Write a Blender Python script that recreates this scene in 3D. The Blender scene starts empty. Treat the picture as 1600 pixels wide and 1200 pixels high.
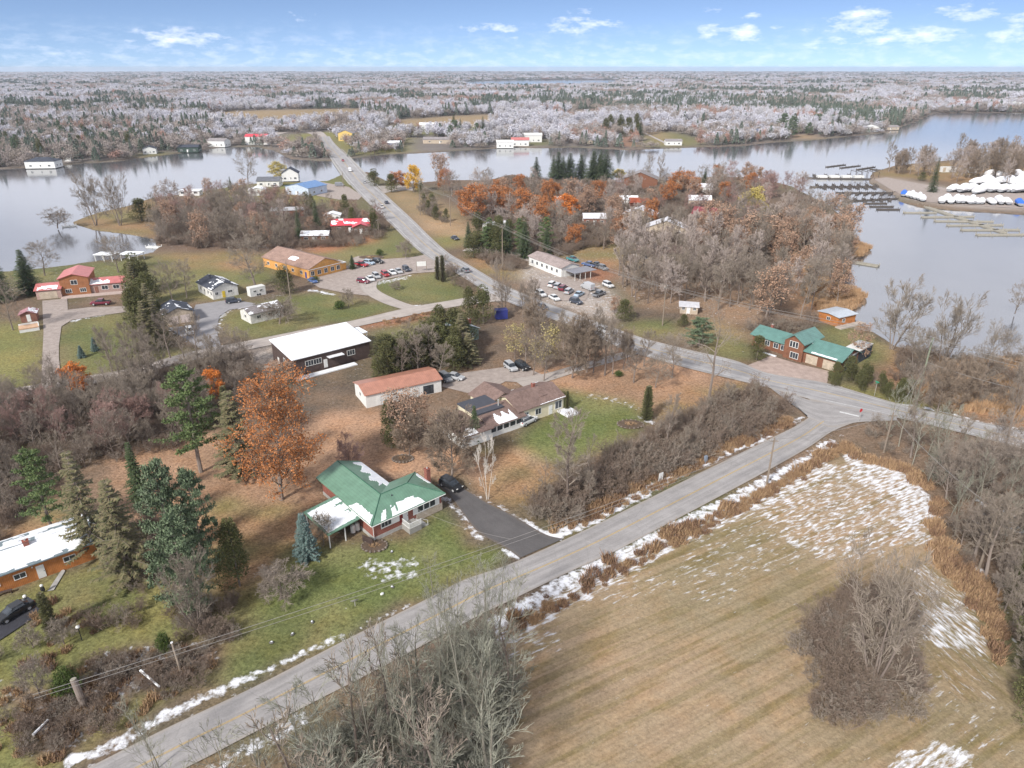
import bpy, bmesh, math, random
import numpy as np
from mathutils import Vector, Matrix
C = bpy.context.scene.collection
SC = bpy.context.scene
# ---------------------------------------------------------------- camera
F = 1100.0; CH = 65.0
PITCH = math.atan(494/F); SP, CP = math.sin(PITCH), math.cos(PITCH)
cam_d = bpy.data.cameras.new('camera'); cam = bpy.data.objects.new('camera', cam_d); C.objects.link(cam)
cam.location = (0, 0, CH); cam.rotation_euler = (math.pi/2-PITCH, 0, 0)
cam_d.sensor_width = 36; cam_d.lens = 36*F/1600; cam_d.clip_start = 1; cam_d.clip_end = 60000
SC.camera = cam
# ---------------------------------------------------------------- view
SC.render.engine = 'CYCLES'
SC.view_settings.view_transform = 'Standard'; SC.view_settings.look = 'None'
SC.view_settings.exposure = 0.70; SC.view_settings.gamma = 1
SC.render.resolution_x = 1024; SC.render.resolution_y = 768
try:
    SC.cycles.max_bounces = 4; SC.cycles.diffuse_bounces = 2; SC.cycles.glossy_bounces = 2; SC.cycles.volume_bounces = 0
    SC.cycles.transparent_max_bounces = 4
except Exception: pass
# ---------------------------------------------------------------- world: sky with small fair-weather clouds
W = bpy.data.worlds.new('World'); SC.world = W; W.use_nodes = True
nt = W.node_tree; nt.nodes.clear()
def N(t, **k):
    n = nt.nodes.new(t)
    for a, b in k.items(): setattr(n, a, b)
    return n
def M(op, a, b=None, c=None, clamp=False):
    n = nt.nodes.new('ShaderNodeMath'); n.operation = op; n.use_clamp = clamp
    for i, s in enumerate((a, b, c)):
        if s is None: continue
        if isinstance(s, (int, float)): n.inputs[i].default_value = s
        else: nt.links.new(s, n.inputs[i])
    return n.outputs[0]
SUN_EL, SUN_AZ = math.radians(38), math.radians(215)   # azimuth clockwise from +Y
sky = N('ShaderNodeTexSky', sky_type='NISHITA', sun_disc=False, sun_elevation=SUN_EL, sun_rotation=SUN_AZ, altitude=100, air_density=1.0, dust_density=0.6, ozone_density=3.0)
tc = N('ShaderNodeTexCoord'); sep = N('ShaderNodeSeparateXYZ'); nt.links.new(tc.outputs['Generated'], sep.inputs[0])
X, Y, Z = sep.outputs
sv1 = N('ShaderNodeCombineXYZ'); nt.links.new(X, sv1.inputs[0]); nt.links.new(Y, sv1.inputs[1]); nt.links.new(M('ADD', M('MULTIPLY', M('MAXIMUM', Z, 0.0), 2.2), .13), sv1.inputs[2]); svn = N('ShaderNodeVectorMath', operation='NORMALIZE'); nt.links.new(sv1.outputs[0], svn.inputs[0]); nt.links.new(svn.outputs[0], sky.inputs[0])
az = M('ARCTAN2', X, Y)                       # 0 straight ahead
el = M('ARCSINE', Z)
cmb = N('ShaderNodeCombineXYZ'); nt.links.new(M('MULTIPLY', az, 40), cmb.inputs[0]); nt.links.new(M('MULTIPLY', el, 110), cmb.inputs[1])
ns = N('ShaderNodeTexNoise'); ns.inputs['Scale'].default_value = 1.0; ns.inputs['Detail'].default_value = 6; ns.inputs['Roughness'].default_value = .62
nt.links.new(cmb.outputs[0], ns.inputs['Vector'])
nz = ns.outputs[0]
# individual low clouds as (px x, px y, half width px, half height px, strength)
CLOUDS = [(280,60,72,13,.9),(225,52,30,6,.5),(468,24,22,9,.6),(745,44,24,7,.8),(788,43,24,8,.95),(905,38,52,13,.75),(860,46,16,6,.6),(812,60,14,6,.6),(912,22,22,7,.6),
  (1115,49,26,9,.95),(1165,50,28,12,1),(1205,40,22,5,.6),(1180,26,20,5,.5),(1120,15,16,5,.5),(1340,30,44,14,1),(1300,68,44,9,.7),(1380,56,50,11,.9),(1445,57,40,11,1),(1510,20,46,11,.8),
  (1590,33,20,10,.8),(1580,56,40,9,.9),(1505,48,40,6,.5),(1440,12,30,5,.4),(1230,66,18,4,.4),(1350,45,90,5,.35),(420,80,20,4,.3),(1480,70,80,8,.35)]
tot = None
for (cx, cy, wx, wy, st) in CLOUDS:
    a0 = math.atan((cx-800)/F/ (CP+(600-cy)/F*SP)); u = (cx-800)/F; v = (600-cy)/F
    d = Vector((u, CP+v*SP, -SP+v*CP)).normalized(); e0 = math.asin(d.z)
    sa = 1.35*wx/F*math.cos(a0)**1.5; se = 1.3*wy/F
    p = M('DIVIDE', M('SUBTRACT', az, a0), sa); q = M('DIVIDE', M('SUBTRACT', el, e0), se)
    g = M('MULTIPLY', M('SUBTRACT', 1.0, M('ADD', M('MULTIPLY', p, p), M('MULTIPLY', q, q))), 0.8, clamp=True)
    g = M('MULTIPLY', g, st)
    tot = g if tot is None else M('MAXIMUM', tot, g)
mask = M('MULTIPLY', M('SUBTRACT', M('ADD', M('MULTIPLY', tot, 1.1), M('MULTIPLY', M('SUBTRACT', nz, .5), 2.6)), .40), .95, clamp=True)
mask = M('MULTIPLY', mask, M('MULTIPLY', tot, 6, clamp=True))
# broken cloud cover higher up (outside the picture; it is what the water mirrors)
c2 = N('ShaderNodeCombineXYZ'); zz = M('ADD', M('MAXIMUM', Z, 0.0), .12)
nt.links.new(M('DIVIDE', X, zz), c2.inputs[0]); nt.links.new(M('DIVIDE', Y, zz), c2.inputs[1])
n2 = N('ShaderNodeTexNoise'); n2.inputs['Scale'].default_value = .55; n2.inputs['Detail'].default_value = 7; n2.inputs['Roughness'].default_value = .55
nt.links.new(c2.outputs[0], n2.inputs['Vector'])
hi = M('MULTIPLY', M('SUBTRACT', n2.outputs[0], .24), 5, clamp=True)
hi = M('MULTIPLY', hi, M('MULTIPLY', M('SUBTRACT', el, math.radians(4.5)), 60, clamp=True))
hi = M('MULTIPLY', hi, .92)
thin = M('MULTIPLY', M('MULTIPLY', M('SUBTRACT', nz, .46), 2.2, clamp=True), M('MULTIPLY', M('SUBTRACT', math.radians(3.2), el), 22, clamp=True))
cl = M('MAXIMUM', M('MULTIPLY', mask, .9), M('MAXIMUM', hi, M('MULTIPLY', thin, .55)), clamp=True)
skc = N('ShaderNodeMixRGB', blend_type='MULTIPLY'); skc.inputs[0].default_value = 1; skc.inputs[2].default_value = (1.06, 1.0, 1.02, 1)
nt.links.new(sky.outputs[0], skc.inputs[1])
mx = N('ShaderNodeMixRGB'); nt.links.new(cl, mx.inputs[0]); nt.links.new(skc.outputs[0], mx.inputs[1]); dk = M('ADD', 1.0, M('MULTIPLY', M('MULTIPLY', M('SUBTRACT', el, math.radians(22)), 1.6, clamp=True), -.80)); cc_ = N('ShaderNodeVectorMath', operation='SCALE'); cc_.inputs[0].default_value = (8.0, 8.2, 9.1); nt.links.new(dk, cc_.inputs['Scale']); nt.links.new(cc_.outputs[0], mx.inputs[2])
bg = N('ShaderNodeBackground'); bg.inputs[1].default_value = 0.104
out = N('ShaderNodeOutputWorld'); nt.links.new(mx.outputs[0], bg.inputs[0]); nt.links.new(bg.outputs[0], out.inputs[0])
# ---------------------------------------------------------------- sun behind thin cloud
sd = bpy.data.lights.new('sun', 'SUN'); sd.energy = 3.1; sd.angle = math.radians(7); sd.color = (1, .96, .9)
sun = bpy.data.objects.new('sun', sd); C.objects.link(sun)
sv = Vector((math.sin(SUN_AZ)*math.cos(SUN_EL), math.cos(SUN_AZ)*math.cos(SUN_EL), math.sin(SUN_EL)))
sun.rotation_euler = sv.to_track_quat('Z', 'Y').to_euler(); sun.location = (0, 0, 200)
# ================================================================ helpers
rnd = random.Random(7)
def G(x, y, z=0.0):
    """a spot on the land, read off a plan of the place (survey units) -> metres"""
    u = (x-800)/F; v = (600-y)/F; t = (z-CH)/(-SP+v*CP)
    return Vector((u*t, (CP+v*SP)*t, z))
def tall(bx, by, ty): return CH*(1-G(bx, by).y/G(bx, ty).y)
def srgb(r, g, b, k=1.0):
    f = lambda c: ((c/255+.055)/1.055)**2.4 if c/255 > .04045 else c/255/12.92
    a, b_, c = f(r)*k, f(g)*k, f(b)*k; l = .3*a+.55*b_+.15*c; q = .03
    return (a*(1-q)+l*q, b_*(1-q)+l*q, c*(1-q)+l*q, 1)
def tag(o, label=None, cat=None, group=None, kind=None):
    if label: o['label'] = label
    if cat: o['category'] = cat
    if group: o['group'] = group
    if kind: o['kind'] = kind
    return o
def empty(name, loc, rz=0, sc=None):
    o = bpy.data.objects.new(name, None); o.location = loc; o.rotation_euler = (0, 0, rz); o.empty_display_size = .3
    if sc: o.scale = sc
    C.objects.link(o); return o
class MB:
    def __init__(s): s.v = []; s.f = []; s.m = []; s.cm = 0
    def add(s, vs, fs):
        n = len(s.v); s.v.extend([tuple(p) for p in vs]); s.f.extend([tuple(n+i for i in f) for f in fs]); s.m.extend([s.cm]*len(fs))
    def box(s, x0, y0, z0, x1, y1, z1):
        s.add([(x0,y0,z0),(x1,y0,z0),(x1,y1,z0),(x0,y1,z0),(x0,y0,z1),(x1,y0,z1),(x1,y1,z1),(x0,y1,z1)],
              [(0,3,2,1),(4,5,6,7),(0,1,5,4),(1,2,6,5),(2,3,7,6),(3,0,4,7)])
    def prism(s, poly, z0, z1):
        n = len(poly)
        s.add([(p[0],p[1],z0) for p in poly]+[(p[0],p[1],z1) for p in poly], [tuple(range(n-1,-1,-1)), tuple(range(n,2*n))]+[(i,(i+1)%n,n+(i+1)%n,n+i) for i in range(n)])
    def tube(s, p0, p1, r0, r1, n=3, caps=False):
        a = Vector(p0); b = Vector(p1); d = b-a
        if d.length < 1e-6: return
        d.normalize(); q = Vector((0,0,1)) if abs(d.z) < .9 else Vector((1,0,0)); e = d.cross(q).normalized(); g = d.cross(e)
        vs = []
        for (c, r) in ((a, r0), (b, r1)):
            for i in range(n):
                t = 2*math.pi*i/n; vs.append(c+e*(r*math.cos(t))+g*(r*math.sin(t)))
        fs = [(i,(i+1)%n,n+(i+1)%n,n+i) for i in range(n)]
        if caps: fs += [tuple(range(n-1,-1,-1)), tuple(range(n,2*n))]
        s.add(vs, fs)
    def path(s, pts, r, n=5):
        for a, b in zip(pts[:-1], pts[1:]): s.tube(a, b, r, r, n)
    def cyl(s, c, r, z0, z1, n=12, r1=None): s.tube((c[0],c[1],z0), (c[0],c[1],z1), r, r if r1 is None else r1, n, True)
    def ball(s, c, rx, ry, rz, n=8, m=6):
        vs = [(c[0],c[1],c[2]+rz)]; 
        for j in range(1, m):
            t = math.pi*j/m
            for i in range(n):
                a = 2*math.pi*i/n; vs.append((c[0]+rx*math.sin(t)*math.cos(a), c[1]+ry*math.sin(t)*math.sin(a), c[2]+rz*math.cos(t)))
        vs.append((c[0],c[1],c[2]-rz)); fs = [(0,1+i,1+(i+1)%n) for i in range(n)]
        for j in range(m-2):
            for i in range(n): a = 1+j*n; fs.append((a+i,a+n+i,a+n+(i+1)%n,a+(i+1)%n))
        L = len(vs)-1; a = 1+(m-2)*n; fs += [(a+i,L,a+(i+1)%n) for i in range(n)]
        s.add(vs, fs)
    def mesh(s, name, mats, smooth=False):
        me = bpy.data.meshes.new(name); me.from_pydata(s.v, [], s.f)
        for m in (mats if isinstance(mats, (list, tuple)) else [mats]): me.materials.append(m)
        if isinstance(mats, (list, tuple)) and len(mats) > 1: me.polygons.foreach_set('material_index', s.m)
        if smooth: me.polygons.foreach_set('use_smooth', [True]*len(s.f))
        me.update(); return me
    def build(s, name, mats, parent=None, smooth=False, loc=None):
        o = bpy.data.objects.new(name, s.mesh(name, mats, smooth)); C.objects.link(o)
        if parent is not None: o.parent = parent
        if loc is not None: o.location = loc
        return o
def ob(name, me, parent=None):
    o = bpy.data.objects.new(name, me); C.objects.link(o); o.parent = parent; return o
# ---------------------------------------------------------------- materials
class NT:
    def __init__(s, name):
        s.m = bpy.data.materials.new(name); s.m.use_nodes = True; s.t = s.m.node_tree; s.b = s.t.nodes['Principled BSDF']; s.tc = s.n('ShaderNodeTexCoord')
    def n(s, t, **k):
        x = s.t.nodes.new(t)
        for a, b in k.items(): setattr(x, a, b)
        return x
    def l(s, a, b): s.t.links.new(a, b)
    def put(s, sock, v):
        if isinstance(v, (int, float, tuple)): sock.default_value = v
        else: s.l(v, sock)
    def math(s, op, a, b=0.0, clamp=False):
        x = s.n('ShaderNodeMath', operation=op, use_clamp=clamp); s.put(x.inputs[0], a); s.put(x.inputs[1], b); return x.outputs[0]
    def mix(s, f, a, b, bl='MIX'):
        x = s.n('ShaderNodeMixRGB', blend_type=bl); s.put(x.inputs[0], f); s.put(x.inputs[1], a); s.put(x.inputs[2], b); return x.outputs[0]
    def noise(s, sc, det=4, ro=.55, vec=None, c='Object'):
        x = s.n('ShaderNodeTexNoise'); x.inputs['Scale'].default_value = sc; x.inputs['Detail'].default_value = det; x.inputs['Roughness'].default_value = ro
        s.l(s.tc.outputs[c] if vec is None else vec, x.inputs['Vector']); return x.outputs[0]
    def ramp(s, f, pts):
        x = s.n('ShaderNodeValToRGB'); s.l(f, x.inputs[0]); r = x.color_ramp
        while len(r.elements) < len(pts): r.elements.new(.5)
        for e, (p, c) in zip(r.elements, pts): e.position = p; e.color = c if isinstance(c, tuple) else (c, c, c, 1)
        return x.outputs[0]
    def rng(s, v, a, b, c=0.0, d=1.0):
        x = s.n('ShaderNodeMapRange'); s.put(x.inputs[0], v)
        for i, q in enumerate((a, b, c, d)): x.inputs[i+1].default_value = q
        return x.outputs[0]
    def bump(s, h, st=.4, dist=.1):
        x = s.n('ShaderNodeBump'); x.inputs['Strength'].default_value = st; x.inputs['Distance'].default_value = dist; s.l(h, x.inputs['Height']); s.l(x.outputs[0], s.b.inputs['Normal'])
    def out(s, col, rough=.9, spec=.3, metal=0.0):
        s.put(s.b.inputs['Base Color'], col); s.put(s.b.inputs['Roughness'], rough); s.b.inputs['Specular IOR Level'].default_value = spec; s.b.inputs['Metallic'].default_value = metal; return s.m
MATS = {}
def flat(name, c, rough=.85, var=.22, sc=1.5, spec=.3, metal=0.0):
    """painted / weathered surface: base colour broken up by two scales of noise"""
    if name in MATS: return MATS[name]
    t = NT(name); n1 = t.noise(sc, 6, .65); n2 = t.noise(sc*9, 3, .6)
    f = t.math('ADD', t.rng(n1, .25, .75, 1-var, 1+var*.6), t.rng(n2, .3, .7, -var*.4, var*.4))
    cc = t.n('ShaderNodeCombineXYZ'); [t.l(f, cc.inputs[i]) for i in range(3)]
    m = t.out(t.mix(1.0, c, cc.outputs[0], 'MULTIPLY'), rough, spec, metal); MATS[name] = m; return m
def plant(name, cols, isl=.5, rough=.9, objvar=.5, frost=0.0, spec=.15):
    """bark / twigs / leaves: colour differs from plant to plant and from leaf to leaf"""
    if name in MATS: return MATS[name]
    t = NT(name); oi = t.n('ShaderNodeObjectInfo'); ge = t.n('ShaderNodeNewGeometry')
    f = t.math('ADD', t.math('MULTIPLY', oi.outputs['Random'], objvar), t.math('MULTIPLY', ge.outputs['Random Per Island'], isl))
    f = t.math('DIVIDE', f, objvar+isl)
    k = len(cols); col = t.ramp(f, [(i/(k-1), c) for i, c in enumerate(cols)])
    m = t.out(col, rough, spec); MATS[name] = m; return m
def seam(name, c, axis=0, pitch=.45, rough=.45, snow=0.0, spec=.5, var=.15):
    """ribbed sheet-metal roof: seams along the fall"""
    if name in MATS: return MATS[name]
    t = NT(name); s = t.n('ShaderNodeSeparateXYZ'); t.l(t.tc.outputs['Object'], s.inputs[0])
    w = t.math('PINGPONG', s.outputs[axis], pitch/2); r = t.rng(w, 0, .05, 1, 0); n1 = t.noise(.8, 6, .6)
    f = t.math('SUBTRACT', t.rng(n1, .3, .7, 1-var, 1+var), t.math('MULTIPLY', r, .22))
    cc = t.n('ShaderNodeCombineXYZ'); [t.l(f, cc.inputs[i]) for i in range(3)]
    t.bump(r, .5, .04)
    m = t.out(t.mix(1.0, c, cc.outputs[0], 'MULTIPLY'), rough, spec); MATS[name] = m; return m
def boards(name, c, pitch=.3, axis=2, var=.25, rough=.8):
    if name in MATS: return MATS[name]
    t = NT(name); s = t.n('ShaderNodeSeparateXYZ'); t.l(t.tc.outputs['Object'], s.inputs[0])
    src = s.outputs[2] if axis == 2 else t.math('ADD', s.outputs[0], s.outputs[1])
    w = t.math('PINGPONG', src, pitch/2); r = t.rng(w, 0, .03, 1, 0); n1 = t.noise(1.2, 6, .6)
    f = t.math('SUBTRACT', t.rng(n1, .25, .75, 1-var, 1+var), t.math('MULTIPLY', r, .3))
    cc = t.n('ShaderNodeCombineXYZ'); [t.l(f, cc.inputs[i]) for i in range(3)]
    t.bump(r, .6, .03)
    m = t.out(t.mix(1.0, c, cc.outputs[0], 'MULTIPLY'), rough, .3); MATS[name] = m; return m
def brick(name, c1, c2, mort):
    if name in MATS: return MATS[name]
    t = NT(name); s = t.n('ShaderNodeSeparateXYZ'); t.l(t.tc.outputs['Object'], s.inputs[0]); cb = t.n('ShaderNodeCombineXYZ')
    t.l(t.math('ADD', s.outputs[0], s.outputs[1]), cb.inputs[0]); t.l(s.outputs[2], cb.inputs[1])
    b = t.n('ShaderNodeTexBrick'); b.inputs['Scale'].default_value = 1; b.inputs['Brick Width'].default_value = .22; b.inputs['Row Height'].default_value = .075; b.inputs['Mortar Size'].default_value = .008
    t.l(cb.outputs[0], b.inputs['Vector']); b.inputs['Color1'].default_value = c1; b.inputs['Color2'].default_value = c2; b.inputs['Mortar'].default_value = mort
    m = t.out(t.mix(t.rng(t.noise(.9), .3, .7, 0, .35), b.outputs[0], c1), .9, .2); MATS[name] = m; return m
def shingle(name, c, var=.3):
    if name in MATS: return MATS[name]
    t = NT(name); v = t.n('ShaderNodeTexVoronoi'); v.inputs['Scale'].default_value = 3.2; t.l(t.tc.outputs['Object'], v.inputs['Vector'])
    sx = t.n('ShaderNodeSeparateXYZ'); t.l(v.outputs['Color'], sx.inputs[0])
    f = t.math('ADD', t.rng(sx.outputs[0], 0, 1, 1-var*.5, 1+var*.5), t.rng(t.noise(.5, 6), .3, .7, -var*.6, var*.6))
    cc = t.n('ShaderNodeCombineXYZ'); [t.l(f, cc.inputs[i]) for i in range(3)]
    m = t.out(t.mix(1.0, c, cc.outputs[0], 'MULTIPLY'), .9, .2); MATS[name] = m; return m
def glassm():
    if 'glass' in MATS: return MATS['glass']
    t = NT('dark glass'); m = t.out(t.ramp(t.noise(1.1, 2), [(.3, (.02,.025,.03,1)), (.7, (.06,.07,.085,1))]), .12, .6); MATS['glass'] = m; return m
SNOW = NT('snow'); SNOW.bump(SNOW.noise(2.5, 5), .3, .1)
SNOW = SNOW.out(SNOW.ramp(SNOW.noise(.9, 5), [(.3, (.72,.75,.80,1)), (.65, (.86,.87,.89,1))]), .8, .2)
# numpy value noise
def _h(ix, iy, sd):
    n = (ix.astype(np.int64)*374761393 + iy.astype(np.int64)*668265263 + sd*1442695041) & 0xffffffff
    n = ((n ^ (n >> 13))*1274126177) & 0xffffffff
    return ((n ^ (n >> 16)) & 0xffff)/65535.0
def vn(x, y, sd=0):
    x0 = np.floor(x); y0 = np.floor(y); fx = x-x0; fy = y-y0; fx = fx*fx*(3-2*fx); fy = fy*fy*(3-2*fy)
    a = _h(x0, y0, sd); b = _h(x0+1, y0, sd); c = _h(x0, y0+1, sd); d = _h(x0+1, y0+1, sd)
    return (a*(1-fx)+b*fx)*(1-fy)+(c*(1-fx)+d*fx)*fy
def fbm(x, y, sd=0, o=4):
    s = 0; a = .5
    for i in range(o): s = s+a*vn(x*2**i, y*2**i, sd+i); a *= .5
    return s/(1-.5**o)
def W2(poly): return np.array([G(*p)[:2] for p in poly])
def inside(px, py, P):
    r = np.zeros(px.shape, bool); n = len(P); j = n-1
    bx = (px >= P[:,0].min()) & (px <= P[:,0].max()) & (py >= P[:,1].min()) & (py <= P[:,1].max())
    x = px[bx]; y = py[bx]; q = np.zeros(x.shape, bool)
    for i in range(n):
        xi, yi = P[i]; xj, yj = P[j]
        if yi != yj: q ^= ((yi > y) != (yj > y)) & (x < (xj-xi)*(y-yi)/(yj-yi)+xi)
        j = i
    r[bx] = q; return r
def edist(px, py, P, closed=True):
    d = np.full(px.shape, 1e9); n = len(P)
    for i in range(n if closed else n-1):
        a = P[i]; b = P[(i+1) % n]; e = b-a; L = max((e**2).sum(), 1e-9)
        t = np.clip(((px-a[0])*e[0]+(py-a[1])*e[1])/L, 0, 1)
        d = np.minimum(d, (px-a[0]-t*e[0])**2+(py-a[1]-t*e[1])**2)
    return np.sqrt(d)
def in1(P, x, y):
    q = False; j = len(P)-1
    for i in range(len(P)):
        xi, yi = P[i]; xj, yj = P[j]
        if (yi > y) != (yj > y) and x < (xj-xi)*(y-yi)/(yj-yi)+xi: q = not q
        j = i
    return q
def spline(pts, k=8):
    """Catmull-Rom through world points"""
    P = [Vector(p) for p in pts]; P = [P[0]*2-P[1]]+P+[P[-1]*2-P[-2]]; out = []
    for i in range(1, len(P)-2):
        for j in range(k):
            t = j/k; a, b, c, d = P[i-1], P[i], P[i+1], P[i+2]
            out.append(.5*((2*b)+(c-a)*t+(2*a-5*b+4*c-d)*t*t+(3*b-a-3*c+d)*t**3))
    out.append(P[-2]); return out
# ================================================================ land, water, roads
FARSH = [(-300,268),(0,263),(75,259),(130,254),(180,251),(240,243),(300,236),(345,229),(400,228),(430,234),(455,247),(500,250),(520,250),(545,247),(600,240),(650,238),(740,233),(800,229),(850,230),(900,229),(980,233),(1080,229),(1160,227),(1200,222),(1270,218),(1330,212),(1380,207),(1402,200),(1430,190),(1452,180),(1462,176),(1600,176),(2100,179)]
NEARSH = [(2600,300),(2300,500),(1800,540),(1600,557),(1500,561),(1440,551),(1400,540),(1352,512),(1330,498),(1325,485),(1348,470),(1346,455),(1308,446),(1310,430),(1325,420),(1325,402),(1350,397),(1356,385),(1318,370),(1322,345),(1295,320),(1235,290),(1180,276),(1100,276),(1010,281),(940,286),(850,281),(800,272),(760,281),(700,281),(640,286),(600,281),(575,268),(550,268),(535,272),(512,282),(487,284),(440,284),(400,286),(370,289),(330,297),(290,302),(240,308),(200,321),(150,332),(118,345),(119,348),(150,357),(200,363),(245,371),(252,384),(240,393),(200,402),(150,407),(100,414),(50,420),(0,424),(-100,430),(-500,445)]
WMAIN = W2(FARSH+NEARSH)
MARINA = W2([(2400,235),(1600,246),(1480,250),(1400,258),(1366,268),(1360,278),(1362,285),(1380,294),(1400,303),(1408,313),(1440,322),(1480,326),(1530,329),(1600,333),(2400,350)])
WFAR = W2([(718,127),(800,125),(960,124.5),(975,128),(950,134),(870,136),(800,137),(728,136)])
angs = np.concatenate([np.linspace(-math.pi, -.88, 14)[:-1], np.arange(-.88, .88, .0040), np.linspace(.88, math.pi, 14)])
rr = np.concatenate([[1, 12, 25], np.exp(np.arange(math.log(38), math.log(1000), .0040)), np.exp(np.arange(math.log(1000), math.log(14500), .010))])
R_, A_ = np.meshgrid(rr, angs, indexing='ij'); gx = (R_*np.sin(A_)).ravel(); gy = (R_*np.cos(A_)).ravel()
NR, NA = R_.shape
na = fbm(gx/9, gy/9, 1)-.5; nb = fbm(gx/9+50, gy/9, 2)-.5; nc = fbm(gx/1.7, gy/1.7, 3)-.5; nd = fbm(gx/1.7, gy/1.7+30, 4)-.5
big = fbm(gx/30, gy/30, 5); mid = fbm(gx/6, gy/6, 6); sml = fbm(gx/2.2, gy/2.2, 8, 3)
# water depth
def depth(P, land=None):
    i = inside(gx, gy, P)
    if land is not None: i &= ~inside(gx, gy, land)
    near = np.zeros(gx.shape, bool); z = np.zeros(gx.shape)
    d = np.full(gx.shape, 0.0); d[i] = edist(gx[i], gy[i], P)
    if land is not None: d[i] = np.minimum(d[i], edist(gx[i], gy[i], land))
    return d
dm = depth(WMAIN, MARINA); df = depth(WFAR)
wd = np.maximum(dm, df)
gz = -.12*sml-.1*mid
gz = np.where(wd > 0, -np.minimum(np.maximum(wd+2.0*na*(wd < 8), 0)*.45, 3.0)-.15, gz)
# ---- colours of the ground cover
col = np.zeros((gx.size, 3)); snow = np.zeros(gx.size); field = np.zeros(gx.size)
K = .80
def C3(r, g, b): return np.array(srgb(r, g, b, K)[:3])
def mixc(a, b, t): return a*(1-t[:,None])+b*t[:,None]
col[:] = mixc(C3(112,98,84), C3(150,122,96), np.clip((mid-.35)*3, 0, 1))
col = mixc(col, C3(112,112,70), np.clip((big-.5)*4, 0, .8))
snow[:] = .10+.12*(big > .5)
GREEN = (C3(112,120,62), C3(146,136,82)); LUSH = (C3(112,124,58), C3(138,138,76)); LITTER = (C3(196,150,112), C3(170,132,98)); LITTERG = (C3(176,134,92), C3(138,130,74))
DRY = (C3(176,146,104), C3(150,132,88)); TAN = (C3(196,160,118), C3(170,140,96)); WOODS = (C3(118,98,84), C3(146,118,96)); GRAVEL = (C3(190,176,164), C3(170,156,146))
ORANGE = (C3(200,132,86), C3(170,112,78)); REED = (C3(196,152,108), C3(170,124,84)); YEL = (C3(150,142,72), C3(128,130,66)); SHORE = (C3(150,120,98), C3(120,104,88)); FARW = (C3(120,112,108), C3(150,140,132))
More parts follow.
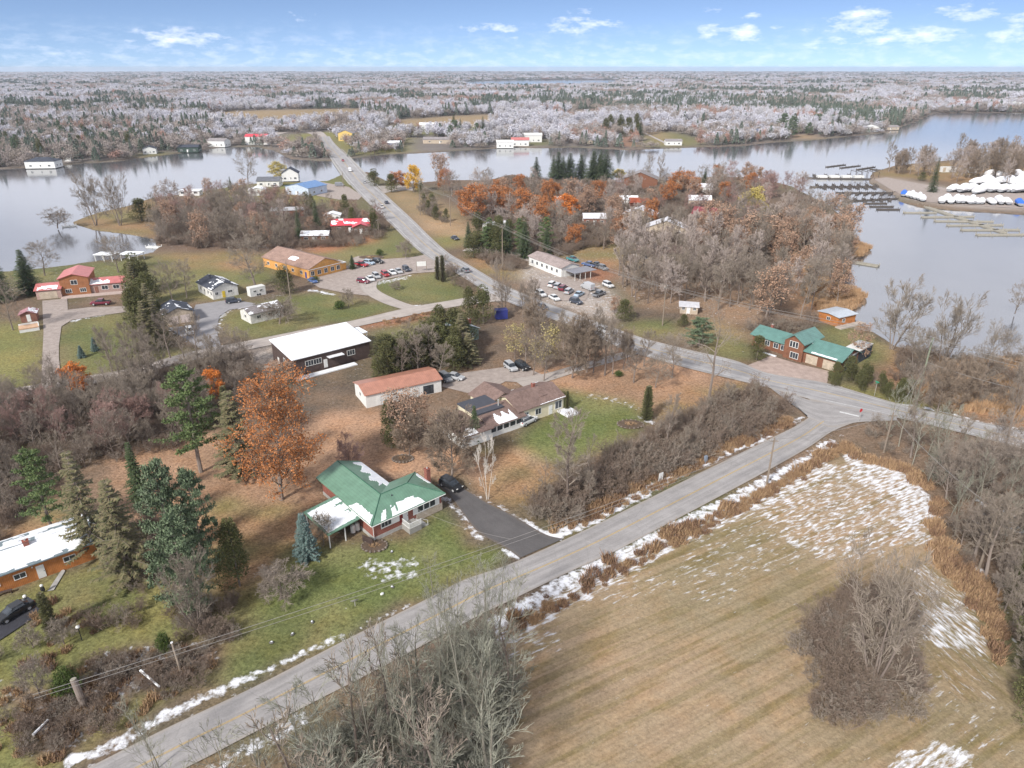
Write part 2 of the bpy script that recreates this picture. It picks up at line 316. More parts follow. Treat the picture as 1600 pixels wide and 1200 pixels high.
ZN = [
 (FARSH+[(2400,150),(3000,107.5),(-1500,107.5),(-900,268)], FARW, 0, .0),
 # left bank
 ([(-200,560),(0,505),(65,495),(66,600),(60,612),(-200,680)], YEL, 3, .12), ([(0,470),(57,462),(62,500),(0,505)], WOODS, 3, .1),
 ([(92,512),(110,500),(195,482),(238,510),(255,545),(310,548),(300,562),(175,583),(98,596),(90,560)], GREEN, 2.5, .15),
 ([(0,424),(100,415),(200,404),(230,396),(230,440),(57,442),(0,450)], GREEN, 2, .22),
 ([(235,400),(300,395),(440,385),(430,440),(370,450),(380,470),(300,470),(240,470)], GREEN, 2.5, .12),
 ([(240,400),(330,393),(420,392),(400,425),(300,418)], LITTERG, 3, .15),
 ([(346,492),(378,478),(440,462),(520,452),(570,468),(634,480),(556,498),(470,515),(400,528),(352,528),(340,510)], GREEN, 2, .06),
 ([(118,345),(150,330),(200,320),(250,305),(262,330),(255,372),(200,363),(150,357)], LITTERG, 2, .15),
 ([(160,338),(205,328),(215,345),(190,352)], GREEN, 3, .05),
 ([(300,300),(400,286),(440,284),(520,284),(545,298),(520,312),(440,322),(330,310)], YEL, 3, .15),
 ([(350,292),(400,288),(408,300),(340,304)], GREEN, 2, .2),
 ([(505,262),(545,276),(552,296),(520,290),(500,280)], GREEN, 1, .1),
 ([(250,310),(440,325),(600,330),(600,370),(470,395),(350,395),(250,390)], WOODS, 3, .22),
 ([(480,392),(540,382),(585,372),(600,360),(628,366),(640,388),(655,402),(600,404),(540,410),(500,402)], GREEN, 1.5, .10),
 ([(486,384),(540,372),(582,368),(590,376),(530,390),(490,396)], ORANGE, 2, .25),
 ([(600,355),(620,352),(690,418),(660,404),(630,385)], GREEN, 1, .08),
 ([(570,446),(600,440),(680,424),(705,425),(728,442),(740,462),(712,474),(640,474),(600,466)], GREEN, 1, .06),
 ([(560,440),(600,436),(645,428),(640,436),(590,445)], GREEN, .8, .5),
 ([(556,500),(640,490),(690,484),(690,492),(630,502),(556,516)], ORANGE, 1.5, .2),
 ([(583,520),(600,515),(668,500),(690,512),(668,545),(600,560),(585,545)], GREEN, 1.5, .04),
 ([(380,540),(430,535),(436,580),(400,590),(370,560)], GRAVEL, 1.5, .15),
 # right of the highway
 ([(610,290),(650,300),(720,330),(740,360),(730,385),(690,380),(655,352),(600,300)], DRY, 1.5, .05),
 ([(655,352),(672,342),(725,345),(735,370),(705,385),(680,375)], TAN, 1.5, .12), ([(672,372),(700,366),(730,372),(712,388),(690,388)], YEL, 1, .05),
 ([(722,398),(790,392),(800,412),(840,430),(790,440),(745,425)], LITTERG, 1.5, .1),
 ([(700,290),(1020,290),(1150,340),(1150,400),(900,400),(740,360)], WOODS, 3, .3),
 ([(910,372),(955,366),(960,392),(915,396)], DRY, 2, .05), ([(810,300),(1000,310),(1060,360),(860,370)], (C3(160,126,102), C3(130,110,94)), 3, .38),
 ([(850,365),(1000,370),(1040,405),(950,420),(870,400)], LITTERG, 3, .25),
 ([(905,412),(940,408),(960,430),(930,450),(905,440)], ORANGE, 1, .15),
 ([(960,420),(1150,400),(1310,440),(1320,490),(1150,510),(990,475)], (C3(172,138,106), C3(142,120,98)), 3, .27),
 ([(1240,380),(1318,372),(1356,386),(1350,398),(1326,402),(1325,421),(1310,431),(1309,446),(1347,456),(1349,470),(1326,486),(1290,492),(1240,480),(1225,440)], REED, 2, .1),
 ([(810,418),(860,414),(960,455),(960,500),(900,490),(830,460)], GRAVEL, 2, .34),
 ([(972,505),(1000,500),(1052,500),(1058,520),(1020,528),(990,522)], GREEN, 1, .1),
 ([(1075,498),(1130,500),(1165,520),(1165,545),(1100,540),(1060,530)], DRY, 1.5, .12), ([(1118,520),(1165,532),(1185,560),(1140,562),(1100,548)], GREEN, 1, .05),
 ([(1275,510),(1330,508),(1395,542),(1395,560),(1340,575),(1300,600),(1290,560)], GREEN, 1, .04),
 ([(1290,600),(1340,600),(1420,620),(1500,640),(1430,640),(1330,618)], YEL, .6, .12),
 ([(1400,545),(1500,562),(1600,558),(1900,540),(2100,700),(1600,668),(1460,632),(1380,590)], REED, 3, .1),
 ([(1470,570),(1540,560),(1600,580),(1600,620),(1500,610)], WOODS, 3, .12),
 # brown house grounds
 ([(700,580),(850,575),(990,535),(1010,560),(1100,560),(1160,590),(1180,612),(1060,640),(1010,650),(890,625),(860,600),(700,605)], LITTER, 2, .12),
 ([(1040,605),(1180,600),(1225,640),(1100,690),(1040,660)], LITTERG, 3, .05),
 ([(880,612),(915,612),(1000,632),(1012,660),(985,680),(940,700),(880,722),(835,716),(808,690),(825,672),(850,655)], LUSH, 1, .10),
 ([(850,606),(880,606),(1000,630),(990,640),(900,620)], GREEN, 1, .2),
 ([(700,700),(800,690),(850,720),(850,790),(800,790),(760,780),(720,740)], LITTERG, 2, .1), ([(806,702),(826,700),(850,725),(830,731)], TAN, .5, 0),
 # bungalow grounds
 ([(150,700),(250,680),(420,680),(520,640),(600,640),(660,690),(740,700),(770,770),(720,752),(640,740),(520,738),(480,790),(470,850),(400,900),(330,880),(180,800)], LITTER, 3, .02),
 ([(340,790),(480,800),(520,850),(440,960),(330,960),(300,880)], LITTERG, 4, .0),
 ([(430,880),(480,860),(560,856),(640,830),(690,790),(715,800),(745,840),(800,858),(806,868),(760,890),(690,920),(600,962),(500,1008),(400,1060),(330,1090),(330,1000)], LUSH, 2.5, .08),
 ([(330,1000),(360,960),(460,930),(520,960),(500,1010),(400,1060),(330,1085)], GREEN, 3, .02),
 ([(560,870),(650,860),(670,890),(600,912),(560,890)], LUSH, 2, .45),
 ([(150,740),(215,720),(240,780),(180,800)], LITTER, 2, .0),
 # lower left garden
 ([(-100,930),(0,925),(160,880),(260,900),(340,980),(350,1060),(240,1120),(100,1190),(60,1240),(-100,1260)], YEL, 3, .08),
 ([(60,930),(160,890),(230,920),(200,960),(90,960)], GREEN, 2, .02),
 ([(160,1040),(220,1020),(240,1040),(180,1060)], YEL, 2, .6), ([(110,1050),(180,1075),(210,1095),(130,1090)], WOODS, 2, .45), ([(290,1020),(345,1020),(350,1050),(320,1062)], WOODS, 2, .42), ([(20,1080),(140,1060),(200,1100),(120,1170),(40,1180)], WOODS, 4, .3), ([(150,1020),(330,1000),(350,1050),(250,1100),(170,1090)], WOODS, 4, .33),
 ([(0,830),(60,790),(110,800),(110,850),(0,870)], LITTERG, 3, 0),
 # far side fields
 ([(325,175),(400,172),(565,169),(565,186),(480,192),(400,198),(325,194)], DRY, 8, 0), ([(360,188),(410,190),(470,186),(470,191),(400,197),(350,196)], DRY, 8, 0),
 ([(612,188),(700,181),(775,178),(790,192),(720,204),(640,208)], DRY, 6, 0), ([(605,196),(660,196),(740,196),(745,206),(660,212),(610,208)], GREEN, 6, 0),
 ([(900,172),(930,172),(930,177),(895,177)], DRY, 4, 0), ([(1090,160),(1130,160),(1128,164),(1092,164)], DRY, 4, 0),
 ([(1000,212),(1040,205),(1060,207),(1110,222),(1080,228),(1000,230)], GREEN, 3, 0), ([(965,214),(975,212),(992,228),(970,231)], ORANGE, 2, 0), ([(1010,206),(1030,204),(1050,226),(1040,228)], TAN, 1, 0),
 ([(820,220),(860,216),(860,227),(815,228)], GREEN, 2, 0), ([(450,210),(520,205),(640,215),(640,236),(545,244),(500,215),(430,225)], YEL, 6, 0), ([(1230,212),(1270,208),(1275,216),(1232,217)], TAN, 2, 0), ([(210,240),(260,236),(262,242),(215,246)], GREEN, 2, 0),
 # boat yard
 ([(1362,280),(1390,276),(1420,282),(1490,295),(1600,300),(1600,330),(1480,322),(1410,310),(1385,292)], GRAVEL, 1, .03), ([(1400,258),(1600,247),(1800,247),(1800,300),(1500,285),(1430,278),(1370,276),(1370,268)], LITTERG, 2, .05),
]
for poly, (c1, c2), amp, sn in ZN:
    P = W2(poly); x = gx+amp*(na*3+nc*1.0); y = gy+amp*(nb*3+nd*1.0); i = inside(x, y, P)
    t = np.clip((mid[i]-.42)*4.5+(sml[i]-.5)*1.2, 0, 1); col[i] = mixc(c1[None], c2[None], t); snow[i] = sn*(.7+.6*big[i])
def blur(a, k):
    a = a.reshape(NR, NA, -1)
    for _ in range(k):
        a = np.concatenate([a[:1], (a[:-2]+2*a[1:-1]+a[2:])/4, a[-1:]], 0); a = np.concatenate([a[:,:1], (a[:,:-2]+2*a[:,1:-1]+a[:,2:])/4, a[:,-1:]], 1)
    return a.reshape(NR*NA, -1)
col = blur(col, 14)
# ---- hay field with its mown rows and thin snow
FIELD = W2([(780,985),(860,935),(950,880),(1060,822),(1180,770),(1260,728),(1330,710),(1420,735),(1455,790),(1470,840),(1500,900),(1545,990),(1590,1060),(1700,1200),(1750,1400),(700,1400),(790,1200),(770,1080)])
i = inside(gx+nc*2, gy+nd*2, FIELD)
a = np.array(G(1000,1100)[:2]); b = np.array(G(1200,1000)[:2]); d1 = (b-a)/np.linalg.norm(b-a)
a2 = np.array(G(1487,960)[:2]); b2 = np.array(G(1550,1012)[:2]); d2 = (b2-a2)/np.linalg.norm(b2-a2)
R2 = inside(gx, gy, W2([(1400,870),(1480,880),(1560,1000),(1640,1100),(1500,1100),(1420,960)]))
fs = np.where(R2, gx*-d2[1]+gy*d2[0], gx*-d1[1]+gy*d1[0]); fa = np.where(R2, gx*d2[0]+gy*d2[1], gx*d1[0]+gy*d1[1])
t = np.clip((big[i]-.40)*4+(mid[i]-.5)*1.5, 0, 1)
col[i] = mixc(C3(184,156,120)[None], C3(158,142,104)[None], t*.7); field[i] = 1; snow[i] = .12
def addsnow(poly, v, amp=3):
    P = W2(poly); k = inside(gx+amp*(na*3+nc), gy+amp*(nb*3+nd), P); snow[k] = v
addsnow([(1180,775),(1260,735),(1335,712),(1420,738),(1452,790),(1466,850),(1400,850),(1300,870),(1240,850),(1150,800)], .47, 2.5)
addsnow([(1330,718),(1420,742),(1452,792),(1460,840),(1420,830),(1390,780),(1330,745)], .62, 1.5)
addsnow([(1430,950),(1500,935),(1550,1005),(1520,1030),(1460,1010)], .55, 2); addsnow([(1400,880),(1440,870),(1530,930),(1500,945),(1440,930)], .45, 2)
addsnow([(1370,1160),(1440,1140),(1510,1150),(1560,1260),(1330,1260)], .58, 2.5); addsnow([(1460,1120),(1550,1140),(1560,1170),(1480,1150)], .3, 2)
addsnow([(815,1000),(900,990),(880,1025),(810,1040)], .36, 2); addsnow([(1050,915),(1160,905),(1150,940),(1060,940)], .33, 2)
addsnow([(800,990),(930,915),(1010,880),(980,920),(900,950),(820,1010)], .40, 1.5)
addsnow([(860,960),(1000,885),(1180,790),(1240,850),(1300,870),(1200,900),(1060,900),(960,960),(860,1000)], .335, 3); addsnow([(1400,1000),(1540,1030),(1600,1180),(1450,1130)], .30, 3)
addsnow([(160,1045),(230,1010),(235,1035),(175,1062)], .55, 2); addsnow([(1350,955),(1440,900),(1450,960),(1400,990)], .4, 2)
addsnow([(1520,780),(1570,790),(1600,850),(1560,880),(1520,830)], .5, 3)
addsnow([(60,672),(110,665),(110,690),(60,700)], .34, 3); addsnow([(235,665),(270,662),(265,690),(235,695)], .38, 3); addsnow([(140,632),(220,630),(220,645),(140,645)], .36, 3)
addsnow([(0,670),(30,675),(28,690),(0,695)], .45, 2); addsnow([(180,1070),(215,1065),(215,1085),(185,1085)], .5, 1); addsnow([(110,1050),(140,1050),(135,1085),(108,1080)], .5, 1)
for (cx, cy) in ((795,860),(1165,690),(820,600)): pass
# snow left in bands by the plough and in the ditch
def band(pts, w, v, amp=.5):
    P = np.array([p[:2] for p in spline([G(*q) for q in pts], 6)])
    d = edist(gx, gy, P, False)+amp*(nc*2.2+na*.8); k = d < w; snow[k] = np.maximum(snow[k], v)
for pts, w, v in [
  ([(110,1190),(200,1150),(300,1098),(400,1052)], .85, .68), ([(400,1052),(470,1020),(530,995)], .6, .58), ([(560,980),(600,962),(640,942)], .3, .42),
  ([(868,836),(910,818),(980,782),(1060,740),(1140,704),(1200,680)], 1.2, .8), ([(1200,680),(1250,652),(1240,660)], .6, .6), ([(822,818),(840,828),(868,838)], .9, .8),
  ([(690,775),(720,800),(745,838),(752,842)], .7, .55), ([(735,770),(790,795),(822,818)], .55, .5), ([(785,858),(800,862),(806,868)], .7, .7),
  ([(780,968),(830,940),(900,900),(980,862),(1060,822),(1130,788)], 1.4, .72), ([(1130,788),(1200,748),(1250,722),(1300,690)], 1.1, .72),
  ([(790,990),(870,945),(960,895),(1060,840),(1150,798),(1220,765),(1290,728)], 1.6, .6), ([(1330,715),(1400,738),(1440,775),(1455,820)], 1.6, .66),
  ([(400,1160),(440,1140),(470,1122)], 1.0, .55), ([(340,1195),(400,1160)], .9, .5), ([(1300,602),(1370,625),(1460,640),(1540,660),(1600,672)], .8, .62), ([(1180,590),(1205,580)], .5, .4),
  ([(1490,878),(1530,890)], .8, .7), ([(340,520),(343,500),(352,487),(372,480)], 1.0, .62), ([(262,512),(290,530),(318,545)], .6, .5), ([(112,502),(140,495),(164,492)], .9, .75),
  ([(485,453),(520,460)], 1.1, .75), ([(638,478),(670,478)], .8, .7), ([(600,440),(645,430)], .8, .6), ([(405,457),(440,462)], .9, .4), ([(465,555),(500,552)], .5, .3),
  ([(1150,545),(1190,560)], .5, .35), ([(640,500),(690,492)], .8, .3), ([(920,618),(960,624),(1000,640)], 1.0, .42), ([(1000,650),(1020,660)], 1.0, .6), ([(640,384),(662,388)], .9, .6)]:
    band(pts, w, v)
col = blur(col, 3); snow = blur(snow, 1)[:,0]; col[wd > 1] = C3(96,92,84)
lum = col@np.array([.3,.55,.15]); col = col*.80+lum[:,None]*.20
me = bpy.data.meshes.new('ground'); nv = gx.size
co = np.stack([gx, gy, gz], 1).astype(np.float32)
ii, jj = np.meshgrid(np.arange(NR-1), np.arange(NA-1), indexing='ij'); q = (ii*NA+jj).ravel(); fq = np.stack([q, q+1, q+NA+1, q+NA], 1)[:, ::-1]
me.vertices.add(nv); me.vertices.foreach_set('co', co.ravel()); me.loops.add(fq.size); me.loops.foreach_set('vertex_index', fq.ravel().astype(np.int32))
me.polygons.add(len(fq)); me.polygons.foreach_set('loop_start', np.arange(0, fq.size, 4, dtype=np.int32)); me.polygons.foreach_set('loop_total', np.full(len(fq), 4, np.int32))
me.update(calc_edges=True); me.polygons.foreach_set('use_smooth', [True]*len(fq))
at = me.attributes.new('gcol', 'FLOAT_COLOR', 'POINT'); at.data.foreach_set('color', np.concatenate([col, np.ones((nv,1))], 1).astype(np.float32).ravel())
for nm, arr in (('snow', snow), ('field', field), ('fs', fs), ('fa', fa)):
    at = me.attributes.new(nm, 'FLOAT', 'POINT'); at.data.foreach_set('value', arr.astype(np.float32))
t = NT('ground cover'); ac = t.n('ShaderNodeAttribute', attribute_name='gcol'); asn = t.n('ShaderNodeAttribute', attribute_name='snow'); af = t.n('ShaderNodeAttribute', attribute_name='field')
a1 = t.n('ShaderNodeAttribute', attribute_name='fs'); a2_ = t.n('ShaderNodeAttribute', attribute_name='fa')
n1 = t.noise(.22, 5, .6); n2 = t.noise(1.6, 6, .7); n3 = t.noise(7, 3, .6)
vo = t.n('ShaderNodeTexVoronoi'); vo.inputs['Scale'].default_value = 4.5; t.l(t.tc.outputs['Object'], vo.inputs['Vector']); vx = t.n('ShaderNodeSeparateXYZ'); t.l(vo.outputs['Color'], vx.inputs[0])
f = t.math('ADD', t.rng(n2, .28, .72, .62, 1.36), t.rng(vx.outputs[0], 0, 1, -.22, .22)); f = t.math('ADD', f, t.rng(n3, .3, .7, -.15, .15))
cb = t.n('ShaderNodeCombineXYZ'); [t.l(f, cb.inputs[i]) for i in range(3)]
f2 = t.math('ADD', t.math('MULTIPLY', t.math('SUBTRACT', f, 1.0), t.rng(af.outputs['Fac'], 0, 1, 1, .5)), 1.0); cb = t.n('ShaderNodeCombineXYZ'); [t.l(f2, cb.inputs[i]) for i in range(3)]
c = t.mix(1.0, ac.outputs['Color'], cb.outputs[0], 'MULTIPLY')
c = t.mix(t.math('MULTIPLY', t.rng(n1, .45, .7, 0, .55), .8), c, t.mix(1.0, c, (1.12, .92, .72, 1), 'MULTIPLY'))
fv = t.n('ShaderNodeCombineXYZ'); t.l(t.math('MULTIPLY', a1.outputs['Fac'], .85), fv.inputs[0]); t.l(t.math('MULTIPLY', a2_.outputs['Fac'], .035), fv.inputs[1])
st = t.noise(1.0, 2, .5, fv.outputs[0])
fw = t.n('ShaderNodeCombineXYZ'); t.l(t.math('MULTIPLY', a1.outputs['Fac'], 1.9), fw.inputs[0]); t.l(t.math('MULTIPLY', a2_.outputs['Fac'], .06), fw.inputs[1]); wr = t.noise(1.0, 3, .6, fw.outputs[0])
c = t.mix(t.math('MULTIPLY', t.rng(wr, .42, .62), t.math('MULTIPLY', af.outputs['Fac'], .42)), c, t.mix(1.0, c, (.70,.66,.62,1), 'MULTIPLY'))
stm = t.math('MULTIPLY', t.rng(st, .48, .62), t.math('MULTIPLY', af.outputs['Fac'], t.rng(n1, .35, .6, .45, 1.0)))
c = t.mix(stm, c, t.mix(1.0, c, (.70, .73, .60, 1), 'MULTIPLY'))
fv2 = t.n('ShaderNodeCombineXYZ'); t.l(t.math('MULTIPLY', a1.outputs['Fac'], 2.2), fv2.inputs[0]); t.l(t.math('MULTIPLY', a2_.outputs['Fac'], .5), fv2.inputs[1])
ss = t.noise(1.0, 5, .62, fv2.outputs[0]); sn2 = t.noise(.9, 7, .66)
sv_ = t.mix(af.outputs['Fac'], sn2, ss)
sw = t.rng(t.math('ADD', asn.outputs['Fac'], t.math('MULTIPLY', t.math('SUBTRACT', sv_, .5), 2.0)), .44, .78)
c = t.mix(sw, c, (.74, .75, .79, 1)); t.bump(t.math('ADD', n2, t.math('MULTIPLY', sw, .4)), .5, .25)
ground = bpy.data.objects.new('ground', me); C.objects.link(ground); me.materials.append(t.out(c, .95, .1)); tag(ground, kind='structure')
# ---- water
t = NT('lake water'); n = t.noise(.06, 4, .6); n_ = t.noise(.9, 3, .55)
t.bump(n_, .03, .1)
bpy_w = t.out(t.ramp(n, [(.3, (.07,.072,.08,1)), (.7, (.095,.097,.105,1))]), .11, .5); t.b.inputs['IOR'].default_value = 2.8
m = MB(); m.add([(-1500,90,-.62),(2500,90,-.62),(2500,8000,-.62),(-1500,8000,-.62)], [(0,1,2,3)]); wat = m.build('water', bpy_w); tag(wat, kind='structure')
# ---- roads: each a ribbon between its two edges
def ribbon(name, L, R, z, mat, kind='structure', k=8, f0=0.0, f1=1.0, ncross=1, dash=None, build=True):
    A = spline([G(*p) for p in L], k); B = spline([G(*p) for p in R], k); m = MB(); uv = []; s = 0; prev = None
    rows = []
    for a, b in zip(A, B):
        p, q = a.lerp(b, f0), a.lerp(b, f1); c = (p+q)/2
        if prev is not None: s += (c-prev).length
        prev = c; rows.append((p, q, s))
    if dash:
        on, off = dash; r2 = []; u = 0
        def at(u):
            for (p, q, s0), (p1, q1, s1) in zip(rows[:-1], rows[1:]):
                if s1 >= u: w = (u-s0)/max(s1-s0, 1e-6); return p.lerp(p1, w), q.lerp(q1, w)
            return None
        while True:
            a = at(u); b = at(u+on)
            if not a or not b: break
            m.add([(a[0].x,a[0].y,z),(a[1].x,a[1].y,z),(b[1].x,b[1].y,z),(b[0].x,b[0].y,z)], [(0,1,2,3)]); u += on+off
    else:
        vs = []; fs_ = []
        for p, q, s_ in rows:
            for j in range(ncross+1): w = j/ncross; v = p.lerp(q, w); vs.append((v.x, v.y, z)); uv.append((w, s_))
        n = ncross+1
        for i in range(len(rows)-1):
            for j in range(ncross): fs_.append((i*n+j, i*n+j+1, (i+1)*n+j+1, (i+1)*n+j))
        m.add(vs, fs_)
    o = m.build(name, mat)
    if uv:
        ul = o.data.uv_layers.new(name='UVMap')
        for lp in o.data.loops: ul.data[lp.index].uv = uv[lp.vertex_index]
    tag(o, kind=kind); return o
def asphalt(name, c, tracks, dirt=(.30,.27,.24,1), crack=0.0):
    t = NT(name); uvn = t.n('ShaderNodeUVMap'); s = t.n('ShaderNodeSeparateXYZ'); t.l(uvn.outputs[0], s.inputs[0])
    n1 = t.noise(.35, 5, .6); n2 = t.noise(4, 4, .7)
    cv = t.n('ShaderNodeCombineXYZ'); t.l(t.math('MULTIPLY', s.outputs[0], 9), cv.inputs[0]); t.l(t.math('MULTIPLY', s.outputs[1], .05), cv.inputs[1])
    ln = t.noise(1, 4, .6, cv.outputs[0])
    f = t.math('ADD', t.rng(n1, .3, .7, .86, 1.1), t.rng(n2, .3, .7, -.09, .09)); f = t.math('ADD', f, t.rng(ln, .3, .7, -tracks, tracks))
    cb = t.n('ShaderNodeCombineXYZ'); [t.l(f, cb.inputs[i]) for i in range(3)]
    col_ = t.mix(1.0, c, cb.outputs[0], 'MULTIPLY')
    if crack:
        v = t.n('ShaderNodeTexVoronoi', feature='DISTANCE_TO_EDGE'); v.inputs['Scale'].default_value = .16; t.l(t.tc.outputs['Object'], v.inputs['Vector'])
        col_ = t.mix(t.math('MULTIPLY', t.rng(v.outputs['Distance'], 0, .012, 1, 0), crack), col_, (.09,.085,.085,1))
    e = t.math('PINGPONG', s.outputs[0], .5); ed = t.rng(t.math('ADD', e, t.math('MULTIPLY', t.math('SUBTRACT', n1, .5), .12)), 0, .07, 1, 0)
    col_ = t.mix(t.math('MULTIPLY', ed, .7), col_, dirt)
    return t.out(col_, .9, .2)
M_road = asphalt('old grey asphalt', (.315,.30,.295,1), .16, (.34,.30,.26,1), .16); M_hwy = asphalt('highway asphalt', (.33,.318,.318,1), .20, (.36,.32,.28,1))
M_grav = asphalt('packed gravel', (.40,.355,.325,1), .12); M_drive = asphalt('dark driveway asphalt', (.115,.108,.108,1), .08, (.16,.13,.11,1)); M_lot = flat('gravel lot', (.37,.315,.285,1), .95, .3, .7, .1)
M_yel = flat('worn yellow paint', (.52,.36,.13,1), .8, .4, 3); M_wht = flat('worn white paint', (.62,.62,.62,1), .8, .35, 3); M_blkdrive = flat('fresh black asphalt', (.045,.045,.055,1), .85, .2, 2)
RL = [(-60,1290),(60,1236),(137,1200),(260,1138),(400,1072),(540,1000),(675,932),(725,906),(800,880),(900,835),(1000,786),(1100,736),(1200,687),(1246,664),(1270,645),(1270,628),(1240,612)]
RR = [(-10,1390),(150,1282),(262,1215),(330,1180),(400,1143),(590,1046),(740,966),(790,942),(887,895),(960,862),(1050,815),(1120,778),(1200,735),(1262,700),(1305,672),(1360,654),(1420,650)]
ribbon('road', RL, RR, .03, M_road, ncross=6, k=10)
for s_ in (-.012, .012): ribbon('road_centre_line', RL[:-2], RR[:-2], .042, M_yel, f0=.5+s_-.006, f1=.5+s_+.006, k=10)
HL = [(497,214),(500,224),(508,235),(517,247),(529,264),(540,280),(556,298),(580,322),(612,352),(637,377),(665,400),(700,419),(762,457),(830,487),(885,507),(935,527),(980,548),(1065,573),(1150,594),(1200,606),(1290,630),(1420,657),(1520,681),(1640,712),(1900,775)]
HR = [(515,213),(522,223),(532,233),(545,245),(562,263),(578,280),(596,298),(622,322),(650,348),(672,370),(702,396),(730,412),(783,443),(846,470),(897,489),(950,509),(1007,529),(1075,546),(1150,564),(1200,583),(1292,599),(1400,630),(1510,655),(1620,678),(1900,745)]
ribbon('highway', HL, HR, .06, M_hwy, ncross=6, k=8)
for s_ in (-.012, .012): ribbon('highway_centre_line', HL, HR, .074, M_yel, f0=.5+s_-.005, f1=.5+s_+.005)
for s_ in (.13, .87): ribbon('highway_edge_line', HL[:19], HR[:19], .073, M_wht, f0=s_-.007, f1=s_+.007)
for s_ in (.13,.87): ribbon('highway_edge_line', HL[20:], HR[20:], .073, M_wht, f0=s_-.007, f1=s_+.007)
a, b = G(1312,644), G(1342,651); dd = (b-a).normalized(); nn = Vector((-dd.y, dd.x, 0))*.3
m = MB(); m.add([a-nn+Vector((0,0,.085)), b-nn+Vector((0,0,.085)), b+nn+Vector((0,0,.085)), a+nn+Vector((0,0,.085))], [(0,1,2,3)]); tag(m.build('stop_line', M_wht), kind='structure')
# wide mouth of the junction
ribbon('junction', [(1195,600),(1230,612),(1262,624),(1290,628),(1340,640),(1400,650)], [(1262,650),(1262,652),(1280,660),(1300,668),(1340,660),(1402,657)], .035, M_road, k=4)
ribbon('side_road', [(-40,622),(0,611),(100,593),(200,576),(300,549),(400,530),(480,514),(555,500),(637,481),(712,468),(752,461),(775,455)], [(-40,640),(0,627),(100,607),(200,589),(310,561),(400,544),(480,527),(550,512),(650,491),(712,479),(765,472),(800,470)], .028, M_grav, ncross=4)
ribbon('driveway', [(682,757),(700,770),(722,800),(748,832),(790,856),(812,872)], [(712,754),(722,762),(760,785),(802,806),(850,834),(880,842)], .024, M_drive, ncross=2)
def patch(name, poly, mat, z=.02):
    w = [G(*p) for p in poly]; m = MB(); m.add([(p.x, p.y, z) for p in w], [tuple(range(len(w)))[::-1] if sum((w[i].x*w[(i+1)%len(w)].y-w[(i+1)%len(w)].x*w[i].y) for i in range(len(w))) < 0 else tuple(range(len(w)))])
    o = m.build(name, mat); tag(o, kind='structure'); return o
patch('black_driveway', [(-60,985),(0,962),(20,954),(45,944),(66,941),(70,950),(58,962),(0,1000),(-60,1030)], M_blkdrive, .03)
patch('restaurant_parking_lot', [(482,440),(500,428),(545,415),(548,404),(560,400),(600,405),(640,402),(665,398),(700,402),(712,418),(690,424),(645,427),(600,437),(575,445),(565,452),(575,462),(540,458),(500,450)], M_lot, .018)
ribbon('restaurant_driveway', [(560,444),(570,458),(600,474),(640,486),(660,488)], [(590,440),(590,452),(615,466),(650,478),(690,480)], .024, M_grav)
patch('garage_yard', [(262,512),(305,508),(300,490),(306,476),(360,468),(400,474),(390,480),(358,484),(343,494),(338,515),(345,540),(318,548),(290,530)], flat('pale worn asphalt', (.30,.29,.30,1), .9, .15, .5, .1), .02)
patch('farmhouse_driveway', [(66,470),(105,466),(106,484),(140,480),(206,478),(208,486),(150,494),(112,500),(96,510),(92,540),(92,560),(96,598),(64,604),(66,560),(68,520)], M_lot, .02)
ribbon('brown_house_drive', [(990,546),(950,556),(900,570),(850,584),(800,592)], [(1000,552),(960,565),(912,578),(862,594),(820,606)], .02, M_grav)
patch('brown_house_yard', [(690,604),(700,585),(740,580),(800,572),(830,578),(850,586),(820,598),(790,596),(770,606),(730,614)], M_lot, .015)
patch('lodge_yard', [(1165,572),(1205,556),(1245,568),(1296,580),(1292,600),(1270,602),(1200,584)], flat('pinkish gravel', (.42,.33,.29,1), .95, .3, .6, .1), .02)
patch('boat_yard', [(1366,280),(1385,277),(1420,284),(1500,298),(1600,302),(1600,326),(1500,320),(1430,314),(1395,298)], M_lot, .015)
patch('shop_lot', [(485,288),(500,284),(545,292),(566,306),(560,312),(530,312),(495,306)], M_lot, .018)
patch('shore_access_road', [(590,290),(625,292),(640,296),(615,300),(598,300)], M_grav, .018)
patch('garage_sale_lot', [(835,440),(880,432),(925,448),(915,470),(880,470),(850,458)], M_lot, .016)
ribbon('far_road', [(497,215),(480,208),(455,206),(430,212)], [(513,214),(500,205),(470,202),(430,206)], .05, M_grav)
ribbon('far_road', [(1000,205),(1020,215),(1042,226)], [(1003,205),(1025,215),(1048,226)], .04, M_grav)
ribbon('camp_road', [(735,385),(790,392),(830,400),(870,408)], [(722,392),(785,398),(825,408),(865,416)], .02, M_grav)
ribbon('bridge_side_road', [(596,296),(620,290),(645,292)], [(600,302),(625,297),(645,298)], .03, M_grav)
# ================================================================ plants: one of each kind, reused
BARK = plant('grey bark', [srgb(112,100,92), srgb(140,128,120), srgb(96,84,76)], .1)
TWIG = plant('grey brown twigs', [srgb(116,106,96), srgb(146,134,124), srgb(128,118,104), srgb(160,148,138)], .5)
TWIGP = plant('purple brown twigs', [srgb(104,90,80), srgb(132,116,104), srgb(118,104,90)], .5)
TWIGG = plant('grey green twigs', [srgb(126,128,112), srgb(156,156,142), srgb(108,106,92), srgb(142,140,128)], .6)
FROST = plant('rime frosted twigs', [srgb(132,116,104), srgb(160,146,136), srgb(180,168,162), srgb(146,130,118)], .7)
BIRCH = plant('white birch bark', [srgb(210,204,196), srgb(190,182,172), srgb(225,220,215)], .5)
RUST = plant('rust brown oak leaves', [srgb(142,86,48), srgb(172,108,62), srgb(186,126,80), srgb(122,84,58)], 1, objvar=.25)
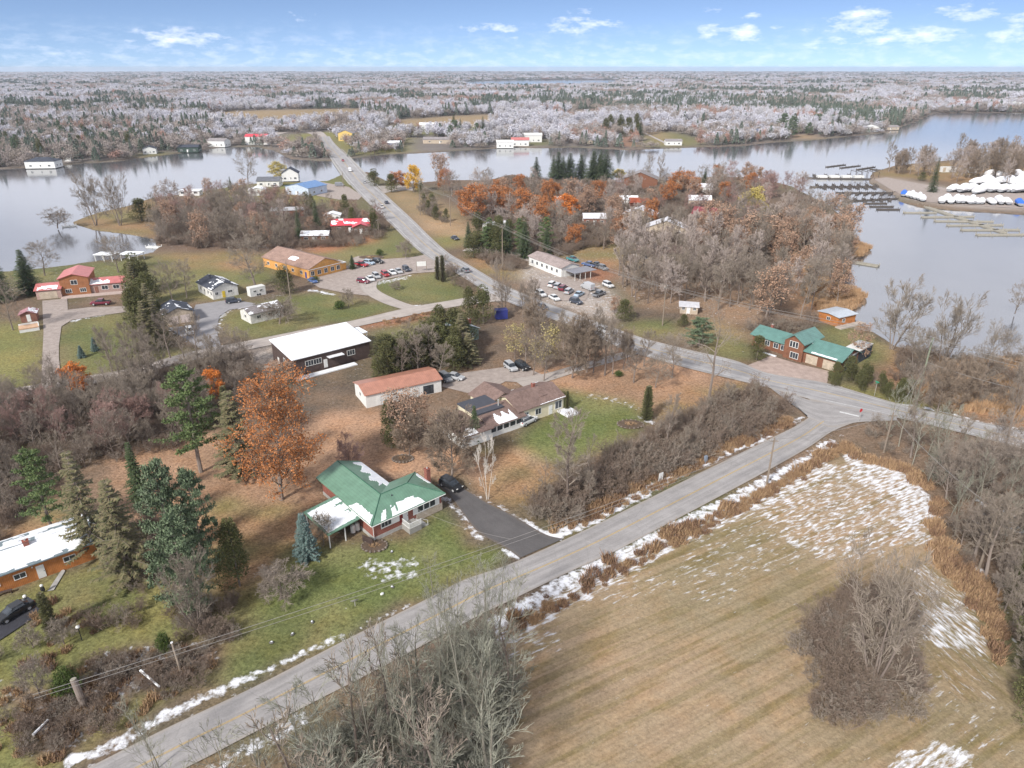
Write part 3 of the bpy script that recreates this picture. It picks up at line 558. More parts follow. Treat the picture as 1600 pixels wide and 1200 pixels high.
RUSTD = plant('faded red brown leaves', [srgb(142,114,94), srgb(166,134,112), srgb(176,148,128)], 1, objvar=.4)
ORNG = plant('orange leaves', [srgb(200,112,44), srgb(214,132,60), srgb(176,92,40)], 1, objvar=.3)
YELL = plant('yellow needles', [srgb(206,158,40), srgb(222,180,66), srgb(186,132,40)], 1, objvar=.2)
WILL = plant('yellow willow leaves', [srgb(176,160,84), srgb(196,178,104), srgb(150,136,80)], 1, objvar=.2)
SPRU = plant('dark spruce needles', [srgb(56,70,46), srgb(76,90,58), srgb(64,80,58)], 1, objvar=.4)
PINE = plant('pine needles', [srgb(82,100,62), srgb(112,126,80), srgb(92,110,74), srgb(72,88,58)], 1, objvar=.5)
PINEB = plant('blue green pine needles', [srgb(96,112,88), srgb(118,132,102), srgb(84,100,76), srgb(128,138,114)], 1, objvar=.4)
BLUE = plant('blue spruce needles', [srgb(86,106,102), srgb(108,128,124), srgb(72,92,84)], 1, objvar=.3)
CEDR = plant('olive cedar foliage', [srgb(74,80,50), srgb(102,104,66), srgb(92,88,60), srgb(62,70,46)], 1, objvar=.6)
FIRB = plant('brownish fir foliage', [srgb(104,102,74), srgb(128,118,90), srgb(92,96,66), srgb(112,94,76)], 1, objvar=.4)
WEED = plant('dry weeds', [srgb(158,130,100), srgb(178,148,114), srgb(132,104,84), srgb(116,92,78)], .7, objvar=.8)
REEDM = plant('tan reeds', [srgb(190,158,122), srgb(168,134,102), srgb(202,172,136)], .8)
EVG = plant('evergreen shrub foliage', [srgb(58,76,38), srgb(84,98,50), srgb(70,84,48)], 1, objvar=.5)
def rv(r): 
    while 1:
        v = Vector((r.uniform(-1,1), r.uniform(-1,1), r.uniform(-1,1)))
        if .05 < v.length < 1: return v.normalized()
def limb(mb, r, p, d, L, ra, lv, cfg, tips):
    """one branch and everything that grows from it"""
    ns = 3 if lv <= 1 else (2 if lv == 2 else 1); q = p.copy(); dd = d.copy(); ra0 = ra; pts = [q.copy()]
    for i in range(ns):
        dd = (dd+rv(r)*cfg['wob']+Vector((0,0,cfg['up']*(.25 if lv < 3 else .1)))).normalized(); q2 = q+dd*(L/ns); r2 = ra0*(1-.75*(i+1)/ns)
        mb.tube(q, q2, max(ra, cfg['tw']*.5), max(r2, cfg['tw']*.4), 4 if lv == 0 else 3); ra = r2; q = q2; pts.append(q.copy())
    if lv >= cfg['lv']: tips.append(q); return
    n = cfg['n'][lv]
    for k in range(n):
        t = cfg.get('t0', .25)+(1-cfg.get('t0', .25))*(k+r.random())/n; f = t*ns; i = min(int(f), ns-1); b = pts[i].lerp(pts[i+1], f-i); base = (pts[i+1]-pts[i]).normalized()
        side = rv(r); side = (side-base*side.dot(base)); 
        if side.length < .1: continue
        side.normalize(); ang = cfg['ang']*r.uniform(.7, 1.2)
        limb(mb, r, b, (base*math.cos(ang)+side*math.sin(ang)).normalized(), L*cfg['lr']*r.uniform(.7, 1.15)*(1.15-.5*t), ra0*.5*(1-.5*t), lv+1, cfg, tips)
def bare(seed, H=12, w=4, tf=.25, nl=10, n=(7,6,6), ang=.7, up=.35, tw=.034, lv=3, stems=1, lean=0., lr=.6, wob=.16, tr=.017, limbout=(.5,1.15)):
    """leafless tree: trunk+limb mesh and twig mesh"""
    r = random.Random(seed); T = MB(); K = MB(); tips = []
    cfg = dict(n=n, ang=ang, up=up, tw=tw, lv=lv, lr=lr, wob=wob)
    for s in range(stems):
        a = 2*math.pi*s/stems+r.random(); spread = 0 if stems == 1 else .32*r.uniform(.5, 1.3)
        p = Vector((0,0,-.15)) if stems == 1 else Vector((.25*math.cos(a), .25*math.sin(a), -.15)); d = Vector((math.cos(a)*spread+lean, math.sin(a)*spread, 1)).normalized()
        pts = [p]; ns = 7; Ht = H*.86*(1 if stems == 1 else r.uniform(.75, 1.0))
        for i in range(ns):
            d = (d+rv(r)*.09+Vector((0,0,.05))).normalized(); pts.append(pts[-1]+d*(Ht/ns))
        R0 = H*tr/(1 if stems == 1 else stems**.4)
        for i in range(ns): T.tube(pts[i], pts[i+1], R0*(1-i/ns)**.8+tw*.6, R0*(1-(i+1)/ns)**.8+tw*.6, 6)
        m = max(3, nl//stems)
        for k in range(m):
            t = tf+(.97-tf)*(k+r.random()*.6)/m; f = t*ns; i = min(int(f), ns-1); b = pts[i].lerp(pts[i+1], f-i)
            ph = k*2.4+r.uniform(-.5, .5)+a; el = limbout[0]+(limbout[1]-limbout[0])*((t-tf)/(1-tf)); el *= r.uniform(.8, 1.15)
            L = w*(.62+.5*math.sin(math.pi*(.12+.66*((t-tf)/(1-tf)))))*r.uniform(.75, 1.1)/(stems**.25)
            limb(K if tf < 0 else (K), r, b, Vector((math.cos(ph)*math.cos(el), math.sin(ph)*math.cos(el), math.sin(el))), L, R0*.45*(1-t*.6), 0, cfg, tips)
    return T, K, tips
def leaves(mb, r, pts, n, size, sx=1.0, spread=.5, flatz=1.0):
    """small leaf sprays round the given points"""
    for i in range(n):
        c = pts[r.randrange(len(pts))]+Vector((r.gauss(0,spread), r.gauss(0,spread), r.gauss(0,spread*flatz))); u = rv(r)*size*r.uniform(.6,1.3); v = rv(r).cross(u).normalized()*u.length*.6*sx
        mb.add([c-u-v*.6, c+u*.2-v, c+u, c-u*.1+v], [(0,1,2,3)])
PROTO = {}
class Kind: pass
def mk(kind, T, K, mT, mK, part='crown'):
    k = Kind(); k.T = T.mesh(kind+'_trunk', mT); k.K = K.mesh(kind+'_'+part, mK); k.part = part; k.h = max(max((v[2] for v in K.v), default=1), max((v[2] for v in T.v), default=1))
    k.w = sum(sorted((math.hypot(v[0], v[1]) for v in K.v))[-max(1,len(K.v)//30):])/max(1, len(K.v)//30)
    PROTO.setdefault(kind, []).append(k); return k
def remat(kind, src, mT, mK):
    for s in PROTO[src]:
        k = Kind(); k.T = s.T.copy(); k.K = s.K.copy(); k.part = s.part; k.h = s.h; k.w = s.w
        k.T.materials[0] = mT; k.K.materials[0] = mK; PROTO.setdefault(kind, []).append(k)
for s in range(4): mk('broad', *bare(10+s, 12, 4.6, .22, 13, (7,6,6), .75, .3)[:2], BARK, TWIG)
for s in range(3): mk('tall', *bare(30+s, 14, 3.1, .28, 16, (6,6,5), .6, .5)[:2], BARK, TWIG)
for s in range(2): mk('multi', *bare(50+s, 11, 5.2, .16, 24, (6,6,5), .65, .5, stems=4)[:2], BARK, TWIG)
mk('dead', *bare(70, 18, 6.5, .32, 8, (5,4,3), .9, .1, tw=.05, lv=3, wob=.35, tr=.022)[:2], BARK, TWIG)
mk('maple', *bare(75, 12, 5.2, .14, 26, (8,7,6), .65, .4, tw=.052)[:2], BARK, plant('tan brown twigs', [srgb(128,114,100), srgb(150,134,118), srgb(114,102,90)], .5))
for s in range(2): mk('birch', *bare(80+s, 11, 3.4, .22, 14, (5,5,5), .5, .5, stems=3, tr=.007, tw=.035)[:2], BIRCH, BIRCH)
for s in range(3): mk('sapling', *bare(90+s, 8, 1.6, .2, 12, (5,4), .6, .5, tw=.034, lv=2, tr=.008)[:2], BARK, TWIG)
for s in range(3): mk('poplar', *bare(100+s, 16, 2.9, .22, 15, (6,5), .5, .6, tw=.034, tr=.0085, lv=2, wob=.28)[:2], plant('pale grey bark', [srgb(150,146,134), srgb(124,118,106)], .1), TWIGG)
for s in range(2): mk('apple', *bare(120+s, 5, 3.2, .18, 15, (7,7,5), .8, .2, tw=.036, tr=.03, wob=.3)[:2], BARK, TWIG)
for s in range(3): mk('frosty', *bare(510+s, 12, 4.6, .2, 13, (7,6,5), .75, .35, tw=.055)[:2], BARK, FROST); mk('frosty', *bare(520+s, 14, 3.2, .28, 15, (6,6,5), .6, .5, tw=.055)[:2], BARK, FROST)
remat('purple', 'broad', BARK, plant('reddish purple twigs', [srgb(134,108,100), srgb(160,132,124)], .5)); remat('purple', 'apple', BARK, MATS['reddish purple twigs'])
def leafy(kind, seed, mat, n_, size, nt, **kw):
    T, K, tips = bare(seed, **kw); r = random.Random(seed); L = MB(); L.v = K.v; L.f = K.f; L.m = [0]*len(K.f); L.cm = 1
    leaves(L, r, tips, nt, size, 1.0, .35); mk(kind, T, L, BARK, [TWIG, mat])
for s in range(2): leafy('oak', 130+s, RUST, 0, .15, 15000, H=16, w=6.4, tf=.10, nl=24, n=(6,5,4), ang=.7, up=.45, tr=.02)
for s in range(2): leafy('orange', 140+s, ORNG, 0, .2, 4200, H=9, w=3.4, tf=.15, nl=12, n=(5,5,4), ang=.7, up=.4)
for s in range(3): leafy('rusty', 150+s, RUSTD, 0, .2, 2600, H=11, w=4.2, tf=.2, nl=11, n=(6,5,4), ang=.7, up=.4)
for s in range(2): leafy('oakish', 160+s, RUST, 0, .22, 4500, H=11, w=4.4, tf=.2, nl=11, n=(6,5,4), ang=.7, up=.35)
leafy('willow', 170, WILL, 0, .22, 6000, H=10, w=4.4, tf=.2, nl=14, n=(6,5,4), ang=.8, up=-.1)
leafy('thinwillow', 172, plant('olive yellow leaves', [srgb(160,146,92), srgb(176,162,112), srgb(140,128,86)], 1), 0, .2, 1500, H=11, w=3.8, tf=.2, nl=14, n=(6,5,5), ang=.7, up=.4)
def conifer(seed, H=12, R=2.6, mat=SPRU, n=26, per=9, base=.06, drop=-.25, leaf=.28, dens=6, pw=.9, gap=0.0, mtr=BARK):
    r = random.Random(seed); T = MB(); K = MB(); T.tube((0,0,-.15), (0,0,H*.96), H*.014+.05, .03, 6)
    for k in range(n):
        t = base+(1-base)*(k/n)**.95; z = H*t; rad = R*(1-t)**pw*r.uniform(.82, 1.12)+.15
        for j in range(per):
            if r.random() < gap: continue
            a = j*2*math.pi/per+k*1.1+r.uniform(-.25,.25); L = rad*r.uniform(.75, 1.12); dx, dy = math.cos(a), math.sin(a)
            e = Vector((dx*L, dy*L, z+drop*L+.1)); s_ = Vector((0,0,z)); T.tube(s_, s_.lerp(e, .9), .03, .012, 3)
            m = max(3, int(L*dens))
            for i in range(m):
                u = (i+.5)/m; c = s_.lerp(e, .15+.85*u)+Vector((0,0,-.12*math.sin(u*3)*L*.3)); w = leaf*(1.15-.5*u)*r.uniform(.8,1.3); out = Vector((dx,dy,drop*.8)); sd = Vector((-dy,dx,0))
                for q in (-1, 1):
                    tip = c+sd*q*w*r.uniform(.9,1.5)+out*w*r.uniform(.4,1.0)+Vector((0,0,r.uniform(-.2,.06)*1.0)); b = c-out*w*.35
                    K.add([b, c+out*w*.5, tip], [(0,1,2)])
    K.tube((0,0,H*.93), (0,0,H*1.0), .05, .01, 3)
    return T, K
for s in range(2): mk('spruce', *conifer(200+s, 12, 2.9, SPRU, 28, 10), BARK, SPRU)
mk('bluespruce', *conifer(205, 7, 2.1, BLUE, 24, 11, .03, -.18, .26, 8, .8), BARK, BLUE)
for s in range(2): mk('fir', *conifer(207+s, 12, 3.1, FIRB, 20, 8, .08, -.12, .34, 6, .75, .15), BARK, FIRB)
mk('cedarcol', *conifer(210, 7, .95, CEDR, 34, 8, .02, .35, .2, 10, .45), BARK, CEDR)
def pine(seed, H=18, R=4.2, mat=PINE, bl=.24, nl=34, tuft=30):
    """white pine: tiers of near-level limbs carrying plumes of needles"""
    r = random.Random(seed); T = MB(); K = MB(); pts = [Vector((0,0,-.15))]
    for i in range(6): pts.append(pts[-1]+Vector((r.uniform(-.1,.1), r.uniform(-.1,.1), H*.95/6)))
    for i in range(6): T.tube(pts[i], pts[i+1], H*.016*(1-i/7), H*.016*(1-(i+1)/7), 6)
    for k in range(nl):
        t = bl+(1-bl)*((k+r.random()*.7)/nl); f = t*6; i = min(int(f), 5); b = pts[i].lerp(pts[i+1], f-i); a = k*2.4+r.uniform(-.5,.5)
        prof = (1-t)**.6*(min(1, (t-bl)*5+.55)); L = R*prof*r.uniform(.65,1.15)+.5; d = Vector((math.cos(a), math.sin(a), .12+.35*t)); p = b
        for s in range(3):
            q = p+(d+rv(r)*.16).normalized()*(L/3); T.tube(p, q, .08*(1-s*.28), .06*(1-s*.3), 3); nb = 2+(s > 0)
            for z in range(nb):
                e = q+Vector((rv(r).x, rv(r).y, r.uniform(-.05,.35)))*(.22*L+.25); T.tube(q, e, .03, .02, 3)
                for w in range(tuft):
                    c = q.lerp(e, r.uniform(.35,1.1))+Vector((r.gauss(0,.22), r.gauss(0,.22), r.gauss(.04,.12))); u = (rv(r)+Vector((0,0,.35)))*r.uniform(.2,.42); v = rv(r).cross(u).normalized()*.10
                    K.add([c-v, c+v, c+u], [(0,1,2)])
            p = q
    return T, K
for s in range(2): mk('pine', *pine(220+s), BARK, PINE)
for s in range(2): mk('bluepine', *pine(225+s, 15, 4.4, PINEB, .12, 42, 34), BARK, PINEB)
def lump(seed, H=6, R=2.4, n=4200, size=.17, sh='cone', squash=1.0):
    """dense soft crown (cedar, clipped shrub): sprays over several overlapping uneven masses"""
    r = random.Random(seed); T = MB(); K = MB(); T.tube((0,0,-.15), (0,0,H*.8), .12, .04, 5); lob = []
    for i in range(16):
        t = r.random()**.8; a = r.uniform(0, 6.28); rad = R*((1-t)**.7 if sh == 'cone' else math.sqrt(max(0, 1-(t*1.0)**2.2)))*.55*r.random()**.5
        lob.append((Vector((rad*math.cos(a), rad*math.sin(a), H*(.12+.72*t))), R*(.62-.32*t if sh == 'cone' else .5)*r.uniform(.7,1.1)))
    for i in range(n):
        c, q = lob[r.randrange(16)]; d = rv(r); p = c+Vector((d.x*q, d.y*q, abs(d.z)*q*1.15 if d.z > 0 else d.z*q*.8))*r.uniform(.72, 1.08)
        if p.z < .05: continue
        u = (d*.5+rv(r)*.8+Vector((0,0,.4))).normalized()*size*r.uniform(.7,1.5); v = rv(r).cross(u).normalized()*u.length*.55
        K.add([p-u*.5-v*.5, p-u*.3+v*.5, p+u], [(0,1,2)])
    return T, K
for s in range(3): mk('cedar', *lump(240+s, 8, 2.5), BARK, CEDR)
for s in range(2): mk('evergreen_shrub', *lump(250+s, 3, 1.7, 2600, .15, 'dome'), BARK, EVG)
# ---- brush, weeds, reeds (single meshes used by the countless ground cover)
def bush(seed, R=1.6, H=2.4, st=22, mat=TWIGP, tw=.02):
    r = random.Random(seed); m = MB(); cfg = dict(n=(6,5,3), ang=.85, up=.3, tw=tw, lv=3, lr=.52, wob=.3)
    for i in range(st):
        a = r.uniform(0,6.28); o = R*.45*r.random()**.5; e = r.uniform(.15,.75); d = Vector((math.cos(a)*e, math.sin(a)*e, 1)).normalized()
        limb(m, r, Vector((o*math.cos(a), o*math.sin(a), -.1)), d, H*r.uniform(.45,1.1)*.85, .028, 0, cfg, [])
    return m.mesh('bush', mat)
def tuft(seed, n, h, R, mat, lean=.35, w=.05):
    r = random.Random(seed); m = MB()
    for i in range(n):
        a = r.uniform(0,6.28); o = R*r.random()**.5; p = Vector((o*math.cos(a), o*math.sin(a), -.05)); d = Vector((r.gauss(0,lean), r.gauss(0,lean), 1))*h*r.uniform(.5,1.15); s_ = rv(r); s_.z = 0; s_ = s_.normalized()*w if s_.length > .01 else Vector((w,0,0))
        m.add([p-s_, p+s_, p+d*.6+s_*.7, p+d+s_*.2, p+d*.6-s_*.7], [(0,1,2,3,4)])
    return m.mesh('tuft', mat)
BUSH = [bush(300+i, 1.6, 2.4, 15) for i in range(3)]
BUSHT = [bush(310+i, 1.5, 2.2, 14, TWIG) for i in range(2)]
BUSHG = [bush(320+i, 1.5, 2.6, 14, TWIGG) for i in range(2)]
WEEDS = [tuft(330+i, 130, 1.0, .9, WEED) for i in range(3)]
REEDS = [tuft(340+i, 150, 1.6, 1.0, REEDM, .22) for i in range(2)]
GRASS = [tuft(345+i, 110, .28, .8, plant('dead grass blades', [srgb(182,152,112), srgb(166,140,98), srgb(196,166,126)], 1), .5, .03) for i in range(2)]
# far tree crowns: a few hundred coarse sprays over an uneven crown
def fartree(seed, H, R, n, size, mats, conif=False, part=None):
    r = random.Random(seed); m = MB(); m.tube((0,0,-.5), (0,0,H*.7), .22, .1, 4)
    for i in range(7): a = r.uniform(0,6.28); m.tube((0,0,H*r.uniform(.2,.4)), (R*.6*math.cos(a), R*.6*math.sin(a), H*r.uniform(.6,.85)), .1, .04, 3)
    m.cm = 1
    lob = [(Vector((R*.55*r.uniform(-1,1), R*.55*r.uniform(-1,1), H*r.uniform(.42,.78))), r.uniform(.4,.62)*R) for i in range(9)]
    for i in range(n):
        if conif:
            t = r.random()**.8; a = r.uniform(0,6.28); q = R*(1-t)*(.6+.4*r.random()); p = Vector((q*math.cos(a), q*math.sin(a), H*(.08+.92*t))); u = Vector((math.cos(a), math.sin(a), -.5))*size*r.uniform(.6,1.3)
        else:
            c, q = lob[i % 9]; d = rv(r); p = c+Vector((d.x*q, d.y*q, d.z*q*1.2))*r.uniform(.55,1.05); u = (rv(r)+Vector((0,0,.6)))*size*r.uniform(.6,1.3)
        v = rv(r).cross(u).normalized()*size*.42
        m.add([p-v, p+v, p+u], [(0,1,2)])
    return m.mesh('far_tree', mats)
FARF = plant('frosted far crowns', [srgb(154,152,158), srgb(190,188,196), srgb(206,205,214), srgb(176,174,176), srgb(196,190,192)], .25, objvar=1)
FARB = plant('brown far crowns', [srgb(138,130,124), srgb(162,150,144), srgb(152,142,130)], .3, objvar=1)
FARR = plant('rust far crowns', [srgb(156,120,104), srgb(170,136,122), srgb(146,116,108)], .3, objvar=1)
FARC = plant('dark far conifers', [srgb(84,98,86), srgb(106,118,104), srgb(118,126,116), srgb(92,102,84)], .3, objvar=1)
FT_F = [fartree(400+i, 12, 5, 420, .8, [BARK, FARF]) for i in range(4)]; FT_B = [fartree(410+i, 12, 5, 420, .75, [BARK, FARB]) for i in range(3)]
FT_R = [fartree(420, 12, 5, 420, .8, [BARK, FARR])]; FT_C = [fartree(430+i, 12, 3.6, 420, 1.0, [BARK, FARC], True) for i in range(2)]
# ---- placing
NAMES = dict(broad='bare_tree', tall='bare_tree', multi='bare_tree', dead='dead_tree', maple='bare_tree', birch='birch_tree', sapling='sapling', poplar='bare_poplar', apple='fruit_tree', frosty='frosted_tree', purple='ornamental_tree', oak='oak_tree', orange='maple_tree', rusty='oak_tree', oakish='oak_tree', willow='willow_tree', thinwillow='yellowing_tree', spruce='spruce_tree', bluespruce='blue_spruce', fir='fir_tree', cedarcol='columnar_cedar', pine='pine_tree', bluepine='pine_tree', cedar='cedar_tree', evergreen_shrub='evergreen_shrub')
KID = {}
def plant_at(kind, x, y, h, label, group=None, wk=1.0, v=None, z=-.08, rot=None):
    P = PROTO[kind]; k = P[(v if v is not None else rnd.randrange(len(P))) % len(P)]
    s = h/k.h; e = empty(NAMES[kind], (x, y, z), rnd.uniform(0, 6.28) if rot is None else rot, (s*wk, s*wk, s))
    tag(e, label, 'shrub' if kind == 'evergreen_shrub' else 'tree', group)
    ob('trunk' if k.part == 'crown' else 'stem', k.T, e); ob('crown', k.K, e); return e
def tree(kind, bx, by, ty, label, width=None, group=None, v=None):
    """one particular tree: foot, top and (optional) crown width taken from the plan"""
    g = G(bx, by); h = tall(bx, by, ty); wk = 1.0
    if width:
        P = PROTO[kind]; v = v if v is not None else rnd.randrange(len(P)); k = P[v % len(P)]; zc = g.y*CP+(CH-h*.6)*SP
        wk = (width/F*zc/2)/(k.w*h/k.h); wk = max(.55, min(wk, 1.9))
    return plant_at(kind, g.x, g.y, h, label, group, wk, v)
def spots(poly, n, sd, gap=2.0, avoid=()):
    P = W2(poly); r = random.Random(sd); out = []; x0, y0 = P.min(0); x1, y1 = P.max(0); k = 0
    while len(out) < n and k < n*60:
        k += 1; x = r.uniform(x0, x1); y = r.uniform(y0, y1)
        if not in1(P, x, y) or any(in1(a, x, y) for a in avoid): continue
        if any((x-a)**2+(y-b)**2 < gap*gap for a, b in out): continue
        out.append((x, y))
    return out
BLOCK = []          # building plots and yards that wood trees keep off
KL = dict(broad='spreading bare grey-brown tree', tall='slim upright bare tree', multi='many-stemmed bare tree', frosty='pale frosted bare tree', purple='low reddish-twigged tree', rusty='dull russet-leaved tree', oakish='orange-brown leaved tree', cedar='bushy olive cedar', spruce='pointed dark spruce', fir='brown-green fir', pine='green pine', bluepine='grey-green pine', poplar='slender pale-stemmed tree', sapling='thin young bare tree', maple='dense round-crowned bare tree')
DISTANT = []     # leafless trees past the three hundred largest
def wood(kinds, poly, n, h, label, group, sd, gap=2.5, wk=(.8,1.15)):
    r = random.Random(sd); ix = min(label.find(w) for w in (' in the ', ' in front', ' rising ', ' around ', ' on the ', ' of the ', ' beside ', ' below ', ' cut by ', ' between ', ' above ', ' standing ', ' right of ', ' along ', ' at the ', ' far right ') if w in label); place = label[ix:]
    for x, y in spots(poly, n, sd, gap, BLOCK):
        kd = kinds[r.randrange(len(kinds))]; hgt_ = r.uniform(*h); w_ = r.uniform(*wk); lb = KL[kd]+place; assert len(lb.split()) <= 16, lb
        if NAMES[kd] == 'bare_tree' and y > 315: DISTANT.append((kd, x, y, hgt_, w_)); continue
        plant_at(kd, x, y, hgt_, lb, KL[kd]+'s'+place, w_)
def scatter(name, meshes, pts, scl, label, cat, idx=None, hs=None):
    """countless ground cover or far woodland as ONE object: meshes instanced on points"""
    pc = bpy.data.collections.new(name+' sources')
    for k, me_ in enumerate(meshes): pc.objects.link(bpy.data.objects.new('%s source %02d' % (name, k), me_))
    n = len(pts); r = np.random.RandomState(n); me_ = bpy.data.meshes.new(name); me_.vertices.add(n); me_.vertices.foreach_set('co', np.asarray(pts, np.float32).ravel())
    sc3 = np.repeat(np.asarray(scl, np.float32)[:,None], 3, 1)
    if hs is not None: sc3[:,2] = hs
    def attr(nm, ty, key, arr): me_.attributes.new(nm, ty, 'POINT').data.foreach_set(key, arr)
    attr('scl', 'FLOAT_VECTOR', 'vector', sc3.ravel()); rot = np.zeros((n,3), np.float32); rot[:,2] = r.rand(n)*6.28; attr('rot', 'FLOAT_VECTOR', 'vector', rot.ravel())
    attr('idx', 'INT', 'value', (r.randint(0, len(meshes), n) if idx is None else np.asarray(idx)).astype(np.int32))
    o = bpy.data.objects.new(name, me_); C.objects.link(o); tag(o, label, cat, kind='stuff')
    g = bpy.data.node_groups.new(name+' scatter', 'GeometryNodeTree'); g.interface.new_socket('Geometry', in_out='INPUT', socket_type='NodeSocketGeometry'); g.interface.new_socket('Geometry', in_out='OUTPUT', socket_type='NodeSocketGeometry')
    gi = g.nodes.new('NodeGroupInput'); go = g.nodes.new('NodeGroupOutput'); ip = g.nodes.new('GeometryNodeInstanceOnPoints'); ci = g.nodes.new('GeometryNodeCollectionInfo')
    ci.inputs['Collection'].default_value = pc; ci.inputs['Separate Children'].default_value = True; ci.inputs['Reset Children'].default_value = True; ip.inputs['Pick Instance'].default_value = True
    def na_(nm, ty): a = g.nodes.new('GeometryNodeInputNamedAttribute'); a.data_type = ty; a.inputs['Name'].default_value = nm; return a.outputs['Attribute']
    L = g.links.new; L(gi.outputs[0], ip.inputs['Points']); L(ci.outputs[0], ip.inputs['Instance']); L(na_('idx', 'INT'), ip.inputs['Instance Index']); L(na_('scl', 'FLOAT_VECTOR'), ip.inputs['Scale']); L(na_('rot', 'FLOAT_VECTOR'), ip.inputs['Rotation']); L(ip.outputs[0], go.inputs[0])
    mo = o.modifiers.new('scatter', 'NODES'); mo.node_group = g; return o
def along(name, meshes, lines, w, dens, scl, label, cat, sd=1):
    r = np.random.RandomState(sd); out = []
    for pts, ww in lines:
        P = spline([G(*p) for p in pts], 6)
        for a, b in zip(P[:-1], P[1:]):
            L = (b-a).length; n = r.poisson(L*ww*dens); t = r.rand(n); o = r.normal(0, ww*.38, n); nx, ny = -(b-a).y/max(L,1e-6), (b-a).x/max(L,1e-6)
            out.append(np.stack([a.x+(b.x-a.x)*t+nx*o, a.y+(b.y-a.y)*t+ny*o], 1))
    p = np.concatenate(out); return scatter(name, meshes, np.concatenate([p, np.full((len(p),1), -.08)], 1), r.uniform(scl[0], scl[1], len(p)), label, cat)
def cover(name, meshes, polys, dens, scl, label, cat, sd=1, clump=0.0, avoid=(), zs=None):
    """dens = plants per square metre inside the polygons"""
    r = np.random.RandomState(sd); out = []
    for poly in polys:
        P = W2(poly); x0, y0 = P.min(0); x1, y1 = P.max(0); n = int((x1-x0)*(y1-y0)*dens); x = r.uniform(x0, x1, n); y = r.uniform(y0, y1, n); k = inside(x+(fbm(x/5,y/5,21)-.5)*4, y+(fbm(x/5,y/5,22)-.5)*4, P)
        if clump: k &= fbm(x/6, y/6, 23) > clump
        for a in avoid: k &= ~inside(x, y, a)
        out.append(np.stack([x[k], y[k]], 1))
    p = np.concatenate(out); pts = np.concatenate([p, np.full((len(p),1), -.08)], 1); s = r.uniform(scl[0], scl[1], len(p))
    return scatter(name, meshes, pts, s, label, cat)
# ================================================================ buildings
GL = glassm()
P_WHITE = flat('white paint', (.68,.68,.66,1), .7, .12); P_CREAM = flat('cream siding', (.62,.57,.42,1), .8, .12)
TRIM = flat('white trim', (.72,.72,.70,1), .6, .08); CONC = flat('grey concrete', (.40,.39,.37,1), .9, .25)
R_GREEN = seam('green ribbed metal roof', srgb(112,150,128,.80)); R_TEAL = seam('teal ribbed metal roof', srgb(104,146,138,.8)); R_DARK = shingle('charcoal shingles', srgb(70,74,84)); R_BROWN = shingle('brown shingles', srgb(122,102,95)); R_RED = seam('faded red metal roof', srgb(206,120,116,.85)); R_BRED = seam('bright red metal roof', srgb(222,70,84,.85))
R_ORG = seam('orange metal roof', srgb(198,140,118,.75)); R_BLUE = seam('blue metal roof', srgb(90,130,180)); R_GREY = shingle('grey shingles', srgb(140,134,134)); R_MAR = shingle('maroon shingles', srgb(128,70,74)); R_FLAT = flat('flat membrane roof', srgb(72,74,82), .8, .15)
BRK = brick('red brick', srgb(150,80,66,.9), srgb(128,66,54,.9), srgb(170,150,138,.8)); LOG = boards('brown log siding', srgb(124,84,64), .3); CED = boards('orange cedar siding', srgb(190,122,66,.85), .2, 0); YELB = boards('yellow board siding', srgb(214,158,88,.9), .3, 0); DRKW = boards('dark weathered boards', srgb(84,70,66), .25, 0); WSID = boards('white clapboard', (.66,.65,.62,1), .18); TSID = boards('tan siding', srgb(196,180,160,.85), .2); REDW = boards('red board siding', srgb(134,92,78), .25, 0)
def B3(m, x0, x1, y0, y1, z0, z1): m.box(min(x0,x1), min(y0,y1), min(z0,z1), max(x0,x1), max(y0,y1), max(z0,z1))
def on_face(W_, D_, f):
    """local frame of one wall: origin, along, outward"""
    return {'f': (Vector((0,0,0)), Vector((1,0,0)), Vector((0,-1,0)), W_), 'b': (Vector((W_,D_,0)), Vector((-1,0,0)), Vector((0,1,0)), W_),
            'l': (Vector((0,D_,0)), Vector((0,-1,0)), Vector((-1,0,0)), D_), 'r': (Vector((W_,0,0)), Vector((0,1,0)), Vector((1,0,0)), D_)}[f]
def slab(m, o, a, n, s, z, w, h, t0, t1):
    p = o+a*(s-w/2)+n*t0; q = o+a*(s+w/2)+n*t1
    B3(m, p.x, q.x, p.y, q.y, z-h/2, z+h/2)
def window(root, W_, D_, f, s, z, w, h, frame=TRIM, mull=1, name='window', off=(0,0)):
    o, a, n, L = on_face(W_, D_, f); o = o+Vector((off[0], off[1], 0)); c = s*L if 0 < s <= 1 else s; m = MB(); b = .09
    slab(m, o, a, n, c, z+h/2, w+2*b, b, .0, .06); slab(m, o, a, n, c, z-h/2, w+2*b, b, 0, .08)
    for q in [-1, 1]: slab(m, o, a, n, c+q*(w/2+b/2), z, b, h-b, 0, .06)
    for k in range(1, mull+1): slab(m, o, a, n, c-w/2+w*k/(mull+1), z, .06, h-b, 0, .055)
    e = m.build(name, frame, root); g = MB(); slab(g, o, a, n, c, z, w, h, -.02, .03); g.build('pane', GL, e); return e
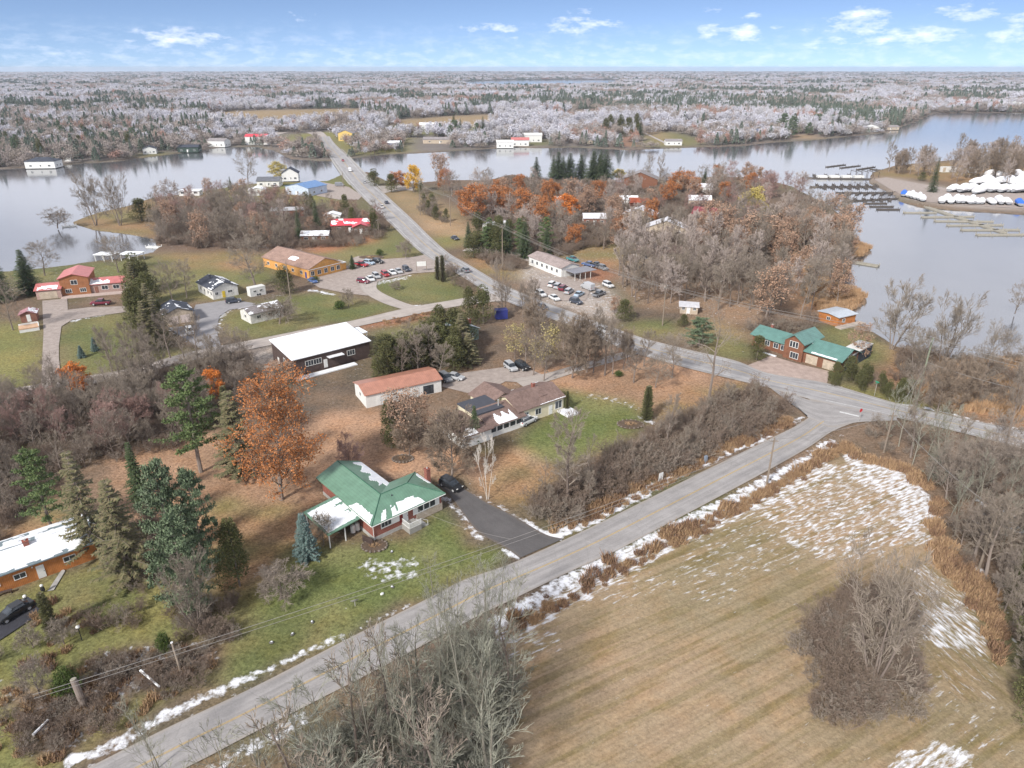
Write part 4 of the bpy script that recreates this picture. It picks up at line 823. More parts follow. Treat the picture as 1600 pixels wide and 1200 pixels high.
def door(root, W_, D_, f, s, w=.95, h=2.05, mat=TRIM, z0=.0, name='door', off=(0,0), label=None):
    o, a, n, L = on_face(W_, D_, f); o = o+Vector((off[0], off[1], 0)); c = s*L if 0 < s <= 1 else s; m = MB(); slab(m, o, a, n, c, z0+h/2, w, h, -.02, .05)
    if w > 2:
        for k in range(1, 4): slab(m, o, a, n, c, z0+h*k/4, w, .05, .05, .07)
    else: slab(m, o, a, n, c, z0+h*.72, w*.6, h*.3, .05, .065)
    e = m.build(name, mat, root)
    if label: e['label'] = label
    if w <= 2: k = MB(); slab(k, o, a, n, c+w*.38, z0+1.0, .08, .08, .05, .12); k.build('handle', GL, e)
    return e
def snowpatch(roof, a, b, c, d, keep, nx=26, ny=12, th=.06):
    """thin layer of snow lying on a roof plane a-b (eave) / d-c (ridge) where keep(s,t) says"""
    a, b, c, d = map(Vector, (a, b, c, d)); n = (b-a).cross(d-a).normalized(); n = n if n.z > 0 else -n; m = MB()
    P = lambda s, t: (a.lerp(b, s)).lerp(d.lerp(c, s), t)
    g = {(i,j): keep((i+.5)/nx, (j+.5)/ny) for i in range(nx) for j in range(ny)}
    jit = random.Random(nx*ny); J = {}
    def pt(i, j):
        if (i,j) not in J: J[(i,j)] = P(min(max((i+jit.uniform(-.35,.35))/nx, 0.01), .99), min(max((j+jit.uniform(-.35,.35))/ny, .01), .99))
        return J[(i,j)]
    for (i, j), k in g.items():
        if not k: continue
        q = [pt(i,j), pt(i+1,j), pt(i+1,j+1), pt(i,j+1)]; m.add([p+n*th for p in q], [(0,1,2,3)])
        for (u, v, e0, e1) in ((i,j-1,0,1), (i+1,j,1,2), (i,j+1,2,3), (i-1,j,3,0)):
            if not g.get((u,v)): m.add([q[e0]+n*.005, q[e1]+n*.005, q[e1]+n*th, q[e0]+n*th], [(0,1,2,3)])
    if m.f: m.build('snow', SNOW, roof)
def kn(seed, base, fx=0, fy=0, sc=5):
    """ragged patch: noise + linear preference"""
    def f(s, t):
        v = float(fbm(np.array([s*sc+seed*7.3]), np.array([t*sc*.7+seed*3.1]), seed, 4)[0]); return v+fx*(s-.5)+fy*(.5-t) > base
    return f
def roofmesh(W_, D_, h, pitch, kind, oh=.45, th=.16, x0=0, y0=0):
    """returns mesh builder + the two or four planes"""
    a, b, c, d = x0-oh, x0+W_+oh, y0-oh, y0+D_+oh; z = h-oh*pitch*.0; m = MB(); T = Vector((0,0,th)); pl = {}
    if kind == 'flat':
        m.box(a, c, z, b, d, z+.3); pl['f'] = ((a,c,z+.3), (b,c,z+.3), (b,d,z+.3), (a,d,z+.3)); return m, pl, z+.3
    if kind == 'shed':   # rises to the back
        zr = z+pitch*(d-c); m.add([(a,c,z),(b,c,z),(b,d,zr),(a,d,zr),(a,c,z+th),(b,c,z+th),(b,d,zr+th),(a,d,zr+th)], [(0,3,2,1),(4,5,6,7),(0,1,5,4),(1,2,6,5),(2,3,7,6),(3,0,4,7)])
        pl['f'] = ((a,c,z+th), (b,c,z+th), (b,d,zr+th), (a,d,zr+th)); return m, pl, zr
    if kind == 'u':      # ridge parallel to the front
        ym = (c+d)/2; zr = z+pitch*(d-c)/2
        for (y1, y2) in ((c, ym), (d, ym)):
            m.add([(a,y1,z),(b,y1,z),(b,y2,zr),(a,y2,zr),(a,y1,z+th),(b,y1,z+th),(b,y2,zr+th),(a,y2,zr+th)], [(0,3,2,1),(4,5,6,7),(0,1,5,4),(1,2,6,5),(3,0,4,7)])
        pl['f'] = ((a,c,z+th),(b,c,z+th),(b,ym,zr+th),(a,ym,zr+th)); pl['b'] = ((b,d,z+th),(a,d,z+th),(a,ym,zr+th),(b,ym,zr+th)); return m, pl, zr
    if kind == 'w':      # gable faces the front
        xm = (a+b)/2; zr = z+pitch*(b-a)/2
        for (x1, x2) in ((a, xm), (b, xm)):
            m.add([(x1,c,z),(x1,d,z),(x2,d,zr),(x2,c,zr),(x1,c,z+th),(x1,d,z+th),(x2,d,zr+th),(x2,c,zr+th)], [(0,3,2,1),(4,5,6,7),(0,1,5,4),(1,2,6,5),(3,0,4,7)])
        pl['l'] = ((a,d,z+th),(a,c,z+th),(xm,c,zr+th),(xm,d,zr+th)); pl['r'] = ((b,c,z+th),(b,d,z+th),(xm,d,zr+th),(xm,c,zr+th)); return m, pl, zr
    # hip
    s = min(b-a, d-c)/2; zr = z+pitch*s
    if b-a >= d-c: r1, r2 = (a+s, (c+d)/2), (b-s, (c+d)/2)
    else: r1, r2 = ((a+b)/2, c+s), ((a+b)/2, d-s)
    v = [(a,c,z),(b,c,z),(b,d,z),(a,d,z),(a,c,z+th),(b,c,z+th),(b,d,z+th),(a,d,z+th),(r1[0],r1[1],zr+th),(r2[0],r2[1],zr+th)]
    f = [(0,3,2,1),(0,1,5,4),(1,2,6,5),(2,3,7,6),(3,0,4,7)]
    if b-a >= d-c: f += [(4,5,9,8),(5,6,9),(6,7,8,9),(7,4,8)]; pl['f'] = (v[4],v[5],v[9],v[8]); pl['l'] = (v[7],v[4],v[8],v[8]); pl['b'] = (v[6],v[7],v[8],v[9]); pl['r'] = (v[5],v[6],v[9],v[9])
    else: f += [(4,5,8),(5,6,9,8),(6,7,9),(7,4,8,9)]; pl['f'] = (v[4],v[5],v[8],v[8]); pl['r'] = (v[5],v[6],v[9],v[8]); pl['l'] = (v[7],v[4],v[8],v[9]); pl['b'] = (v[6],v[7],v[9],v[9])
    m.add(v, f); return m, pl, zr
class House: pass
def house(name, label, cat, p0, p1, depth, h, pitch, kind, wall, roof, group=None, ze=0.0, oh=.4, width=None, snow=None, rot=None, roofname='roof'):
    """p0,p1: the two front eave (ze=h) or foot (ze=0) corners read off the plan"""
    a, b = G(*p0, ze), G(*p1, ze); a.z = b.z = 0; W_ = width or (b-a).length; ang = math.atan2(b.y-a.y, b.x-a.x) if rot is None else rot
    H_ = House(); H_.root = r = empty(name, a, ang); tag(r, label, cat, group); H_.W, H_.D, H_.h = W_, depth, h
    block(H_, 0, 0, W_, depth, h, pitch, kind, wall, roof, oh, roofname, snow)
    ux, uy = Vector((math.cos(ang), math.sin(ang))), Vector((-math.sin(ang), math.cos(ang)))
    c0 = Vector((a.x, a.y)); q = [c0-ux*1.5-uy*1.5, c0+ux*(W_+1.5)-uy*1.5, c0+ux*(W_+1.5)+uy*(depth+1.5), c0-ux*1.5+uy*(depth+1.5)]; BLOCK.append(np.array([tuple(t) for t in q]))
    return H_
def block(H_, x0, y0, w, d, h, pitch, kind, wall, roof, oh=.4, roofname='roof', snow=None, z0=-.2, wn='wall'):
    r = H_.root; m = MB(); m.box(x0, y0, z0, x0+w, y0+d, h)
    M_, pl, zr = roofmesh(w, d, h, pitch, kind, oh, x0=x0, y0=y0)
    if kind == 'u':
        for x in (x0, x0+w): zp = h+pitch*(d/2); e = .0; m.add([(x,y0,h),(x,y0+d,h),(x,y0+d/2,zp+oh*pitch-.02)], [(0,1,2)])
    if kind == 'w':
        for y in (y0, y0+d): zp = h+pitch*(w/2); m.add([(x0,y,h),(x0+w,y,h),(x0+w/2,y,zp+oh*pitch-.02)], [(0,1,2)])
    if kind == 'shed':
        for x in (x0, x0+w): m.add([(x,y0,h),(x,y0+d,h),(x,y0+d,h+pitch*(d+oh)),(x,y0,h+pitch*oh)], [(0,1,2,3)])
        m.add([(x0,y0+d,h),(x0+w,y0+d,h),(x0+w,y0+d,h+pitch*(d+oh)),(x0,y0+d,h+pitch*(d+oh))], [(0,1,2,3)])
    m.build(wn, wall, r); ro = M_.build(roofname, roof, r); H_.roof = ro; H_.pl = pl
    if snow:
        for k, fn in snow.items(): snowpatch(ro, *pl[k], fn)
    return ro, pl
def part(H_, name, mat, *boxes, parent=None):
    m = MB(); [m.box(*b) for b in boxes]; return m.build(name, mat, parent or H_.root)
def chimney(H_, x, y, z0, z1, w=.6, mat=None):
    m = MB(); m.box(x-w/2, y-w/2, z0, x+w/2, y+w/2, z1); m.box(x-w/2-.06, y-w/2-.06, z1, x+w/2+.06, y+w/2+.06, z1+.12); c = m.build('chimney', mat or BRK, H_.root)
    p = MB(); p.cyl((x, y), .13, z1+.12, z1+.35, 8); p.build('flue', CONC, c)

# ---- green-roofed brick bungalow beside the road
b = house('brick_bungalow', 'red brick bungalow with green metal hip roof, patches of snow and brick chimney', 'house', (581,824), (696,772), 8.6, 2.9, .36, 'hip', BRK, R_GREEN, ze=2.9, oh=0.0)
# re-measure: roof corners were read at the eaves, walls stand half a metre inside
def green_bungalow(H_):
    r = H_.root; W_, D_ = H_.W, H_.D; BLOCK.append(np.array([tuple((r.matrix_basis @ Vector((x, y, 0)))[:2]) for x, y in ((-7,4),(7,4),(9,20),(-7,20))]))
    for c in list(r.children): bpy.data.objects.remove(c)
    e = .5; m = MB(); m.box(e, e, .55, W_-e, D_-e, 2.9); m.box(e+.3, D_-e, .55, 7.8, 17.2, 2.88); m.build('wall', BRK, r)
    m = MB(); m.box(e-.04, e-.04, -.2, W_-e+.04, D_-e+.04, .55); m.box(e+.26, D_-e+.04, -.2, 7.84, 17.24, .55); m.build('foundation', CONC, r)
    part(H_, 'stone_facing', flat('pale stone facing', srgb(190,176,160,.8), .9, .4, 3), (W_*.60, e-.14, .0, W_-e+.05, e-.001, 1.25), (W_-e+.003, e, 0, W_-e+.14, 2.8, 1.25))
    part(H_, 'picture_wall', TRIM, (W_*.56, e-.07, 1.28, W_*.93, e-.002, 2.85)); part(H_, 'gable_board', TRIM, (W_*.13, e-.05, 1.45, W_*.38, e-.001, 2.8))
    M_, pl, zr = roofmesh(W_, D_, 2.9, .38, 'hip', 0.0, .2); 
    # rear wing with a gable end, ridge level with the main ridge
    xa, xb, xm, yb, yr = .2, 8.4, 4.3, 18.0, D_/2; T = .2; zz = 2.9; 
    for (x1, x2) in ((xa, xm), (xb, xm)):
        M_.add([(x1,D_-.3,zz),(x1,yb,zz),(xm,yb,zr),(xm,yr,zr),(x1,D_-.3,zz+T),(x1,yb,zz+T),(xm,yb,zr+T+.003),(xm,yr,zr+T+.003)], [(0,3,2,1),(4,5,6,7),(0,1,5,4),(1,2,6,5),(3,0,4,7)])
    ro = M_.build('roof', R_GREEN, r); H_.roof = ro; cap = MB()
    for p, q in (((D_/2,D_/2,zr+T),(W_-D_/2,D_/2,zr+T)), ((xm,yr,zr+T),(xm,yb,zr+T)), ((0,0,zz+T),(D_/2,D_/2,zr+T)), ((W_,0,zz+T),(W_-D_/2,D_/2,zr+T)), ((W_,D_,zz+T),(W_-D_/2,D_/2,zr+T))): cap.tube(p, q, .09, .09, 4)
    cap.build('ridge_cap', flat('dark green ridge flashing', srgb(60,104,84), .5), ro)
    g = MB(); g.add([(xa+.3,17.2,2.9),(8.1,17.2,2.9),(xm,17.2,zr)], [(0,1,2)]); g.build('gable', TRIM, r)
    f, l, rr_ = pl['f'], pl['l'], pl['r']
    snowpatch(ro, *f, lambda s, t: (kn(3, .5, .0, 1.1, 7)(s, t) and t < .42 and (.12 < s < .18 or .27 < s < .33 or .36 < s < .72)) or (t < .1 and .3 < s < .7), 60, 16)
    snowpatch(ro, *l[:3], l[3], lambda s, t: t < .3 and .2 < s < .95 and kn(5, .42, 0, .8, 8)(s, t), 30, 14)
    snowpatch(ro, *rr_[:3], rr_[3], lambda s, t: t < .12 and .45 < s < .95, 30, 14)
    snowpatch(ro, (xb,D_-.3,zz+T), (xb,yb,zz+T), (xm,yb,zr+T), (xm,yr,zr+T), lambda s, t: t < .62-.35*s+.15*math.sin(s*23) and s < .93 and not (s < .12 and t > .3), 40, 14)
    # low carport roof on the near left side, deep in snow
    k = empty('x', (0,0,0)); bpy.data.objects.remove(k)
    cp = MB(); c0 = [(-5.6,3.0,2.35),(.15,3.2,2.75),(.15,11.2,2.75),(-5.6,11.0,2.35)]; cp.add([(p[0],p[1],p[2]) for p in c0]+[(p[0],p[1],p[2]+.16) for p in c0], [(0,3,2,1),(4,5,6,7),(0,1,5,4),(1,2,6,5),(2,3,7,6),(3,0,4,7)])
    cr = cp.build('carport_roof', R_GREEN, r); T2 = .165
    snowpatch(cr, (-5.6,3,2.35+T2), (.15,3.2,2.75+T2), (.15,11.2,2.75+T2), (-5.6,11,2.35+T2), lambda s, t: s+.18*math.sin(t*21)+.1*math.sin(t*47) < 1.0-.35*max(0, t-.55) and .07 < s and .05 < t < .9, 34, 30)
    for (x, y) in ((-5.3,3.4),(-5.3,10.6),(-2.7,3.4)): part(H_, 'post', TRIM, (x-.07,y-.07,-.1,x+.07,y+.07,2.4))
    part(H_, 'carport_wall', flat('deep brown boards', srgb(92,74,64), .9), (-5.3,10.7,-.1,.1,10.85,2.35))  # rear wall of the carport in one deep brown colour
    for s, w, ml in ((.20, 1.7, 2), (.86, 0, 0)):
        if w: window(r, W_, D_, 'f', s*W_, 2.15, w, 1.0, mull=ml, off=(0,e-.05))
    for s in (.66, .745, .83): window(r, W_, D_, 'f', s*W_, 2.1, .95, 1.25, mull=0, off=(0,e-.08))
    window(r, W_, D_, 'l', D_*.30, 1.9, 1.3, 1.0, off=(e,0)); window(r, W_, D_, 'r', D_*.5, 1.9, 1.6, 1.1, off=(-e,0))
    door(r, W_, D_, 'f', .455*W_, mat=TRIM, z0=.85, off=(0,e)); part(H_, 'shutter', flat('dark red paint', srgb(120,44,40), .7), (W_*.375, e-.06, 1.0, W_*.42, e-.001, 2.8))
    # entrance porch: deck, steps and white balustrade
    x0, x1, y0, y1 = W_*.40, W_*.56, -1.7, e-.05; part(H_, 'porch_deck', flat('grey porch boards', (.30,.29,.27,1), .8, .15), (x0,y0,-.1,x1,y1,.85))
    rl = MB(); [rl.box(*q) for q in ((x0,y0,1.75,x1,y0+.08,1.83),(x0,y0,.9,x1,y0+.06,.98),(x0,y0,1.75,x0+.08,y1,1.83),(x0,y0,.9,x0+.06,y1,.98))]
    n = 16
    for i in range(n+1): x = x0+(x1-x0-.05)*i/n; rl.box(x,y0+.01,.86,x+.05,y0+.05,1.75)
    for i in range(12): y = y0+(y1-y0-.05)*i/12; rl.box(x0+.01,y,.86,x0+.05,y+.05,1.75)
    rl.build('railing', TRIM, r); st = MB(); [st.box(x1,y0+.2,-.1,x1+.3*(4-k),y1-.3,.2*(k+1)-.1+.05) for k in range(4)]; st.build('steps', flat('pale porch steps', (.5,.49,.47,1), .8), r)
    part(H_, 'porch_post', TRIM, (x0,y0,.85,x0+.1,y0+.1,1.86)); part(H_, 'porch_post', TRIM, (x1-.1,y0,.85,x1,y0+.1,1.86)); sr = MB(); sr.tube((x1,y0+.1,1.8), (x1+1.3,y0+.1,.9), .04, .04, 4); sr.tube((x1+1.25,y0+.1,0), (x1+1.25,y0+.1,.95), .04, .04, 4); sr.build('hand_rail', TRIM, r)
    chimney(H_, W_+.30, D_*.62, -.1, 5.0, .75); ve = MB(); ve.cyl((W_*.42, D_*.38), .09, 3.6, 4.6, 8); ve.build('vent', GL, ro)
    gm = MB(); gm.tube((0,-.03,2.93), (W_,-.03,2.93), .07, .07, 5); gm.tube((-.03,0,2.93), (-.03,D_,2.93), .07, .07, 5); gm.tube((.35,.35,2.85), (.42,.42,.1), .05, .05, 5); gm.build('gutter', TRIM, r)
green_bungalow(b); BUNG = b

# ---- orange cedar house, lower left
h = house('cedar_house', 'long low house in orange cedar boards with snowy roof and white door at left edge', 'house', (-34,939), (160,868), 8, 2.7, .22, 'u', CED, flat('grey roll roofing', srgb(120,134,140), .8), ze=0, oh=.5,
   snow={'f': lambda s, t: (.12 < s < .56 or .59 < s < .93) and t > .04+.05*math.sin(s*30) and t < 1 and kn(6, .28, -.1, 0, 6)(s, t) or (s <= .56 and t > .1), 'b': kn(4, .45)})
for s, w in ((.34, 1.3), (.74, 1.4), (.13, 1.5)): window(h.root, h.W, h.D, 'f', s, 1.5, w, .8, mull=1)
door(h.root, h.W, h.D, 'f', .50); chimney(h, h.W*.46, h.D*.45, 3, 4.4, .7); m = MB(); o_ = m.ball((h.W*.445,-.12,2.2), .12, .12, .12); m.build('wall_lamp', TRIM, h.root)
part(h, 'flashing', flat('grey metal flashing', srgb(130,150,156), .5, .15), (h.W*.40,-.52,2.72,h.W*.43,h.D*.45,2.79)); part(h, 'downpipe', flat('brown pipe', srgb(110,90,70)), (h.W*.02,-.1,0,h.W*.03,-.02,2.6))

# ---- brown-roofed house with black flat roof
def brown_house():
    A, B = G(700,682), G(875,640); h = house('rambling_house', 'rambling tan house with brown roofs around a black flat roof, cream walls and glazed sunroom', 'house', (811,664), (880,640), 8.5, 2.9, .38, 'u', P_CREAM, R_BROWN, ze=0)
    r = h.root; W_, D_ = h.W, h.D
    snowpatch(h.roof, *h.pl['f'], lambda s, t: t < .035 and s > .45, 60, 26, .08); snowpatch(h.roof, *h.pl['b'], lambda s, t: t < .05 and s < .7 and kn(3, .4)(s, t), 40, 26)
    block(h, -3.2, D_-2.5, 7.5, 6.5, 2.9, .42, 'w', P_CREAM, R_BROWN, roofname='rear_roof', wn='rear_wall')
    block(h, -8.6, 2.6, 6.6, 6.4, 3.5, .1, 'flat', P_CREAM, R_FLAT, oh=.1, roofname='flat_roof', wn='middle_wall')
    ro, pl = block(h, -7.6, -.9, 8.0, 5.0, 2.3, .24, 'shed', P_WHITE, R_BROWN, oh=.5, roofname='sunroom_roof', wn='sunroom_wall'); snowpatch(ro, *pl['f'], lambda s, t: .25 < s < .75 and t < .40-.1*math.sin(s*31) and kn(8, .38, 0, .5, 7)(s, t), 40, 14, .1)
    ro, pl = block(h, -14.2, -1.4, 6.5, 9.6, 2.3, .24, 'hip', P_WHITE, R_BROWN, roofname='left_roof', wn='left_wall'); snowpatch(ro, *pl['f'], lambda s, t: s < .5 and t < .6 and kn(9, .42, -.5, .3, 5)(s, t), 24, 14)
    for k in range(5): window(r, W_, D_, 'f', -6.9+k*1.55, 1.45, 1.25, 1.1, mull=0, off=(0,-.9), name='sunroom_window')
    for s, w in ((.16,1.0),(.42,1.4),(.88,1.7)): window(r, W_, D_, 'f', s, 1.6, w, 1.3 if s < .8 else 1.7)
    door(r, W_, D_, 'f', .70); window(r, W_, D_, 'r', .5, 1.6, 1.6, 1.2)
    chimney(h, W_*.62, D_*.55, 4, 5.4, .6); v = MB(); v.cyl((-2.6, 3.4), .13, 3.5, 4.9, 8); v.cyl((-2.6,3.4), .2, 4.9, 5.05, 8); v.build('vent', CONC, r)
    part(h, 'dormer', R_BROWN, (W_*.57,1.4,3.3,W_*.72,2.6,4.0)); part(h, 'deck', flat('snowy deck boards', (.7,.71,.74,1), .9, .1), (W_*.86,-3.4,-.1,W_+1.5,-.05,.35))
    return h
BH = brown_house()
h = house('storage_shed', 'white-walled shed with long orange metal roof behind the bare maples', 'shed', (573,637), (690,611), 7.5, 2.8, .24, 'u', P_WHITE, R_ORG, ze=0, oh=.3)
for k in range(2): door(h.root, h.W, h.D, 'f', .62+.2*k, w=2.4, h=2.1, mat=GL if k else P_WHITE)
window(h.root, h.W, h.D, 'l', .5, 1.7, .9, .9); door(h.root, h.W, h.D, 'f', .16)
# ---- long dark building with white roof
h = house('long_barn', 'long dark timber building with white snow-covered roof beside the gravel side road', 'building', (457,563), (577,533), 12.3, 4.1, .10, 'shed', DRKW, SNOW, ze=4.1, oh=.35)
for s in (.2, .30, .74): window(h.root, h.W, h.D, 'f', s, 2.4, 1.9, 1.3, mull=2)
door(h.root, h.W, h.D, 'f', .40, z0=.3); door(h.root, h.W, h.D, 'f', .55, z0=.3, mat=DRKW); window(h.root, h.W, h.D, 'l', .6, 2.4, 1.2, 1.2); door(h.root, h.W, h.D, 'l', .28)
part(h, 'porch_roof', SNOW, (h.W+.4,h.D*.55,3.7,h.W+3.2,h.D*.95,3.9)); part(h, 'post', TRIM, (h.W+2.9,h.D*.56,-.1,h.W+3.05,h.D*.56+.15,3.7)); part(h, 'walkway', SNOW, (-.5,-2.6,-.1,h.W*.75,-.8,.14)); part(h, 'canopy', flat('snowy canopy', (.78,.79,.82,1)), (h.W*.42,-1.5,2.9,h.W*.62,-.05,3.02))
# ---- green cottage
h = house('green_cottage', 'small cottage with dark green roof beside the cedars', 'house', (716,537), (748,529), 7, 2.7, .45, 'w', flat('pale green siding', srgb(150,170,160,.8)), shingle('green shingles', srgb(84,110,98)), snow={'l': kn(3, .52, 0, .4), 'r': kn(6, .55)})
window(h.root, h.W, h.D, 'f', .3, 1.5, 1, 1); door(h.root, h.W, h.D, 'f', .7); chimney(h, h.W*.75, h.D*.3, 2.8, 5.0, .8); block(h, -2.6, 1, 2.6, 4, 2.2, .2, 'flat', P_WHITE, SNOW, oh=.1, roofname='lean_to_roof', wn='lean_to_wall')
# ---- yellow restaurant
def restaurant():
    h = house('restaurant', 'long yellow timber restaurant with brown shingle roof beside a full parking lot', 'restaurant', (484,436), (535,423), 27, 3.2, .36, 'w', YELB, shingle('weathered brown shingles', srgb(150,124,112)), ze=0, snow={'l': lambda s, t: .45 < s < .60 and .35 < t < .60 and kn(4, .42)(s, t)})
    for k, s in enumerate((.1, .3, .5, .7, .88)): window(h.root, h.W, h.D, 'f', s, 1.6, 1.3, 1.5, mull=1)
    for k in range(5): window(h.root, h.W, h.D, 'l', .12+.18*k, 1.6, 1.2, 1.1)
    door(h.root, h.W, h.D, 'l', .93, mat=flat('blue door', srgb(60,70,130))); part(h, 'fascia', TRIM, (-.45,-.52,3.0,h.W+.45,-.42,3.2)); block(h, h.W, .5, 2.2, 4, 2.4, .2, 'flat', YELB, P_WHITE, oh=.1, roofname='entrance_roof', wn='entrance_wall')
    for k in range(4): part(h, 'vent', GL, (h.W*.5+.4,4+5.5*k,5.0,h.W*.5+.9,4.5+5.5*k,5.6))
restaurant()
# ---- red-roofed house, far left
def redhouse():
    h = house('red_roofed_house', 'brown and stone house with pink-red metal roofs and a garage wing by the left lake', 'house', (98,463), (143,459), 11, 5.4, .30, 'w', boards('brown siding', srgb(150,100,66)), R_RED, ze=0)
    r = h.root; W_ = h.W; stone = flat('pale pink stone', srgb(190,160,150,.8), .9, .35, 2)
    block(h, -6.6, -1.2, 6.7, 8.5, 2.7, .22, 'u', stone, R_RED, roofname='garage_roof', wn='garage_wall', snow={'f': lambda s, t: .12 < s < .85 and t < .62 and kn(3, .35)(s, t)})
    block(h, W_, .6, 13.5, 8, 2.7, .24, 'u', stone, R_RED, roofname='wing_roof', wn='wing_wall', snow={'f': lambda s, t: s < .42 and t < .75-.8*s+.1*math.sin(s*40)})
    window(r, W_, 11, 'f', .5, 4.1, 1.7, 1.4, mull=1)
    for s in (.25, .75): window(r, W_, 11, 'f', s, 1.5, 1.6, 1.2, mull=2)
    door(r, W_, 11, 'f', -3.4, w=4.8, h=2.2, mat=TSID, off=(0,-1.2), name='garage_door')
    for s in (W_+4, W_+7.2, W_+10.4): window(r, W_, 11, 'f', s, 1.5, 1.7, 1.2, mull=1, off=(0,.6))
    door(r, W_, 11, 'f', W_+1.6, off=(0,.6), mat=REDW); part(h, 'terrace', flat('pale pink paving', (.5,.4,.36,1), .9), (0,-3,-.1,W_+9,-.1,.12))
redhouse()
h = house('garden_shed', 'little brown shed with faded red roof by the farmhouse driveway', 'shed', (34,504), (59,501), 3.6, 2.1, .4, 'w', REDW, shingle('faded plum shingles', srgb(160,118,124)), snow={'r': kn(2, .5)}); door(h.root, h.W, h.D, 'f', .5)
h = house('garden_box', 'open pale timber garden box with white rim below the little shed', 'garden box', (31,520), (62,515), 3.4, .7, .0, 'flat', P_WHITE, flat('pale tan boards', srgb(214,176,144,.85)), oh=.05, roofname='lid'); part(h, 'rim', P_WHITE, (0,3.3,.7,h.W,3.5,1.4), (h.W-.1,0,.7,h.W+.1,3.5,1.2))
h = house('double_garage', 'white double garage with dark gable roof on the asphalt yard', 'garage', (259,509), (304,501), 8.5, 2.9, .38, 'w', TSID, R_DARK, snow={'l': kn(2, .62), 'r': kn(7, .62)})
for s in (.30, .70): door(h.root, h.W, h.D, 'f', s, w=h.W*.33, h=2.2, mat=flat('pink-white garage door', srgb(222,206,200,.85)), name='garage_door')
h = house('white_bungalow', 'white bungalow with dark roof, yellow door and chimney pipe near the dark car', 'house', (334,468), (373,460), 12, 2.9, .40, 'w', WSID, R_DARK, snow={'r': kn(5, .58, 0, .6), 'l': kn(3, .64)})
door(h.root, h.W, h.D, 'f', .42, mat=flat('yellow door', srgb(220,190,60)), label='yellow front door'); window(h.root, h.W, h.D, 'f', .68, 1.6, 1.3, .8); window(h.root, h.W, h.D, 'f', .15, 1.6, .9, .9)
for s in (.2, .45, .7, .9): window(h.root, h.W, h.D, 'l', s, 1.6, .9, 1.1)
chimney(h, h.W*.35, 8, 3.2, 5.6, .5, R_DARK)
h = house('white_cottage', 'small white cottage with grey roof behind the spreading bare tree', 'house', (393,506), (443,494), 6.5, 2.6, .34, 'u', WSID, shingle('dull grey shingles', srgb(128,122,122)), snow={'f': kn(3, .55), 'b': kn(4, .5)})
for s in (.25, .6): window(h.root, h.W, h.D, 'f', s, 1.5, 1.1, .9)
door(h.root, h.W, h.D, 'f', .42); window(h.root, h.W, h.D, 'l', .5, 1.5, 1, .9)
h = house('camper_trailer', 'rounded white camper trailer parked between the white houses', 'trailer', (392,464), (416,459), 2.4, 2.4, 0, 'flat', P_WHITE, P_WHITE, oh=.02)
window(h.root, h.W, h.D, 'f', .3, 1.5, .9, .6); window(h.root, h.W, h.D, 'f', .7, 1.5, .9, .6); m = MB(); [m.tube((x,-.05,.3), (x,.15,.3), .32, .32, 10, True) for x in (h.W*.45, h.W*.6)]; m.build('wheel', GL, h.root)
# ---- log lodge
def lodge():
    h = house('log_lodge', 'log house with teal metal roof, tall gabled dormer front and two garage doors', 'house', (1251,564), (1305,581), 8.6, 2.8, .42, 'u', LOG, R_TEAL, ze=0, width=9.6, oh=.6)
    r = h.root; W_, D_ = h.W, h.D; snowpatch(h.roof, *h.pl['f'], lambda s, t: t < .10 and .28 < s < .86, 50, 20); snowpatch(h.roof, *h.pl['f'], lambda s, t: s < .16 and .45 < t < .68 and kn(2, .4)(s, t), 40, 18)
    block(h, -4.4, -.8, 4.9, 8.2, 4.5, .62, 'w', LOG, R_TEAL, roofname='gable_roof', wn='gable_wall', oh=.55)
    ro, pl = block(h, -14.0, .8, 9.7, 7.0, 2.7, .40, 'u', LOG, R_TEAL, roofname='left_roof', wn='left_wall', oh=.6)
    for k in range(3): window(r, W_, D_, 'f', -2.7+k*.75, 3.9, .6, 1.5, mull=0, off=(0,-.8), name='gable_window')
    window(r, W_, D_, 'f', -1.5, 1.2, 2.0, 1.5, mull=2, off=(0,-.8)); door(r, W_, D_, 'f', -3.7, off=(0,-.8), mat=LOG)
    for s in (-12.4, -9.8, -7.4, -5.4): window(r, W_, D_, 'f', s, 1.6, 1.2, 1.3, off=(0,.8))
    for s in (2.6, 6.9): door(r, W_, D_, 'f', s, w=2.9, h=2.2, mat=TSID, name='garage_door')
    window(r, W_, D_, 'r', .5, 4.2, 1.2, 1.3, mull=0); window(r, W_, D_, 'r', .3, 1.6, 1.2, 1.2); chimney(h, -12, 6, 3.5, 4.6, .6)
    part(h, 'walkway', SNOW, (-9,-2.2,-.1,-5.5,-1.6,.1))
lodge()
h = house('boat_shed', 'orange-brown log shed with pale metal roof at the lake edge behind the lodge', 'shed', (1278,500), (1301,508), 7, 2.6, .10, 'w', CED, flat('pale galvanised roof', srgb(196,204,214,.85), .4), width=6.5)
window(h.root, h.W, h.D, 'f', .5, 1.5, 1, .9); window(h.root, h.W, h.D, 'r', .3, 1.5, 1, .9); door(h.root, h.W, h.D, 'r', .7, mat=CED); part(h, 'deck', flat('pale deck boards', srgb(190,180,170,.85)), (h.W,-1,-.1,h.W+2,h.D+2,.25))
h = house('site_trailer', 'long black trailer with white flat roof behind the cedar hedge', 'trailer', (1320,579), (1360,556), 3.4, 3.0, 0, 'flat', boards('black sheet wall', srgb(66,74,84), .3, 0), P_WHITE, oh=.05)
for k in range(4): part(h, 'roof_vent', GL, (h.W*(.15+.22*k),1.1,3.3,h.W*(.15+.22*k)+.7,1.7,3.5))
window(h.root, h.W, h.D, 'r', .5, 1.6, 1.2, .8)
